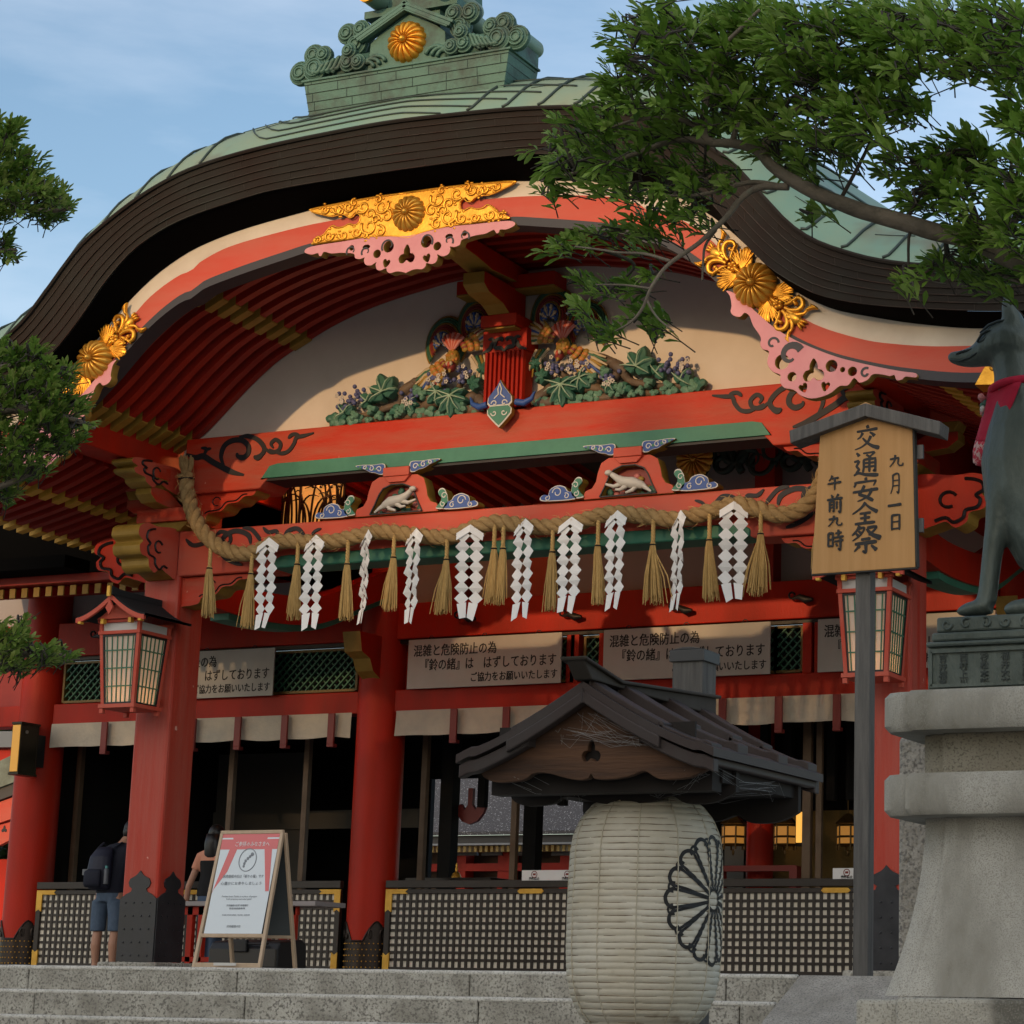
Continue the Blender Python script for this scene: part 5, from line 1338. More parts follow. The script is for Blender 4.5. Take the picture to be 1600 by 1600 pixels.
# glowing fretwork lamp behind the beams
p = at(492,782,Y=2.0); q0 = at(440,780,Y=2.0)
t = thing('fretwork_lamp', (p.x,2.0,p.z-.3), 'glowing lamp with black plant fretwork between the two cross beams', 'lamp')
b = MB(); R0 = .34; z0, z1 = p.z-.34, p.z+.36; nn = 14; vs = []
for z in (z0,z1):
    for i in range(nn): a = math.pi+math.pi*i/(nn-1); vs.append((p.x+R0*1.1*math.cos(a), 2.0+R0*.8*math.sin(a), z))
b.add(vs, [(i,i+1,nn+i+1,nn+i) for i in range(nn-1)]); b.build('shade', mat('lit fretwork paper', (.45,.28,.12), .8, emit=(1.0,.40,.085), estr=.36), t, smooth=180)
b = MB(); rr = random.Random(5)
def lp_(a, z, o=.008): return (p.x+(R0*1.1+o)*math.cos(a), 2.0+(R0*.8+o)*math.sin(a), z)
for z in (z0,z1): b.tube([lp_(a,z) for a in lin(math.pi,2*math.pi,16)], .018, 6)
for a in (math.pi,2*math.pi,1.5*math.pi): b.tube([lp_(a,z0),lp_(a,z1)], .016, 6)
for i in range(40):
    a0 = rr.uniform(math.pi+.1,2*math.pi-.1); l_ = rr.uniform(-.9,.9); hh = rr.uniform(.3,.62)
    b.tube([lp_(min(2*math.pi,max(math.pi,a0+l_*u*u)), z0+hh*math.sin(u*1.9)) for u in lin(0,1,8)], [.012,.013,.013,.012,.011,.010,.008,.004], 5)
for i in range(130): 
    a = rr.uniform(math.pi,2*math.pi); z = rr.uniform(z0+.42,z1); b.ball(lp_(a,z),(.022,.012,.018),6,4)
b.build('black_fretwork', BLACK, t)
lp = bpy.data.lights.new('lamp_bulb','POINT'); lp.energy = 34; lp.color = (1,.40,.12); lp.shadow_soft_size = .12
lo = bpy.data.objects.new('lamp_bulb', lp); link(lo); lo.parent = t; lo.location = (.30,-.25,.72)

# slim bronze lamp on the left round column
p = at(32,1173,Y=3.9)
t = thing('wall_lamp', (p.x,3.9,p.z-.3), 'slim bronze box lamp on the leftmost round column', 'lamp')
x0, x1, za, zc = at(15,1173,Y=3.6).x, at(29,1173,Y=3.6).x, p.z-.30, p.z+.30
b = MB()
for x in (x0,x1-.02):
    for y in (3.62,3.93): b.box(x,x+.02,y,y+.02,za,zc)
b.box(x0-.01,x1+.01,3.61,3.96,zc,zc+.03); b.box(x0-.01,x1+.01,3.61,3.96,za-.03,za); b.box(x0+.02,x1-.02,3.635,3.65,za,zc); b.box(x1-.015,x1-.005,3.64,3.93,za,zc)
b.build('lamp_case', mat('dark bronze case', (.03,.024,.015), .35, metal=.6), t, bevel=.004)
b = MB(); b.box(x0-.006,x0+.014,3.64,3.93,za,zc); b.prism([(x0+.012,za+.01),(x1-.012,za+.01),(x1-.012,zc-.01),(x0+.012,zc-.01)],3.612,3.634); b.build('amber_glass', mat('amber gilt panel', (.50,.25,.05), .35, metal=.5, emit=(1,.5,.1), estr=.12), t)
b = MB(); b.tube([(x1-.004,3.72,zc-.09),(x1+.012,3.72,zc-.09)], .022, 12); b.build('round_stud', mat('grey stud', (.3,.28,.25), .4), t)
b = MB(); b.box(x0+.02,x1-.02,3.93,4.1,p.z-.2,p.z+.2); b.build('back_plate', BLACK, t)

# ------------------------------------------------------------------ poster stand, table, case
ax0, ax1 = -1.975, -1.295; zt = 1.235
t = thing('poster_stand', (-1.76,-1.45,0), 'pale wooden A-frame stand with a red and white poster', 'poster stand')
def af(z): return -1.72+.27*z/zt           # the leaning front
b = MB()
for x in (ax0-.012+.0,ax1+.012):
    dx = .045 if x < -1.6 else -.045
    b.bar((x-dx*.0,af(0.0)-.0,.012),(x+dx*.55,af(zt),zt),.032,.036,(0,1,0))
b.build('front_leg', WOODL, t, bevel=.006)
b = MB()
for z in (zt,.30): b.bar((ax0+.0,af(z)-.004,z),(ax1-.0,af(z)-.004,z),.036,.034,(0,0,1))
b.bar((ax0+.0,af(.03),.035),(ax1,af(.03),.035),.03,.05); b.build('front_rail', WOODL, t, bevel=.006)
b = MB()
for x in (ax0,ax1): b.bar((x,-1.15-.0,.012),(x*1+(-.0),-1.43,zt-.01),.032,.036,(0,1,0))
b.bar((ax0,-1.22,.30),(ax1,-1.22,.30),.034,.03); b.build('rear_frame', WOODL, t, bevel=.006)
b = MB(); b.add([(ax0+.02,-1.222,.31),(ax1-.02,-1.222,.31),(ax1-.02,-1.415,zt-.03),(ax0+.02,-1.415,zt-.03)],[(0,1,2,3)]); b.build('grey_back_panel', GREYP, t)
tilt = math.atan2(af(1.2)-af(.3), .9); RX = Matrix.Rotation(-tilt,4,'X')
PW = ax1-ax0-.06; PH = (zt-.30)/math.cos(tilt)-.035
base = Matrix.Translation((ax0+.03, af(.318)-.010, .318)) @ RX
def onposter(fn):
    o = fn(); return o
def pbox(x0,x1,z0,z1,d,name,mt,par):
    b = MB(); b.box(x0,x1,-.002-d,-d+.0005,z0,z1); b.v = [tuple(base @ Vector(v)) for v in b.v]; return b.build(name, mt, par)
po = pbox(0,PW,0,PH,0,'poster', mat('poster paper', (.62,.68,.72), .35, coat=.3), t)
REDP = mat('poster red', (.62,.13,.13), .4, coat=.3)
b = MB()
def pp(P, d): 
    k = len(b.v); b.prism(P, -.002-d, -d); b.v[k:] = [tuple(base @ Vector(v)) for v in b.v[k:]]
pp([(0,PH-.001),(PW,PH-.001),(PW,PH-.035),(PW*.80,PH-.035),(PW*.79,PH-.055),(PW*.20,PH-.055),(PW*.19,PH-.035),(0,PH-.035)], .0012)
pp([(0,PH-.05),(PW,PH-.05),(PW,PH-.145),(0,PH-.145)], .0016)
pp([(PW*.17,PH-.14),(PW*.30,PH-.14),(PW*.20,PH*.62),(PW*.02,PH*.44),(0,PH*.40)], .0020)
pp([(PW*.78,PH-.14),(PW*.91,PH-.14),(PW*.99,PH*.42),(PW*.93,PH*.42)], .0024)
b.build('printed_gate', REDP, po)
WH = mat('poster white', (.75,.75,.75), .5); GI = mat('poster grey ink', (.22,.24,.27), .5)
def ptext(s, x, z, size, mt, want=None):
    cu = bpy.data.curves.new('tmp','FONT'); cu.body = s; cu.size = size; cu.align_x = 'CENTER'; cu.extrude = .0006; cu.resolution_u = 1
    ob = bpy.data.objects.new('tmp',cu); me = bpy.data.meshes.new_from_object(ob); bpy.data.objects.remove(ob); bpy.data.curves.remove(cu)
    xs = [v.co.x for v in me.vertices]; f = (want/(max(xs)-min(xs))) if want else 1
    me.transform(base @ Matrix.Translation((x,-.0052,z)) @ Matrix.Rotation(R_(90),4,'X') @ Matrix.Diagonal((f,1,1,1)))
    me.materials.clear(); me.materials.append(mt); me.name = 'lettering'; return finish(me,'lettering',po)
ptext('ご参拝のみなさまへ', PW*.55, PH-.115, .05, WH, .37)
ptext('伏見稲荷大社は「祈りの場」です', PW*.5, PH*.555, .034, GI, .44); ptext('心豊かにお参りしましょう', PW*.49, PH*.485, .034, GI, .44)
ptext('Fushimi Inari Taisha is a place of prayer', PW*.5, PH*.36, .022, GI, .38); ptext("Let's pray in peace and quiet", PW*.5, PH*.335, .022, GI, .27)
ptext('伏見稲荷大社是“祈禱場所”', PW*.5, PH*.27, .02, GI, .24); ptext('请保持肃静参拜', PW*.5, PH*.24, .02, GI, .17); ptext('후시미 이나리 대샤는 기도하는 곳입니다', PW*.5, PH*.175, .018, GI, .3); ptext('伏見稲荷大社', PW*.5, PH*.06, .026, GI, .15)
b = MB(); cx, cz = PW*.52, PH*.735
pts = [base @ Vector((cx+.092*math.cos(a), -.004, cz+.105*math.sin(a))) for a in lin(0,6.29,32)]; b.tube(pts, .004, 5)
for k, (u,v,r) in enumerate(((-.03,-.06,.012),(-.028,-.035,.013),(-.02,-.01,.014),(.0,.012,.014),(.02,.03,.014),(.04,.05,.018))): b.ball(base @ Vector((cx+u,-.004,cz+v)), (r,.003,r*1.1), 10, 6)
b.build('praying_mark', GI, po)
b = MB(); b.box(-1.74,-1.50,-1.77,-1.765,.035,.06); b.build('white_label', WHITE, t)

p0 = at(350,1500,Y=-.4)
t = thing('black_case', (-2.5,-.5,0), 'black moulded plastic case on the floor behind the poster stand', 'case')
xa, xb = at(350,1490,Y=-.5).x, at(457,1490,Y=-.5).x
b = MB(); b.prismx([(-.75,.02),(-.75,.20),(-.70,.27),(-.35,.30),(-.27,.26),(-.25,.02)], xa, xb); b.build('case_body', BLKPL, t, bevel=.02)
b = MB(); b.box(xa+.25,xa+.45,-.78,-.74,.17,.29); b.box(xa+.43,xb-.1,-.765,-.74,.24,.26); b.build('latch', BLACK, t, bevel=.01)
b = MB(); b.box(xb-.33,xb-.16,-.65,-.5,.305,.325); b.build('white_tag', WHITE, t)

Yt = 1.2
xa, xb = at(268,1420,Y=Yt).x, at(494,1412,Y=Yt).x; zt_ = at(500,1408,Y=Yt).z
t = thing('red_table', ((xa+xb)/2,Yt,0), 'low red table with a grey top behind the poster stand', 'table')
b = MB(); b.box(xa,xb,Yt-.02,Yt+.55,zt_-.05,zt_); b.build('tabletop', mat('grey laminate', (.30,.27,.27), .4), t, bevel=.006)
for x in (xa+.06,xa+.22,xa+.36,xb-.62,xb-.42,xb-.30):
    b = MB(); b.box(x-.035,x+.035,Yt+.03,Yt+.09,0,zt_-.05); b.build('leg', RED, t, bevel=.004)
b = MB(); b.box(xa+.03,xb-.25,Yt+.03,Yt+.08,zt_-.14,zt_-.05); b.box(xa+.05,xb-.3,Yt+.03,Yt+.07,.1,.15); b.build('apron', RED, t)

# ------------------------------------------------------------------ the great paper lantern under its own little roof
LY = -7.5
lc = at(1008,1400,Y=LY); R0 = (at(1130,1400,Y=LY).x-at(887,1400,Y=LY).x)*math.cos(R_(26.2))/2
LX = lc.x
prof = [(.38,1236),(.44,1240),(.57,1248),(.72,1260),(.86,1280),(.95,1305),(.985,1332),(1,1390),(1,1480),(.975,1528),(.92,1558),(.82,1584),(.67,1605),(.46,1618)]
pz = [(at(1008,y,Y=LY).z, r*R0) for r,y in prof][::-1]
pzs = np.array([p[0] for p in pz]); prs = np.array([p[1] for p in pz])
def lrad(z): return float(np.interp(z, pzs, prs))
zb_, zt_ = pzs[0], pzs[-1]; NR = 38
t = thing('paper_lantern', (LX,LY,zb_), 'great cream paper lantern with a black chrysanthemum crest, hanging under the small wooden roof', 'lantern')
b = MB(); pr = []
for i in range(NR*6+1):
    z = zb_+(zt_-zb_)*i/(NR*6); ph = (i % 6)/6; pr.append((lrad(z)-.0048+.0055*math.sin(math.pi*ph)**.7, z))
b.lathe(pr, (LX,LY,0), 72, cap=False)
rr = random.Random(12)
for i, v in enumerate(b.v):
    d = noise.noise(Vector(v)*5)*.004; a = Vector((v[0]-LX, v[1]-LY, 0)).normalized(); b.v[i] = (v[0]+a.x*d, v[1]+a.y*d, v[2]+noise.noise(Vector(v)*7)*.004)
b.build('paper_body', GRIMEP, t, smooth=180)
b = MB()
for k in range(1,NR):
    z = zb_+(zt_-zb_)*k/NR; a = rr.uniform(0,6)
    while a < 6.6+5:
        l_ = rr.uniform(.15,.9)
        pts = []
        for q in lin(a,a+l_,max(3,int(l_*14))):
            rd = lrad(z)-.0042+noise.noise(Vector((LX+math.cos(q)*R0,LY+math.sin(q)*R0,z))*5)*.004; pts.append((LX+rd*math.cos(q), LY+rd*math.sin(q), z+noise.noise(Vector((math.cos(q)*3,math.sin(q)*3,z*7)))*.003))
        b.tube(pts, [.0012]+[rr.uniform(.0014,.0032) for _ in pts[1:-1]]+[.0012], 5, False); a += l_+rr.uniform(.05,.5)
b.build('bamboo_rib', mat('rib stain brown', (.16,.115,.07), .8, (.28,.22,.15), 9), t, smooth=180)
b = MB()
for a in lin(0,2*math.pi,13)[:-1]:
    b.tube([(LX+(lrad(z)+.001)*math.cos(a+.35), LY+(lrad(z)+.001)*math.sin(a+.35), z) for z in lin(zb_+.01,zt_-.01,50)], .0035, 5, False)
b.build('paper_seam', mat('pale seam cord', (.50,.45,.34), .8), t, smooth=180)
b = MB(); zc = at(1110,1407,Y=LY).z; Rc = (at(1008,1310,Y=LY).z-at(1008,1506,Y=LY).z)/2; A0 = R_(-3.5)
def onl(u, v, o=.0022):
    z = zc+v; ph = ((z-zb_)/(zt_-zb_)*NR) % 1; rd = lrad(z)-.0048+.0055*math.sin(math.pi*ph)**.7+o; a = A0+u/R0; v_ = Vector((LX+rd*math.cos(a), LY+rd*math.sin(a), z)); d_ = noise.noise(v_*5)*.004+.0006; return (v_.x+d_*math.cos(a), v_.y+d_*math.sin(a), z+noise.noise(v_*7)*.004)
def cl(pts, w, k_=[0]):
    """a flat painted line lying on the paper"""
    P = [Vector((*p,0)) for p in pts]; F = []
    for i in range(len(P)-1):
        n = max(1, int((P[i+1]-P[i]).length/.006)); F += [P[i]+(P[i+1]-P[i])*(j/n) for j in range(n)]
    F.append(P[-1]); vs = []; k_[0] += 1
    for i, p in enumerate(F):
        d = F[min(i+1,len(F)-1)]-F[max(i-1,0)]; d.normalize(); nx = Vector((-d.y,d.x,0))*w
        for q in (-1,1): vs.append(onl(p.x+nx.x*q, p.y+nx.y*q, .0022+.00008*(k_[0]%12)))
    b.add(vs, [(2*i,2*i+1,2*i+3,2*i+2) for i in range(len(F)-1)])
cl([(Rc*.165*math.cos(a), Rc*.165*math.sin(a)) for a in lin(0,6.29,40)], .0075)
for k in range(16):
    a = 2*math.pi*k/16; h = math.pi/16
    for s in (-1,1): cl([(Rc*q*math.cos(a+s*h*.84), Rc*q*math.sin(a+s*h*.84)) for q in lin(.17,.86,14)], .0078)
    cl([(Rc*.855*math.cos(a)+Rc*.150*math.cos(a+th), Rc*.855*math.sin(a)+Rc*.150*math.sin(a+th)) for th in lin(-1.65,1.65,16)], .0105)
    am = a+h; cl([(Rc*.90*math.cos(am)+Rc*.075*math.cos(am+th), Rc*.90*math.sin(am)+Rc*.075*math.sin(am+th)) for th in lin(-1.9,1.9,12)], .0065)
b.build('chrysanthemum_crest', INK, t, smooth=180)
b = MB(); b.lathe([(R0*.36,zt_-.01),(R0*.40,zt_+.0),(R0*.40,zt_+.07),(R0*.36,zt_+.07)], (LX,LY,0), 32); b.lathe([(R0*.44,zb_-.05),(R0*.46,zb_-.04),(R0*.46,zb_+.01),(R0*.42,zb_+.01)], (LX,LY,0), 32); b.tube([(LX,LY,zt_+.05),(LX,LY,zt_+.22)], .02, 8)
b.build('black_ring', BLACK, t, smooth=40)

t = thing('lantern_shelter', (5.35,-6.62,GZ), 'small weathered gabled roof on a grey post sheltering the great paper lantern', 'lantern shelter')
YF, YK = -8.22, -6.72
apx = at(893,1086,Y=YF); le = at(716,1183,Y=YF); re = at(1116,1190,Y=YF); XC = (le.x+re.x)/2; HW = (re.x-le.x)/2*.965; ZA = apx.z+.02; ZE = (le.z+re.z)/2-.02
def sl(x): q = abs(x-XC)/HW; return ZE+(ZA-ZE)*((1-q) if q > .9 else (1-q)**1.22)+.03*q*q
b = MB(); vs = []; xs = lin(XC-HW-.03, XC+HW+.03, 41)
for x in xs: vs += [(x,YF-.02,sl(x)),(x,YF-.02,sl(x)+.045),(x,YK+.02,sl(x)+.045),(x,YK+.02,sl(x))]
for i in range(40):
    for q in range(4): b.f.append([4*i+q,4*i+(q+1)%4,4*i+4+(q+1)%4,4*i+4+q]); b.m.append(0)
b.v = vs; b.f.append([0,3,2,1]); b.m.append(0); b.f.append([160,161,162,163]); b.m.append(0)
b.build('roof_panel', COPRF, t, smooth=40)
b = MB()
for (y0, y1, h) in ((YF+.02,YF+.16,.0),(YF+.36,YF+.50,.06),(YF+.92,YF+1.06,.06),(YK-.14,YK,.05)):
    for s in (-1,1):
        for (qa,qb,hh) in ((.02,.62,h*.5+.032),(.58,1.0,h*.5+.016)):
            xs = lin(qa,qb,9); k = len(b.v)
            for q in xs:
                x = XC+s*HW*q; z = sl(x)+.045; b.v += [(x,y0,z-.005),(x,y0,z+hh),(x,y1,z+hh),(x,y1,z-.005)]
            for i in range(8):
                for q in range(4): b.f.append([k+4*i+q,k+4*i+(q+1)%4,k+4*i+4+(q+1)%4,k+4*i+4+q]); b.m.append(0)
            b.f.append([k,k+1,k+2,k+3]); b.f.append([k+32,k+33,k+34,k+35]); b.m += [0,0]
b.build('roof_batten', COPRF, t, bevel=.006)
b = MB()
for s in (-1,1):
    for (y, dz, hh, q1) in ((YF-.03,-.065,.066,.62),(YF-.0,-.085,.072,1.03),(YK-.03,-.08,.075,1.0)):
        q0 = 0 if q1 < .7 else .45 if y < -8 else 0
        xs = lin(q0,q1,9); k = len(b.v)
        for q in xs:
            x = XC+s*HW*q; z = sl(x)+dz; b.v += [(x,y,z),(x,y,z+hh),(x,y+.07,z+hh),(x,y+.07,z)]
        for i in range(8):
            for q in range(4): b.f.append([k+4*i+q,k+4*i+(q+1)%4,k+4*i+4+(q+1)%4,k+4*i+4+q]); b.m.append(0)
        b.f.append([k,k+1,k+2,k+3]); b.f.append([k+32,k+33,k+34,k+35]); b.m += [0,0]
    x = XC+s*HW*1.0; b.box(min(x,x-s*.05),max(x,x-s*.05),YF+.08,YK-.02,sl(x)-.05,sl(x)-.004)
b.build('bargeboard', COPRF, t, bevel=.008)
_rt = at(872,1030,Y=YF-.14).z; _re = at(1086,1090,Y=YK+.06).z
b = MB(); b.prismx([(YF-.14,_rt),(YF-.03,ZA+.055),(YK+.08,ZA+.045),(YK+.08,_re),(YF+.3,_rt-.075)], XC-.055, XC+.055); b.prismx([(YF-.155,_rt+.012),(YF+.3,_rt-.062),(YK+.1,_re+.012),(YK+.1,_re-.008),(YF+.3,_rt-.082),(YF-.145,_rt-.008)], XC-.08, XC+.08)
b.build('ridge_box', mat('dull brown copper ridge', (.050,.042,.034), .8, (.070,.062,.054), 3, spec=.2), t, bevel=.008)
def zg(p, y): return xz(650+p[0]/2.286, 960+p[1]/2.286, y)
gb = [(228,545),(240,580),(290,600),(380,592),(420,568),(470,568),(560,590),(610,588),(625,570),(640,588),(700,588),(760,578),(815,560),(870,588),(960,585),(1015,565),(1050,545)]
P = [zg(p, YF+.08) for p in gb]; P = [(v.x,v.y) for v in cat([Vector((*p,0)) for p in P], 4)]
top = [(XC+HW*q, sl(XC+HW*q)-.01) for q in lin(.86,-.86,21)]
hx, hz = zg((625,500), YF+.08)
flat([P+top, trefoil(hx,hz,.045)], YF+.08, .05, 'carved_gable_board', [WOODB, WOODB], t, bev=.004)
b = MB(); b.box(XC-HW*.8,XC+HW*.8,YF+.135,YF+.15,ZE+.02,ZE+.22); b.box(XC-HW*.92,XC+HW*.92,YF+.3,YK-.1,ZE-.09,ZE+.0); b.box(XC-HW*.9,XC+HW*.9,YF+.2,YF+.32,ZE-.14,ZE+.05)
P2 = [(a,c_-.10) for a,c_ in P]
b.prism(P2+[(P2[-1][0],ZE+.05),(P2[0][0],ZE+.05)], YF+.42, YF+.46); b.prism([(a,c_-.04) for a,c_ in P2]+[(P2[-1][0],ZE+.05),(P2[0][0],ZE+.05)], YK-.2, YK-.16)
b.box(XC-.06,XC+.06,YF+.1,YK,ZA-.12,ZA); b.box(XC-.5,XC+.5,LY-.05,LY+.05,zt_+.16,zt_+.24)
b.build('dark_framework', mat('sooty dark timber', (.016,.012,.010), .8), t)
pa = at(1085,1050,Y=-6.62); wpost = .20
b = MB(); b.box(pa.x-.10,pa.x+.10,-6.72,-6.52,GZ,pa.z+.06); b.build('post', WOODG, t, bevel=.008)
b = MB(); zc_ = at(1085,1033,Y=-6.72).z; b.box(pa.x-.115,pa.x+.115,-6.735,-6.505,zc_-.0,zc_+.07); b.prism([(pa.x-.115,zc_+.07),(pa.x+.115,zc_+.07),(pa.x+.03,zc_+.085),(pa.x-.03,zc_+.085)], -6.735,-6.505); b.build('post_cap', mat('dark post cap', (.05,.05,.05), .5), t, bevel=.004)
b = MB(); b.box(pa.x-.06,pa.x+.06,-7.9,-6.5,ZE-.10,ZE+.02); b.box(pa.x-.5,pa.x+.5,-6.70,-6.6,ZE-.02,ZE+.08); b.build('bracket_arm', WOODG, t)
b = MB(); rr = random.Random(4)      # cobwebs under the roof
def web(P, n, sag):
    for i in range(n):
        a, c_ = rr.choice(P), rr.choice(P); a = Vector(a)+Vector((rr.uniform(-.08,.08),rr.uniform(-.03,.05),rr.uniform(-.05,.02))); c_ = Vector(c_)+Vector((rr.uniform(-.08,.08),rr.uniform(-.03,.05),rr.uniform(-.05,.02)))
        m_ = (a+c_)/2-Vector((0,0,rr.uniform(0,sag))); b.tube([a,m_,c_], .0007, 3, False)
web([(XC+.0,YF+.03,ZA-.12),(XC+.18,YF+.03,ZA-.2),(XC+.35,YF+.03,ZA-.26),(XC-.1,YF+.03,ZA-.2)], 30, .06); web([(XC+.62,YF+.1,ZE-.02),(XC+.7,YF+.8,ZE-.06),(XC+.3,YF+.3,ZE-.10),(XC+.5,YK,ZE-.06)], 36, .06); web([(XC-.5,YF+.1,ZE-.02),(XC-.2,YF+.3,ZE-.12),(XC-.35,YF+.5,ZE-.06)], 25, .05)
b.build('cobweb', mat('cobweb grey', (.30,.30,.30), .9), t)

# ------------------------------------------------------------------ wooden festival sign
SY = -2.62
t = thing('wooden_sign', (at(1347,1500,Y=-2.5).x,-2.5,0), 'tall wooden sign on a grey post with brush-written characters under a little gabled cap', 'sign')
q = lambda x,y,Y=SY: xz(x,y,Y)
b = MB(); b.prism([q(1268,897),q(1430,886),q(1425,657),q(1352,628),q(1282,664)], SY, SY+.055); b.build('board', WOODY, t, bevel=.004)
b = MB(); b.prism([q(1266.5,899),q(1432,888),q(1431.5,878),q(1267,889)], SY+.004, SY+.05); b.prism([q(1429.5,885),q(1433,885),q(1428,660),q(1424.5,660)], SY+.004, SY+.06); b.build('dark_edge', mat('dark board edge', (.03,.027,.022), .7), t)
b = MB()
A, Lf, Rt = q(1352,640,SY-.07), q(1233,683,SY-.07), q(1470,669,SY-.07)
A = (A[0],A[1]); 
for e in (Lf, Rt):
    b.bar((A[0],SY+.03,A[1]),(e[0],SY+.03,e[1]),.24,.105,(0,1,0)) if False else None
th = .105
def capbar(e):
    dx, dz = e[0]-A[0], e[1]-A[1]
    P = [(A[0],A[1]-th*.5),(A[0],A[1]+th*.5),(e[0],e[1]+th*.5),(e[0]-.012*(1 if dx>0 else -1),e[1]-th*.5)]
    b.prism(P, SY-.075, SY+.14)
capbar(Lf); capbar(Rt); b.build('gabled_cap', WOODG, t, bevel=.006)
b = MB(); xl, xr = q(1333,1300,SY+.06)[0], q(1357,1300,SY+.06)[0]; wd = xr-xl
xm = (q(1345.5,1300,SY+.06)[0]); b.box(xm-wd/2,xm+wd/2,SY+.057,SY+.057+wd,0.0,q(1350,640)[1]); b.build('post', WOODG, t, bevel=.008)
b = MB()
for yy in (703,818): c_ = q(1434,yy); b.box(c_[0]-.04,c_[0]+.02,SY+.06,SY+.09,c_[1]-.055,c_[1]+.055)
b.build('metal_clip', mat('grey metal clip', (.12,.12,.12), .5, metal=.5), t)
GL = {
'交':["50,4 53,10 54,17/8 10","12,27 50,24 90,20/6 9","35,32 26,48 14,56/9 3","60,32 70,38 79,48/4 11","65,46 54,68 32,86 5,96/9 3","34,52 52,72 72,86 97,95/5 12"],
'通':["13,8 19,13 24,21/5 10","5,41 24,37/6 7","25,38 14,58 24,70 12,86/7 7","4,92 22,84 50,91 96,95/5 11","38,11 82,8/5 6","82,8 74,16 62,25/7 4","50,17 60,23 67,30/5 8","41,34 41,66 38,82/7 6","40,35 84,32 84,60 84,80 75,75/7 7","43,48 82,47/6 6","43,62 82,61/6 6","62,20 62,50 62,82/7 7"],
'安':["49,0 51,5 51,11/7 9","13,17 12,28 7,38/8 5","13,20 50,17 89,15 85,24 79,36/7 4","46,32 36,56 24,68/8 8","24,68 50,78 79,97/8 10","75,46 62,74 42,88 20,97/9 3","3,59 50,54 97,50/6 9"],
'全':["53,3 34,28 3,51/9 4","50,8 70,28 98,47/4 12","30,51 73,48/6 8","32,71 70,68/6 8","12,95 50,92 89,90/7 9","51,50 51,92/8 8"],
'祭':["31,1 22,18 7,35/7 4","28,12 46,10 34,34 8,54/6 3","27,20 35,27/5 7","19,28 27,37/5 7","55,11 84,8 72,26 60,37/7 4","53,14 70,34 99,49/5 13","36,51 66,48/6 7","16,66 50,63 86,60/7 9","51,64 51,96 41,90/8 5","32,72 14,92/8 3","68,72 86,90/5 10"],
'九':["43,5 38,50 7,95/9 4","9,36 66,28 61,70 72,89 94,86 95,68/8 5"],
'月':["30,6 30,60 13,97/9 4","30,8 78,6 78,92 63,86/9 6","33,34 76,33/6 6","32,60 76,58/6 6"],
'一':["5,57 50,52 95,45/9 12"],
'日':["24,8 24,95/9 9","24,10 78,8 78,95/9 9","27,48 76,46/6 6","27,87 76,85/7 7"],
'午':["35,2 28,20 13,37/9 4","28,22 80,18/6 8","5,56 50,51 96,47/7 10","53,20 53,98/9 5"],
'前':["29,2 39,17/5 10","73,0 57,19/9 4","3,29 50,25 97,22/7 10","20,38 20,95/8 7","20,39 46,37 46,93 37,88/7 6","22,55 44,54/6 6","22,71 44,70/6 6","63,38 63,79/8 6","85,32 85,96 72,90/9 6"],
'時':["10,17 10,81/8 7","10,18 36,16 36,81/8 7","12,47 34,46/6 6","12,77 34,76/6 6","50,19 87,15/6 7","68,2 68,38/8 7","42,39 98,34/6 9","46,57 97,52/6 8","80,42 80,95 67,88/9 6","54,66 63,79/5 10"]}
b = MB(); dcount = 0
def glyph(ch, px, py, w, h, fat=1.0):
    global dcount
    c_ = at(px, py, Y=SY)
    for st in GL[ch]:
        ps, ws = st.split('/'); w0, w1 = map(float, ws.split())
        P = [tuple(map(float, a.split(','))) for a in ps.split()]
        # slight upward lean to the right as brush writing has
        P = [(c_.x+(x-50)/100*w, c_.z+(50-y)/100*h) for x,y in P]
        if len(P) > 2: 
            C_ = []
            for i in range(len(P)-1):
                for u in lin(0,1,5)[:-1]: C_.append((P[i][0]+(P[i+1][0]-P[i][0])*u, P[i][1]+(P[i+1][1]-P[i][1])*u))
            C_.append(P[-1])
            S = cat([Vector((*p,0)) for p in P], 7) if len(P) <= 4 and st.count(' ') < 6 and abs(w0-w1) > 2.5 else [Vector((*p,0)) for p in C_]
        else: S = [Vector((P[0][0]+(P[1][0]-P[0][0])*u, P[0][1]+(P[1][1]-P[0][1])*u,0)) for u in lin(0,1,8)]
        n = len(S); wsx = []
        for i in range(n):
            u = i/(n-1); ww = (w0+(w1-w0)*u)/100*w*fat
            ww *= .72+.28*min(1, abs(u-.0)/.12)**.5 if u < .12 else 1
            ww *= (.55+.45*min(1,(1-u)/.10)) if u > .90 else 1
            ww *= 1-.14*math.sin(math.pi*u)
            wsx.append(ww)
        b.ribbon([(p.x,p.y) for p in S], wsx, SY-.0012-.00012*dcount, .006); dcount += 1
for ch, px, py, w, h in (('交',1354.5,683,.225,.21),('通',1353.5,724.5,.225,.215),('安',1352.5,765,.225,.195),('全',1351.5,802,.22,.185),('祭',1352.5,842.5,.26,.225)): glyph(ch,px,py,w,h,1.5)
for ch, px, py, w, h in (('九',1400.5,720,.125,.105),('月',1399,756,.10,.165),('一',1398,789,.125,.07),('日',1399.5,816,.115,.14)): glyph(ch,px,py,w,h,1.75)
for ch, px, py, w, h in (('午',1304,754.5,.125,.125),('前',1304.5,787,.14,.15),('九',1305,814,.13,.095),('時',1305.5,844,.145,.17)): glyph(ch,px,py,w,h,1.75)
b.build('brush_lettering', INK, t)

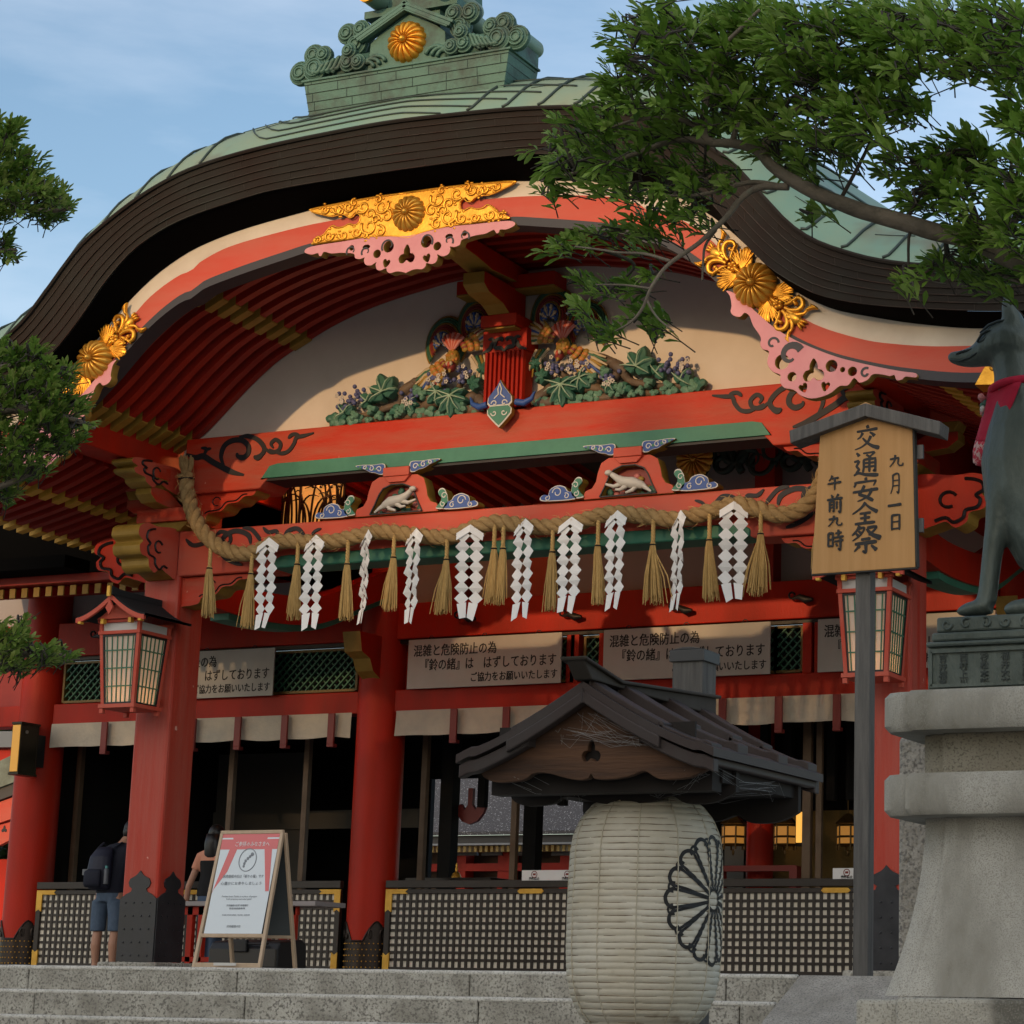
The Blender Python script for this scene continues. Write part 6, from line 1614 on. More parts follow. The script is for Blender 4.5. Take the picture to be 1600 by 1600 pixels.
# ------------------------------------------------------------------ granite side wall of the steps
b = MB(); b.prismx([(-2.7,.004),(EDGE-.02,.004),(EDGE-.02-TREAD*10,-2.0+.02),(EDGE-.02-TREAD*10,-2.0),(-2.7,-2.0)], 4.41, 6.3)
o = b.build('stair_side_wall', GRANR, bevel=.02); tag(o, 'sloping granite side wall at the right end of the steps', 'stair wall')

# ------------------------------------------------------------------ stone pedestal and bronze fox
PY = -11.35
t = thing('stone_pedestal', (8.7,-10.8,GZ), 'tall grey granite pedestal with two rounded slabs under the bronze fox', 'pedestal')
X0 = at(1389,1110,Y=PY+.15).x
def plan(xl, yf, w, dpt, lob):
    """a slab with rounded lobed corners"""
    P = []
    for (sx, sy) in ((-1,-1),(1,-1),(1,1),(-1,1)):
        cx = xl+(0 if sx<0 else w); cy = yf+(0 if sy<0 else dpt)
        # lobe: set in from both faces
        L1 = [(cx, cy-sy*lob*1.6),(cx-sx*.0, cy-sy*lob*.95),(cx-sx*lob*.12, cy-sy*lob*.55),(cx-sx*lob*.45, cy-sy*lob*.36),(cx-sx*lob*.93, cy-sy*lob*.30),(cx-sx*lob*.96, cy-sy*lob*.04),(cx-sx*lob*1.15, cy)]
        if sx*sy < 0: L1 = L1[::-1]
        P += L1
    return P
def slab(b, P, z0, z1, bev=.02):
    k = len(b.v); n = len(P); cx = sum(p[0] for p in P)/n; cy = sum(p[1] for p in P)/n
    rings = [(z0,-bev),(z0+bev,0),(z1-bev,0),(z1,-bev)]
    for z, o in rings:
        for p in P:
            d = Vector((p[0]-cx,p[1]-cy,0)).normalized(); b.v.append((p[0]+d.x*o, p[1]+d.y*o, z))
    for r_ in range(3):
        for i in range(n): b.f.append([k+r_*n+i,k+r_*n+(i+1)%n,k+(r_+1)*n+(i+1)%n,k+(r_+1)*n+i]); b.m.append(0)
    b.f.append([k+i for i in range(n-1,-1,-1)]); b.f.append([k+3*n+i for i in range(n)]); b.m += [0,0]
zz = lambda y, Y=PY: at(1520,y,Y=Y).z
for (ya, yb) in ((1074,1137),(1205,1271)):
    b = MB(); slab(b, plan(X0, PY, 1.75, 1.15, .12), zz(yb), zz(ya)); b.build('slab', GRANS, t, smooth=35)
b = MB(); xn = at(1441,1180,Y=PY+.2).x; slab(b, plan(xn, PY+.14, 1.75-2*(xn-X0), .87, .10), zz(1215), zz(1130)); b.build('neck', mat('weathered brown granite', (.33,.305,.245), .85, (.20,.18,.135), 2.2, bump=.3, bscale=80, speck=(120,(.15,.14,.11),.52,.66), detail=10), t, smooth=35)
b = MB(); n0 = None; za, zb2 = zz(1268), zz(1558)
for i, u in enumerate(lin(0,1,18)):
    fl = .215*(u**1.9)*.55
    P = plan(xn-fl+.0, PY+.14-fl*.8, 1.75-2*(xn-X0)+2*fl, .87+1.6*fl, .11)
    n = len(P); b.v += [(p[0],p[1],za+(zb2-za)*u) for p in P]
    if i:
        for j in range(n): b.f.append([(i-1)*n+j,i*n+j,i*n+(j+1)%n,(i-1)*n+(j+1)%n]); b.m.append(0)
b.build('flared_shaft', GRANS, t, smooth=35)
b = MB(); xb = at(1326,1575,Y=PY-.2).x; z1 = at(1400,1558,Y=PY-.2).z
b.box(xb,xb+.16,PY-.14,-9.9,GZ,z1-.008); b.box(xb+.165,xb+2.4,PY-.2,-9.9,GZ,z1); b.build('base_block', mat('stained granite', (.42,.405,.35), .85, (.13,.125,.105), 2.4, bump=.3, bscale=80, speck=(140,(.22,.21,.18),.50,.66), detail=10, ramp=(.44,.60)), t, bevel=.015)
b = MB(); xr_ = at(1409,1300,Y=-10.2).x; b.box(xr_,xr_+1.4,-10.25,-9.9,-.6,zz(1090)); b.build('rough_back_stone', GRANR, t, bevel=.02)

FYC = -10.85
t = thing('fox_statue', (8.8,FYC,zz(1074)), 'grey green bronze fox sitting upright in a crimson bib on the stone pedestal', 'statue')
def f(px, py, dy=0): p = at(px, py, Y=FYC+dy); return p
SC = (at(1600,700,Y=FYC).x-at(1500,700,Y=FYC).x)/100
b = MB()
def loft(pts, n=14):
    """pts: (px, py, dy, half height in px, half width in m)"""
    C = [f(p[0],p[1],p[2]) for p in pts]; k = len(C); vs = []
    for i in range(k):
        d = (C[min(i+1,k-1)]-C[max(i-1,0)]).normalized(); wv = Vector((0,1,0)); u = d.cross(wv).normalized(); w = u.cross(d).normalized()
        for j in range(n):
            a = 2*math.pi*j/n; vs.append(C[i]+u*(pts[i][3]*SC*math.cos(a))+w*(pts[i][4]*math.sin(a)))
    fs = [(i*n+j,i*n+(j+1)%n,(i+1)*n+(j+1)%n,(i+1)*n+j) for i in range(k-1) for j in range(n)]
    fs += [tuple(range(n-1,-1,-1)), tuple((k-1)*n+j for j in range(n))]
    b.add(vs, fs)
loft([(1481,557,0,3,.010),(1486,558,0,9,.022),(1500,560,0,12.5,.03),(1515,559,0,15.5,.04),(1530,555,0,19,.052),(1543,548,0,27,.075),(1558,541,0,36,.10),(1578,537,0,41,.118),(1598,541,0,40,.115),(1615,552,0,32,.09)])
loft([(1570,520,0,20,.06),(1585,545,0,40,.10),(1594,580,0,40,.105),(1600,620,0,46,.12),(1603,670,0,60,.15),(1605,720,0,70,.17),(1608,770,0,68,.165),(1625,820,0,60,.15),(1640,870,0,48,.13)])
for dy in (-.085,.085):
    loft([(1575,735,dy*.8,36,.075),(1567,780,dy,26,.062),(1559,820,dy,19,.05),(1550,870,dy,15,.042),(1545,915,dy,14.5,.04),(1541,942,dy,15,.042)])
    loft([(1548,945,dy,14,.045),(1530,950,dy,12.5,.048),(1513,953,dy,10.5,.045),(1502,956,dy,7,.035)])
    for k in range(3): loft([(1518,952,dy+(k-1)*.028,9,.016),(1500,955,dy+(k-1)*.028,7.5,.016),(1495,958,dy+(k-1)*.028,3,.008)],8)
    loft([(1690,800,dy*1.3,75,.10),(1670,860,dy*1.6,70,.10),(1650,910,dy*1.7,48,.08),(1625,940,dy*1.7,24,.06)])
    loft([(1650,948,dy*1.8,16,.055),(1610,950,dy*1.8,15,.055),(1585,952,dy*1.8,13,.05),(1572,956,dy*1.8,8,.035)])
    # ear
loft([(1605,760,0,64,.16),(1640,800,0,80,.17),(1680,850,0,85,.18),(1700,900,0,60,.16)])
loft([(1720,900,0,40,.09),(1770,860,0,44,.10),(1800,780,0,50,.11),(1810,690,0,44,.10),(1795,620,0,26,.06),(1785,580,0,8,.02)])
for dy in (-.062,.062):
    E = [f(1572,512,dy),f(1600,520,dy*1.5),f(1592,485,dy*1.25),f(1569,455,dy*1.15),f(1568,485,dy*.9)]
    c_ = f(1583,508,dy*.8)
    loft([(1586,522,dy,18,.04),(1582,500,dy*1.1,17,.032),(1576,478,dy*1.15,12,.022),(1569,455,dy*1.15,2.5,.006)],10)
fx = b.build('fox_body', BRONZ, t)
md = fx.modifiers.new('r','REMESH'); md.mode = 'VOXEL'; md.voxel_size = .0085
ms_ = fx.modifiers.new('s','SMOOTH'); ms_.iterations = 7; ms_.factor = .5
evalmesh(fx); fx.data.polygons.foreach_set('use_smooth',[True]*len(fx.data.polygons))
b = MB()
# eye slit, brow and mouth line
b.tube([f(1527,534,-.068),f(1533,523,-.080),f(1541,517,-.088),f(1547,516,-.092)], [.004,.006,.006,.003], 6)
b.tube([f(1528,535,-.066),f(1536,532,-.078),f(1544,524,-.088)], [.003,.004,.003], 6)
b.tube([f(1531,520,-.07),f(1545,508,-.082),f(1560,502,-.090),f(1574,499,-.09)], [.003,.006,.006,.002], 6)
b.tube([f(1486,562,-.020),f(1500,564,-.029),f(1515,559,-.040),f(1527,551,-.050),f(1530,547,-.054)], [.003,.0045,.0045,.0045,.003], 6)
for k in range(5): b.tube([f(1494+5*k,553-.8*k,-.028-.002*k),f(1503+5*k,548-1.2*k,-.033-.003*k)], [.0035,.002], 5)
b.build('face_line', mat('dark bronze line', (.02,.03,.028), .5), t, smooth=180)
# two-step bronze base with its inscription
def bx(px0, ya, yb, yo, mt=None, bev=.008):
    p = at(px0, (ya+yb)/2, Y=PY+yo); return p.x, at(1520,yb,Y=PY+yo).z, at(1520,ya,Y=PY+yo).z
b = MB()
for (px0,ya,yb,yo) in ((1463,962,986,.24),(1455,986,1000,.19),(1446,1000,1008,.135),(1449,1008,1076,.15)):
    x0, z0, z1 = bx(px0,ya,yb,yo); b.box(x0, x0+1.35-(px0-1446)*.004, PY+yo, PY+yo+.72-yo*.2, z0, z1)
b.build('bronze_base', BRONZ, t, bevel=.008)
b = MB(); x0, z0, z1 = bx(1455,1016,1070,.148)
P = [(x0,z0),(x0+1.15,z0),(x0+1.15,z1),(x0,z1),(x0,z0)]
for i in range(4): b.bar((P[i][0],PY+.146,P[i][1]),(P[i+1][0],PY+.146,P[i+1][1]),.012,.014,(0,1,0))
rr = random.Random(3)
xa_, za_, zb_2 = bx(1463,962,986,.238)
for k in range(16): curl(b, xa_+.04+.075*k, (za_+zb_2)/2, .022, k, 1, 1 if k%2 else -1, PY+.237, .005)
b.build('raised_border', BRONZ, t)
CH = ['吉井福富芝','西村上川','杉松本新','福井大文治','家本原善','宝町次郎','原正邦造','菊池信治','古田三郎','井上太吉','辻与七']
for k, s in enumerate(CH):
    x = x0+.045+.078*k
    for j, c_ in enumerate(s[:4]): text(c_, x, z1-.036-.031*j, PY+.1475, .032, 'inscription', mat('inscription bronze', (.03,.042,.04), .5), t, 'CENTER', off=.0006, ext=.002)
# the crimson bib
rows = [((1553,606),(1600,598),.135),((1548,632),(1588,630),.135),((1541,662),(1573,664),.125),((1533,690),(1556,692),.10),((1530,703),(1548,706),.075),((1530,722),(1535,722),.015)]
def bibpt(u, v):
    k = min(int(u*(len(rows)-1)), len(rows)-2); q_ = u*(len(rows)-1)-k
    A_, B_ = rows[k], rows[k+1]; lp2 = lambda a,c_: a+(c_-a)*q_
    fp = f(lp2(A_[0][0],B_[0][0])-3, lp2(A_[0][1],B_[0][1])); ep = f(lp2(A_[1][0],B_[1][0]), lp2(A_[1][1],B_[1][1]), -.12); wy = lp2(A_[2],B_[2])
    a = abs(v); x = fp.x+(ep.x-fp.x+.0)*a**1.9; z = fp.z+(ep.z-fp.z)*a; return (x-.012-.004*math.sin(v*14+u*3), FYC+v*wy-.004, z)
def sheet(b, u0, u1, nu, nv):
    k = len(b.v)
    for i in range(nu+1):
        for j in range(nv+1): b.v.append(bibpt(u0+(u1-u0)*i/nu, -1+2*j/nv))
    for i in range(nu):
        for j in range(nv): b.f.append([k+i*(nv+1)+j,k+i*(nv+1)+j+1,k+(i+1)*(nv+1)+j+1,k+(i+1)*(nv+1)+j]); b.m.append(b.cur)
b = MB(); sheet(b, 0, .58, 14, 24); bib = b.build('crimson_bib', CRIM, t, smooth=180); bib.modifiers.new('s','SOLIDIFY').thickness = .006
b = MB(); sheet(b, .58, 1.0, 10, 24); b2 = b.build('flowered_trim', CRIMF, bib, smooth=180); b2.modifiers.new('s','SOLIDIFY').thickness = .006
b = MB(); b.tube([(f(1594,602).x+.108*math.cos(a)*1.0, FYC+.118*math.sin(a), f(1594,602).z-.012+.012*math.cos(a)) for a in lin(0,6.29,36)], .016, 8, sq=1.0); b.build('neck_band', CRIM, bib, smooth=180)
b = MB(); c_ = f(1543,634,-.03)
for k in range(9): b.mi(k%3); b.ball((c_.x-.012+rr.uniform(-.012,.012), c_.y+rr.uniform(-.03,.03), c_.z+rr.uniform(-.04,.04)), .014, 8, 6)
b.build('flower_brooch', [WHITE, LEAFG, mat('brooch pink',(.5,.2,.2),.6)], bib, smooth=180)

# ------------------------------------------------------------------ trees
def add_leaf(b, p, d, up, l, w, curl_, tint, col=None):
    """one leaf: folded along its midrib, drooping a little"""
    s = d.cross(up)
    if s.length < 1e-4: s = Vector((1,0,0))
    s.normalize(); n = s.cross(d).normalized(); k = len(b.v)
    for u, ww, dz in ((0,.06,0),(.3,.62,.04),(.62,1.0,.03),(.86,.62,-.02)):
        c = p+d*(l*u)+n*(dz*l-curl_*u*u*l)
        b.v += [tuple(c-s*(w*ww)+n*(w*.28*ww)), tuple(c), tuple(c+s*(w*ww)+n*(w*.28*ww))]
    b.v.append(tuple(p+d*l-n*(curl_*l)))
    for i in range(3):
        a = k+3*i; b.f += [[a,a+1,a+4,a+3],[a+1,a+2,a+5,a+4]]
    b.f += [[k+9,k+10,k+12],[k+10,k+11,k+12]]
    b.t += [tint]*8; b.m += [0]*8
def rosette(b, tw, p, d, rr, L, n, base_t):
    """a shoot with its whorl of leaves"""
    d = d.normalized(); u = d.cross(Vector((.3,.2,1))).normalized(); w = d.cross(u); a0 = rr.uniform(0,6); SL = L*rr.uniform(.9,1.5)
    for i in range(n):
        a = a0+i*2.4; q = (i+.5)/n
        out = (u*math.cos(a)+w*math.sin(a))
        dd = (d*(1.0+.5*q)+out*(.78-.35*q)*rr.uniform(.7,1.2)+Vector((0,0,.10))).normalized()
        l = L*rr.uniform(.65,1.25)*(1-.20*q)
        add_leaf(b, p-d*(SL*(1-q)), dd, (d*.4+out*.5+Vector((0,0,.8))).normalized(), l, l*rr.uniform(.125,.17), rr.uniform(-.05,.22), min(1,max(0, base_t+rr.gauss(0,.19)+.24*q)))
    tw.tube([p-d*(SL*1.5), p-d*(SL*.6), p], [.0026,.0022,.0014], 4, False)
def canopy(name_leaf, blobs, dens, L, Y, dY, rr, tree, lm, twmat, bias, nleaf=(7,10), branch_pts=None):
    b = MB(); b.t = []; tw = MB()
    for (cx, cy, rx, ry) in blobs:
        cyv = Y+dY*.35+rr.uniform(-dY,dY)*.5
        C_ = at(cx, cy, Y=cyv); n = max(3, int(math.pi*rx*ry*dens*(.72 if 200 < cx < 1130 else 1)))
        bt = rr.uniform(.22,.55)
        if branch_pts:
            near = min(branch_pts, key=lambda q: (Vector(q)-C_).length); near = Vector(near)
            if (near-C_).length < .26:
                m_ = (near+C_)/2+Vector((rr.uniform(-.08,.08),rr.uniform(-.08,.08),rr.uniform(-.05,.10))); tw.tube(cat([near,m_,C_],5), [.008-.004*i/10 for i in range(11)], 5, False)
        subs = []
        for j in range(max(2,n//7)):
            a = rr.uniform(0,6.28); q = math.sqrt(rr.random())*.75
            s_ = at(cx+rx*q*math.cos(a), cy+ry*q*math.sin(a), Y=cyv+rr.uniform(-dY,dY)*.6); subs.append(s_)
            tw.tube(cat([C_, (C_+s_)/2+Vector((rr.uniform(-.04,.04),0,rr.uniform(-.02,.05))), s_],4), [.007-.0045*i/8 for i in range(9)], 4, False)
        for j in range(n):
            a = rr.uniform(0,6.28); q = math.sqrt(rr.random())
            px, py = cx+rx*q*math.cos(a), cy+ry*q*math.sin(a); y = cyv+rr.uniform(-dY,dY)
            p = at(px, py, Y=y); s_ = min(subs, key=lambda z: (z-p).length)
            d = (p-s_)*.6+(p-C_)*.4+Vector(bias)*rr.uniform(.12,.32)+Vector((rr.gauss(0,.07),rr.gauss(0,.09),rr.gauss(0,.07)))
            if .12 < (p-s_).length < .32: tw.tube([s_, (p+s_)/2+Vector((0,0,.015)), p-d.normalized()*.08], [.004,.0035,.003], 4, False)
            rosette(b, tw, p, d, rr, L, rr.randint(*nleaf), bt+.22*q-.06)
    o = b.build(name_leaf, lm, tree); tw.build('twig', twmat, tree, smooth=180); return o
rr = random.Random(21)
TY0 = -12.2
TR = thing('broadleaf_tree', (at(1900,500,Y=TY0).x, TY0, GZ), 'broadleaf tree stretching one long pale branch over the fox and the roof end', 'tree')
def limb(b, pts, r, dy=None, n=10):
    C = cat([at(p[0],p[1],Y=TY0+(p[2] if len(p)>2 else 0)) for p in pts], 7); k = len(C)
    C = [c+Vector((noise.noise(c*6)*.012,0,noise.noise(c*6+Vector((9,0,0)))*.012)) for c in C]
    sc = (at(1500,400,Y=TY0).x-at(1400,400,Y=TY0).x)/100*.92
    R = [ (r[0]+(r[1]-r[0])*i/(k-1))*sc*(1+.10*noise.noise(c*9)) for i,c in enumerate(C)]
    b.tube(C, R, n); return C
b = MB(); bp = []
bp += limb(b, [(1900,560),(1780,480),(1690,435),(1600,408),(1500,372),(1400,346),(1320,320),(1270,300),(1240,282),(1205,258),(1182,236),(1150,227),(1115,224)], (19,7))
bp += limb(b, [(1118,224),(1104,214),(1101,180),(1106,125),(1122,85),(1150,50),(1185,15)], (8,3))
bp += limb(b, [(1112,222),(1060,218),(1000,236),(930,262),(880,276),(845,285)], (6,2))
bp += limb(b, [(1145,226),(1150,205),(1162,180,.1)], (6,3)); bp += limb(b, [(1100,200),(1050,185,-.1),(985,190,-.1),(930,205,-.1)], (4.5,1.8)); bp += limb(b, [(1108,120),(1060,105),(1010,95),(965,80)], (4,1.5))
bp += limb(b, [(1190,243),(1200,215),(1222,190),(1265,162,.15),(1330,150,.2),(1400,122,.3),(1500,92,.3),(1620,60,.3)], (8,7))
bp += limb(b, [(1130,100,.1),(1180,80,.1),(1240,85,.1),(1300,60,.2)], (3.5,1.8))
bp += limb(b, [(1232,290),(1190,293),(1160,310),(1130,345,-.1),(1098,374,-.15),(1050,410,-.2),(1022,445,-.25),(1005,480,-.25),(985,505,-.25),(960,520,-.25)], (6.5,1.4))
bp += limb(b, [(1050,408,-.2),(1010,398,-.2),(960,395,-.2),(900,385,-.2)], (3.2,1.5)); bp += limb(b, [(1225,290),(1170,286),(1110,300),(1060,305),(1010,312)], (5,1.8)); bp += limb(b, [(1020,450,-.25),(980,447,-.25),(930,445,-.25)], (2.4,1.2)); bp += limb(b, [(1012,465,-.25),(1030,500,-.25),(1052,522,-.25)], (2.2,1.2))
bp += limb(b, [(1120,360,-.1),(1103,385,-.1),(1099,410,-.1),(1097,440,-.1)], (3,1.5))
bp += limb(b, [(1700,440),(1640,330,.3),(1560,270,.4),(1480,240,.4),(1420,250,.4)], (10,3)); bp += limb(b, [(1660,430),(1600,440,.2),(1540,420,.3),(1490,415,.3),(1430,440,.3)], (7,2)); bp += limb(b, [(1720,300),(1660,180,.4),(1600,120,.4),(1560,60,.4)], (10,5))
b.tube(cat([at(1900,560,Y=TY0), at(1960,800,Y=TY0+.2), Vector((at(1990,1200,Y=TY0).x, TY0+.2, .2)), Vector((at(1990,1200,Y=TY0).x, TY0+.2, GZ))], 6), [.16,.17,.18,.19,.20,.21,.22,.23,.24,.25,.26,.27,.28,.29,.30,.31,.32,.34,.36], 12)
b.build('trunk', BARK, TR, smooth=180)
BL = [(985,60,48,50),(1040,38,60,45),(1100,55,60,55),(1000,128,68,52),(950,178,52,38),(905,200,48,34),(858,238,48,30),(895,265,58,28),(960,255,60,36),(1020,215,60,45),(1080,165,55,55),(1150,110,65,60),(1150,30,60,40),(1230,50,70,55),(1300,75,70,55),(1245,130,58,45),(1185,185,48,36),(1330,28,70,40),(1400,60,70,55),(1380,120,50,36),(1470,38,70,45),(1550,50,70,55),(1500,100,50,28),(1575,115,45,36),(1585,180,35,36),(1040,285,55,34),(1100,275,50,34),(980,300,56,20),(1200,222,52,32),(1285,195,58,36),(1335,165,50,32),(1400,165,48,30),(1235,258,34,20),(1300,235,48,26),(1425,255,66,36),(1505,250,60,46),(1575,285,46,56),(1450,308,58,32),(1530,345,56,44),(1590,345,45,56),(1485,405,58,26),(1550,430,56,32),(1420,438,26,12),(1262,334,28,9),(880,385,45,22),(950,372,58,22),(1030,345,58,26),(1080,338,38,22),(905,440,36,14),(958,448,46,18),(1020,430,28,12),(890,492,30,20),(935,520,42,18),(1000,488,34,24),(1024,522,22,18),(870,300,40,12),(1130,160,40,50),(1060,110,50,40),(1350,210,30,20)]
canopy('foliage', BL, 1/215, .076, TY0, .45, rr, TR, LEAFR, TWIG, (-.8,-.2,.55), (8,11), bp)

rr = random.Random(33); LY0 = -10.6
TL = thing('evergreen_tree', (at(-260,900,Y=LY0).x, LY0, GZ), 'small leaved dark evergreen tree before the curled end of the porch roof', 'tree')
b = MB(); sc = (at(0,600,Y=LY0).x-at(-100,600,Y=LY0).x)/100
tx = at(-260,900,Y=LY0).x
b.tube([(tx,LY0,GZ),(tx+.05,LY0,.5),(tx-.03,LY0,2.0),(tx+.05,LY0,3.6)], [.20,.18,.15,.08], 12)
bpl = []
for pts, r in (([(-260,430),(-120,380),(-40,330),(20,318),(70,330),(110,325)],.035),([(-260,760),(-120,700),(-30,650),(40,640),(110,655),(148,668)],.04),([(-260,1120),(-120,1060),(-30,1030),(40,1022),(110,1025)],.034),([(-260,860),(-100,790),(0,760),(50,740)],.034),([(-260,650),(-100,590),(0,575),(60,560)],.034),([(-260,480),(-100,420),(-10,395),(25,390)],.03)):
    C = cat([at(p[0],p[1],Y=LY0) for p in pts], 6); b.tube(C, [r*(1-.8*i/len(C)) for i in range(len(C))], 8); bpl += C
b.build('trunk', BARK, TL, smooth=180)
BLL = [(12,212,34,32),(30,262,46,34),(62,302,46,26),(92,315,26,22),(15,318,30,24),(75,338,34,14),(10,380,16,16),(18,400,12,10),(-60,300,80,90),(48,560,36,26),(95,585,34,20),(40,605,56,30),(98,632,46,22),(55,662,56,22),(122,664,26,14),(40,700,54,26),(98,690,38,16),(18,738,40,20),(50,733,36,12),(8,772,22,12),(-40,640,60,90),(18,1000,36,22),(55,1022,44,20),(98,1022,26,9),(18,1040,32,14),(30,978,16,16),(-40,1010,50,50),(15,545,14,24),(60,540,10,14)]
canopy('foliage', BLL, 1/80, .064, LY0, .25, rr, TL, LEAFL, TWIG, (.8,-.1,.6), (8,11), bpl)

# ------------------------------------------------------------------ people
def ring(b, pts, n=14):
    """upright loft of ellipses: (x, y, z, rx, ry)"""
    vs = [(p[0]+p[3]*math.cos(2*math.pi*j/n), p[1]+p[4]*math.sin(2*math.pi*j/n), p[2]) for p in pts for j in range(n)]; k = len(pts)
    fs = [(i*n+j,i*n+(j+1)%n,(i+1)*n+(j+1)%n,(i+1)*n+j) for i in range(k-1) for j in range(n)]+[tuple(range(n-1,-1,-1)), tuple((k-1)*n+j for j in range(n))]
    b.add(vs, fs)
def onebody(b, name, mt, par, vox=.012, sm=4):
    o = b.build(name, mt, par); md = o.modifiers.new('r','REMESH'); md.mode='VOXEL'; md.voxel_size = vox
    s_ = o.modifiers.new('s','SMOOTH'); s_.iterations = sm; s_.factor = .5
    evalmesh(o); o.data.polygons.foreach_set('use_smooth',[True]*len(o.data.polygons)); return o
def hand(b, w, d, side):
    """palm, five unequal bent fingers and a thumb leaving the side of the palm"""
    d = Vector(d).normalized(); sd = Vector(side).normalized(); n = d.cross(sd)
    w = Vector(w); b.tube([w-d*.03, w+d*.03, w+d*.085], [.022,.034,.032], 10, sq=.55)
    for k, l_ in enumerate((.062,.075,.07,.055)):
        o = w+d*.08+sd*(.027-.018*k); b.tube([o-d*.02, o+d*l_*.45, o+d*l_*.75+n*.012, o+d*l_+n*.028], [.0095,.0092,.0085,.006], 7)
    o = w+d*.03+sd*.03; b.tube([o-sd*.01, o+sd*.02+d*.025, o+sd*.026+d*.055+n*.008], [.012,.011,.008], 7)
def shoe(b, x, y, dirx):
    b.add([], []); ring(b, [(x,y,.0,.045,.115),(x,y+.01,.04,.045,.11),(x,y-.03,.08,.036,.06),(x,y-.045,.10,.034,.042)])
MY = 3.15
mx_ = at(168,1440,Y=MY).x
man = thing('person', (mx_,MY,0), 'person in dark shirt and blue grey shorts standing at the left fence', 'person')
l0, l1 = at(151,1480,Y=MY).x, at(178,1480,Y=MY).x
b = MB()
for x in (l0,l1):
    b.tube([(x,MY,.03),(x,MY-.01,.10),(x,MY-.025,.30),(x,MY,.47),(x*1.0,MY+.01,.55),((x*.85+mx_*.15),MY,.80),((x*.75+mx_*.25),MY+.02,.92)], [.045,.040,.058,.055,.062,.085,.09], 12)
    ring(b, [(x,MY+.04,.0,.04,.11),(x,MY+.04,.03,.045,.12),(x,MY+.01,.07,.04,.07)])
xs_ = (mx_+.03)
ring(b, [(mx_,MY+.01,.84,.15,.11),(mx_,MY+.01,.98,.155,.11),(mx_+.01,MY+.03,1.15,.16,.11),(mx_+.02,MY+.06,1.32,.19,.115),(mx_+.03,MY+.09,1.42,.19,.10),(mx_+.035,MY+.12,1.47,.10,.075),(mx_+.04,MY+.15,1.52,.058,.058),(mx_+.05,MY+.20,1.58,.055,.06)])
b.ball((mx_+.06,MY+.255,1.645),(.077,.10,.115),16,12); b.ball((mx_+.065,MY+.345,1.61),(.016,.02,.022),8,6)
for s in (-1,1): b.ball((mx_+.06+s*.078,MY+.25,1.63),(.012,.022,.032),8,6)
for s in (-1,1):
    sh = Vector((mx_+.03+s*.19,MY+.09,1.38)); el = sh+Vector((s*.05,.06,-.29)); wr = el+Vector((-s*.10,.22,.10))
    b.tube([sh-Vector((s*.05,0,-.02)), sh, (sh+el)/2, el, (el+wr)/2, wr], [.06,.058,.048,.042,.038,.028], 10); hand(b, wr, (-s*.35,.6,.45), (s*.2,.5,-.6))
onebody(b, 'body', SKIN, man)
b = MB()
ring(b, [(mx_,MY+.01,.90,.185,.145),(mx_,MY+.01,1.0,.18,.135),(mx_+.01,MY+.03,1.15,.185,.135),(mx_+.02,MY+.06,1.32,.215,.14),(mx_+.03,MY+.09,1.43,.205,.12),(mx_+.035,MY+.12,1.485,.11,.09),(mx_+.037,MY+.13,1.50,.075,.07)])
for s in (-1,1):
    sh = Vector((mx_+.03+s*.18,MY+.09,1.39)); el = sh+Vector((s*.055,.05,-.24)); b.tube([sh-Vector((s*.09,0,-.03)), sh, (sh+el)/2, el], [.075,.078,.07,.066], 10)
onebody(b, 'shirt', NAVY, man, .014)
b = MB(); ring(b, [(mx_,MY+.01,.80,.18,.135),(mx_,MY+.01,.93,.175,.13)])
for x in (l0,l1): ring(b, [(x,MY,.46,.088,.095),(x,MY,.62,.092,.10),(x*.85+mx_*.15,MY+.01,.82,.105,.125)])
onebody(b, 'shorts', DENIM, man, .014)
b = MB(); b.ball((mx_+.06,MY+.24,1.67),(.086,.10,.11),14,10); b.ball((mx_+.06,MY+.20,1.63),(.075,.07,.09),12,8); b.build('hair', HAIR, man, smooth=180)
bk = thing('backpack', (mx_-.05,MY-.15,.93), 'dark navy backpack with a side bottle, worn by the person in shorts', 'backpack')
b = MB(); cx = at(158,1350,Y=MY-.15).x-.01
ring(b, [(cx,MY-.15,.935,.12,.05),(cx,MY-.16,.97,.155,.095),(cx,MY-.16,1.15,.165,.11),(cx,MY-.14,1.32,.15,.10),(cx+.01,MY-.10,1.41,.12,.07),(cx+.01,MY-.08,1.44,.07,.03)])
onebody(b, 'bag', mat('dark navy nylon',(.010,.012,.03),.6), bk, .014)
b = MB(); ring(b, [(cx,MY-.27,.96,.11,.02),(cx,MY-.285,1.0,.12,.035),(cx,MY-.285,1.13,.12,.035),(cx,MY-.27,1.17,.11,.02)]); b.build('pocket', NAVY, bk, smooth=180); b = MB()
for s in (-1,1): b.tube([(cx+s*.10,MY-.09,1.42),(cx+s*.13,MY+.05,1.50),(cx+s*.15,MY+.2,1.42)],[.02,.02,.02],6,sq=.4)
b.build('shoulder_strap', NAVY, bk, smooth=180)
b = MB(); ring(b, [(cx+.15,MY-.22,1.0,.03,.03),(cx+.15,MY-.22,1.16,.03,.03),(cx+.15,MY-.22,1.185,.015,.015)]); b.build('bottle', mat('grey bottle',(.10,.11,.13),.3), bk, smooth=40); b = MB(); ring(b, [(cx+.15,MY-.22,1.18,.018,.018),(cx+.15,MY-.22,1.21,.018,.018)]); b.build('bottle_cap', mat('teal cap',(.08,.3,.3),.4), bk)
b = MB(); b.box(cx-.14,cx-.06,MY-.29,MY-.262,1.10,1.17); b.build('grey_label', mat('grey label',(.14,.15,.16),.6), bk)

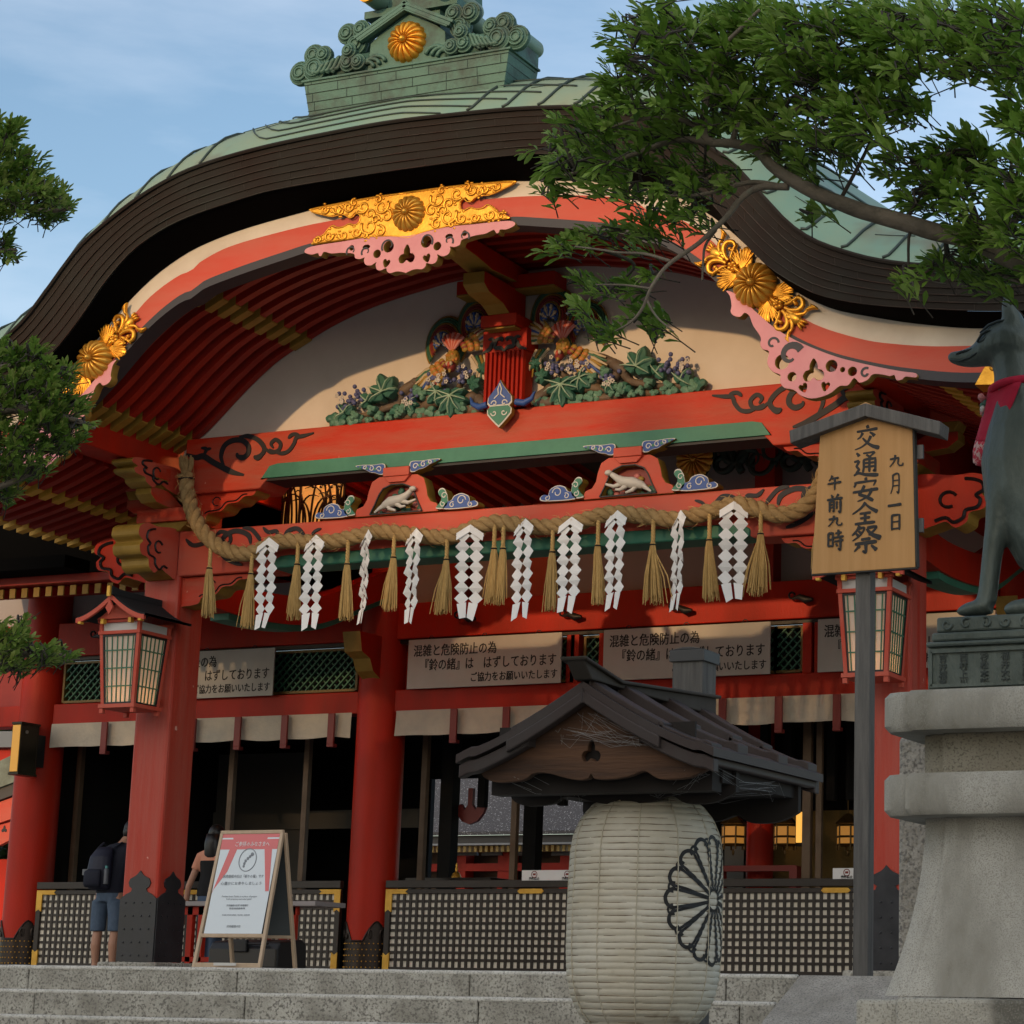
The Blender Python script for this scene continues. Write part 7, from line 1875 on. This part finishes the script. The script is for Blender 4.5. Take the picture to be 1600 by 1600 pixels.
WY = 1.9
wx = at(328,1440,Y=WY).x
wo = thing('person', (wx,WY,0), 'person with long black hair and pale pink sleeve half hidden by the poster stand', 'person')
b = MB(); hx0 = wx+.02; hh = 1.56
la, lb = at(318,1480,Y=WY).x, at(336,1480,Y=WY).x
for x in (la,lb):
    b.tube([(x,WY,.03),(x,WY-.01,.10),(x,WY-.02,.28),(x,WY,.44),((x*.9+wx*.1),WY,.70),((x*.8+wx*.2),WY+.02,.84)], [.040,.036,.052,.05,.075,.085], 12); ring(b, [(x+.02,WY+.02,.0,.04,.10),(x+.02,WY+.02,.03,.042,.11),(x,WY+.0,.07,.036,.06)])
ring(b, [(wx,WY,.78,.15,.11),(wx,WY,.90,.15,.105),(wx,WY,1.02,.125,.09),(wx,WY,1.18,.145,.10),(wx,WY,1.27,.16,.085),(wx,WY+.01,1.31,.09,.07),(wx,WY+.01,1.37,.047,.05)])
b.ball((wx+.01,WY+.02,1.46),(.072,.09,.105),14,10); b.ball((wx+.055,WY+.09,1.44),(.014,.018,.018),8,6)
for s in (-1,1): b.ball((wx+.01+s*.072,WY+.02,1.45),(.010,.02,.028),8,6)
hd = at(287,1432,Y=WY-.05); sh = Vector((wx-.155,WY-.01,1.24)); el = (sh*.5+hd*.5)+Vector((-.02,-.05,-.01))
b.tube([sh+Vector((.05,0,.01)),sh,(sh+el)/2,el,(el+hd)/2,hd],[.048,.046,.040,.035,.031,.023],10); hand(b, hd, (-.15,.15,-.9), (.2,-.8,0))
sh2 = Vector((wx+.155,WY,1.24)); e2 = sh2+Vector((.05,.08,-.25)); w2 = e2+Vector((-.05,.18,.05)); b.tube([sh2-Vector((.05,0,0)),sh2,e2,w2],[.048,.046,.036,.024],10); hand(b, w2, (-.1,.8,.2),(.0,.2,.9))
onebody(b, 'body', SKIN, wo)
b = MB(); ring(b, [(wx,WY,1.05,.135,.105),(wx,WY,1.18,.155,.115),(wx,WY,1.28,.165,.10),(wx,WY+.01,1.325,.09,.08)])
for s_, e_ in ((sh,el),(sh2,e2)): b.tube([s_+(Vector((wx,WY,1.28))-s_)*.35, s_, s_+(e_-s_)*.45],[.062,.064,.058],10)
onebody(b, 'pink_blouse', mat('pale pink cotton',(.62,.27,.17),.8), wo, .014)
b = MB(); ring(b, [(wx,WY,.80,.175,.135),(wx,WY,.92,.17,.13),(wx,WY,1.03,.145,.115),(wx,WY,1.19,.165,.125)]); onebody(b, 'black_vest', mat('black cotton',(.008,.008,.009),.9), wo, .014)
b = MB(); ring(b, [(wx,WY,.74,.16,.13),(wx,WY,.86,.165,.125)])
for x in (la,lb): ring(b, [(x,WY,.07,.07,.075),(x,WY,.3,.068,.075),(x,WY,.46,.07,.075),(x*.88+wx*.12,WY,.76,.10,.115)])
onebody(b, 'jeans', mat('blue jeans',(.055,.085,.14),.85), wo, .014)
b = MB(); b.ball((wx+.01,WY+.005,1.485),(.084,.10,.105),14,10); ring(b, [(wx+.02,WY-.05,1.12,.055,.03),(wx+.01,WY-.07,1.25,.085,.045),(wx+.005,WY-.06,1.38,.09,.06),(wx+.005,WY-.03,1.48,.085,.075)]); b.build('long_hair', HAIR, wo, smooth=180)

# ------------------------------------------------------------------ seen through the hall: the inner shrine, lamps, bell
IY = 15.0
t = thing('inner_shrine', (0,IY,0), 'dim inner shrine with a speckled shingle roof and red beams seen through the hall', 'shrine')
g = lambda px,py,Y=IY: at(px,py,Y=Y)
zt_, ze, zl, zr2, zb0, zb1 = g(800,1180,IY+4).z, g(800,1300).z, g(800,1318).z, g(800,1326).z, g(800,1347).z, g(800,1359).z
xA, xB = g(640,1300).x-1, g(1000,1300).x+1.5
SHING = mat('speckled shingle roof', (.12,.105,.10), .9, speck=(38,(.55,.52,.48),.62,.66), bump=.4, bscale=40)
b = MB(); b.prismx([(IY-.2,ze),(IY+4,zt_+1.6),(IY+4,zt_+1.3),(IY-.2,ze-.06)], xA, xB); b.build('shingle_roof', SHING, t)
b = MB(); b.box(xA,xB,IY-.15,IY+.3,zl,ze-.06); b.build('eave_edge', mat('grey eave boards',(.09,.08,.07),.8), t); b = MB(); b.box(xA,xB,IY-.17,IY+.2,zl-.03,zl); b.build('pale_eave_line', mat('pale eave line',(.35,.34,.33),.8), t)
b = MB(); n = int((xB-xA)/.088/1); x = xA
while x < xB: b.box(x,x+.05,IY-.05,IY+.1,zr2-.05,zr2+.05); x += .105
b.build('gilt_rafter_end', mat('pale gilt tip',(.55,.36,.10),.5), t)
b = MB(); b.box(xA,xB,IY+.3,IY+.5,zb1,zb0)
for px in (702,772,870,940): p = g(px,1370); b.box(p.x-.12,p.x+.12,IY+.32,IY+.6,0,zb0+.3)
b.build('red_frame', RED, t)
b = MB(); b.box(xA,xB,IY+.7,IY+.8,0,zr2); b.build('dark_wall', mat('dim brown boards',(.08,.045,.025),.7), t)
b = MB(); 
for px in (716,755,800,865): p = g(px,1335); b.prism([(p.x+.2*math.cos(a),p.z+.14*math.sin(a)) for a in lin(0,math.pi,12)], IY+.28, IY+.34)
b.build('carved_bracket', mat('dim carved bracket',(.13,.12,.12),.6), t)
b = MB(); b.box(xA,xB,-0+IY-6,IY+.3,-.02,.003); tag(b.build('path', PAVE), None, None, kind='structure')

def hang_lamp(px, w, label, tall=False):
    y = 6.6; p = at(px, 1305, Y=y); t = thing('hanging_lamp', (p.x,y,p.z), label, 'lamp', 'amber hanging lamps inside the hall')
    b = MB(); r = w/2; hz = .115
    pts = [(p.x+r*math.cos(a), y+r*.8*math.sin(a)) for a in lin(0,2*math.pi,7)[:-1]]
    b.add([(x,yy,p.z-hz) for x,yy in pts]+[(x,yy,p.z+hz) for x,yy in pts], [(i,(i+1)%6,6+(i+1)%6,6+i) for i in range(6)]); b.build('amber_pane', AMBER, t)
    b = MB()
    for z in (p.z-hz,p.z-.02,p.z+hz): b.tube([(x,yy,z) for x,yy in pts+pts[:1]], .014, 5)
    for x,yy in pts: b.tube([(x,yy,p.z-hz-.06),(x,yy,p.z+hz)], .012, 5)
    b.tube([(p.x,y,p.z+hz),(p.x,y,3.32)], .008, 5); b.tube([(p.x,y,p.z+hz+.02),(p.x,y,p.z+hz+.14)], [r*1.15,.03], 6); b.ball((p.x,y,p.z-hz-.09),(.018,.018,.04),8,6)
    b.build('dark_frame', mat('dark lamp brass',(.10,.06,.02),.4,metal=.6), t)
hang_lamp(1146,.30,'amber hanging lamp just right of the great paper lantern'); hang_lamp(1227,.28,'amber hanging lamp in the gap between two dark straps'); hang_lamp(1325,.28,'amber hanging lamp half behind the grey signpost')
p = at(1249,1290,Y=6.4); t = thing('tall_lamp', (p.x,6.4,p.z), 'tall narrow glowing amber lamp inside the hall', 'lamp')
b = MB(); b.box(p.x-.035,p.x+.035,6.38,6.42,p.z-.20,p.z+.16); b.build('amber_glass', mat('bright amber glass',(.6,.3,.06),.4,emit=(1,.48,.08),estr=.6), t); b = MB(); b.box(p.x-.05,p.x+.05,6.42,6.5,p.z-.24,p.z+.22); b.box(p.x-.02,p.x+.02,6.44,6.48,p.z+.22,3.32); b.build('lamp_case', DARKI, t)
b = MB(); p = at(1187,1340,Y=7.4); b.lathe([(.17,0),(.17,3.3)],(p.x,7.4,0),24); part(b,'inner_column',RED,smooth=40)
b = MB(); p0, p1 = at(1120,1362,Y=7.0), at(1245,1362,Y=7.0); b.box(p0.x,p1.x,6.95,7.05,p0.z-.0,p0.z+.07); b.box(p0.x,p1.x,6.95,7.05,p0.z-.16,p0.z-.10)
for q in (.05,.98): x = p0.x+(p1.x-p0.x)*q; b.box(x-.05,x+.05,6.93,7.07,0,p0.z+.06)
part(b,'inner_railing',MAROON)
b = MB(); p0, p1 = at(1200,1340,Y=7.6), at(1345,1340,Y=7.6); b.box(p0.x,p1.x+1,7.58,7.62,.1,2.1); part(b,'ochre_curtain',mat('dim ochre cloth',(.13,.085,.025),.9,bump=.3,bscale=20))
b = MB(); p0, p1 = at(1133,1340,Y=7.8), at(1163,1340,Y=7.8); b.box(p0.x,p1.x,7.78,7.82,.9,1.7); part(b,'grey_inner_screen',mat('grey screen',(.16,.17,.175),.7))
p = at(713,1366,Y=5.6)
t = thing('brass_bell', (p.x,5.6,p.z), 'small brass handbell standing behind the long fence', 'bell')
b = MB(); b.lathe([(.065,-.05),(.06,-.03),(.045,.01),(.02,.03),(.012,.04),(.02,.06),(.01,.09),(.016,.11),(.004,.14)],(p.x,5.6,p.z),20); b.build('bell_body', GOLDB, t, smooth=60)
t = thing('offering_table', (p.x,5.7,0), 'dark offering table behind the long fence under the brass bell', 'table')
b = MB(); b.box(p.x-.6,p.x+.6,5.4,5.9,p.z-.10,p.z-.05); b.build('tabletop', DWOOD, t, bevel=.005)
for sx_ in (-1,1):
    for yy in (5.45,5.85): b = MB(); b.box(p.x+sx_*.55-.03,p.x+sx_*.55+.03,yy-.03,yy+.03,0,p.z-.10); b.build('leg', DWOOD, t)

# ------------------------------------------------------------------ beyond the left edge: a side shrine and wooded hill
QY = 13.0
t = thing('side_shrine', (at(0,1300,Y=QY).x-2,QY,0), 'small red side shrine with a grey green roof at the far left edge', 'shrine')
q = lambda px,py: xz(px,py,QY)
b = MB(); b.prism([q(-160,1140),q(60,1138),q(60,1152),q(-160,1152)], QY+.4, QY+2); b.prism([q(-160,1154),q(60,1150),q(60,1164),q(-160,1166)], QY+.3, QY+2); b.build('upper_roof_edge', mat('grey blue tile edge',(.13,.15,.17),.6), t)
b = MB(); b.prism([q(-160,1166),q(60,1164),q(60,1190),q(-160,1192)], QY+.5, QY+2); b.prism([q(-160,1340),q(-3,1340),q(-3,1600),q(-160,1600)], QY+.5, QY+.8); b.build('red_wall', RED, t)
b = MB(); vs = [q(-200,1290),q(0,1196),q(60,1168),q(60,1214),q(0,1236),q(-200,1330)]; b.prism(vs, QY-.2, QY+1.6); b.build('lower_roof', mat('grey green roof',(.16,.19,.15),.6,(.10,.11,.08),6), t)
b = MB(); b.prism([q(-200,1330),q(0,1236),q(60,1214),q(60,1232),q(0,1254),q(-200,1350)], QY-.15, QY+1); b.build('grey_eave', mat('dark eave',(.06,.055,.05),.7), t)
b = MB(); b.prism([q(-200,1352),q(0,1256),q(60,1234),q(60,1268),q(0,1288),q(-200,1390)], QY-.1, QY+.1); rb_ = b.build('red_bargeboard', PINKR, t)
b = MB(); b.prism([q(-60,1295),q(0,1290),q(50,1276),q(40,1300),q(20,1312),q(0,1322),q(-30,1318)], QY-.05, QY+.05); b.build('pink_pendant', PINKR, t)
b = MB(); c_ = q(10,1297); b.prism(trefoil(c_[0],c_[1],.045), QY-.06, QY-.04); b.build('trefoil_mark', BLACK, t)
def bush(name, label, catg, blobs, Y, L, n, rr, lm=LEAFF):
    c = at(blobs[0][0], blobs[0][1], Y=Y); t = thing(name, (c.x,Y,0), label, catg)
    b = MB(); b.t = []
    for (cx,cy,rx,ry) in blobs:
        bt = rr.uniform(.15,.5)
        for i in range(n):
            a, q_ = rr.uniform(0,6.28), math.sqrt(rr.random()); p = at(cx+rx*q_*math.cos(a), cy+ry*q_*math.sin(a), Y=Y+rr.uniform(-1.5,1.5))
            for k in range(4):
                d = Vector((rr.gauss(0,1),rr.gauss(0,1),rr.gauss(.3,1))).normalized(); add_leaf(b, p, d, Vector((rr.gauss(0,.4),rr.gauss(0,.4),1)), L*rr.uniform(.6,1.2), L*.28, .1, min(1,max(0,bt+rr.gauss(0,.2))))
    b.build('foliage', lm, t)
    b = MB(); b.tube([(c.x,Y,-.2),(c.x,Y,c.z)], [.3,.12], 8)
    for (cx,cy,rx,ry) in blobs: b.tube([(c.x,Y,c.z*.6),at(cx,cy,Y=Y)],[.08,.03],6)
    b.build('trunk', BARK, t); return t
rr = random.Random(9)
bush('hill_tree','hazy green hillside tree behind the leftmost round column','tree',[(10,1085,50,45),(-40,1100,50,60),(40,1110,30,40),(0,1060,40,20),(20,1045,40,20)],30,.5,170,rr)
bush('low_shrub','low yellow green shrub beside the leftmost round column','shrub',[(8,1340,20,40),(-20,1370,40,60),(5,1420,18,60)],16,.28,150,rr)
bush('yellowing_bush','yellowing bush above the roof of the side shrine','bush',[(10,1120,30,18),(-30,1118,30,20),(35,1125,14,14)],22,.3,140,rr)

# ------------------------------------------------------------------ unseen trees behind the viewer, placed and shaped to block the low sun
rr = random.Random(14)
def grove(x, y, h, r, n, lab, zlo=2.0):
    t = thing('sun_blocking_tree', (x,y,GZ), lab, 'tree', 'unseen trees placed to block the low sun'); b = MB(); b.t = []
    for i in range(n):
        d = Vector((rr.gauss(0,1),rr.gauss(0,1),rr.gauss(0,1))).normalized(); q_ = rr.random()**.45
        z0 = (h+zlo)/2; p = Vector((x+d.x*r*q_, y+d.y*r*.6*q_, z0+d.z*(h-zlo)/2*q_))
        dd = Vector((rr.gauss(0,1),rr.gauss(0,1),rr.gauss(0,.6))).normalized(); add_leaf(b, p, dd, Vector((rr.gauss(0,1),rr.gauss(0,1),1)), .75*rr.uniform(.6,1.3), .22, .1, rr.random())
    b.build('crown', LEAFF, t); b = MB(); b.tube([(x,y,GZ),(x,y,h*.6)],[.45,.2],8); b.build('trunk', BARK, t)
for x,y,h,r in ((-20,-46,14.0,5),(-13.8,-46,13.5,5),(-8.4,-47,13.1,4.5),(-4.0,-46,13.2,3.6),(.8,-47,16.0,4.0),(5.5,-46,16.5,4.5)):
    grove(x, y, h, r, 2300, 'unseen leafy tree behind the viewer, shaped to block the low sun', -1)
for x,y,h,r in ((-18,-42.5,13.3,5),(-13,-43,13.2,4.6),(-8.2,-42.5,13.0,4.6),(-3.2,-43,13.2,4.6),(2.5,-42.5,14,4.6)):
    grove(x, y, h, r, 2300, 'unseen front row tree behind the viewer, shaped to block the low sun', -1)
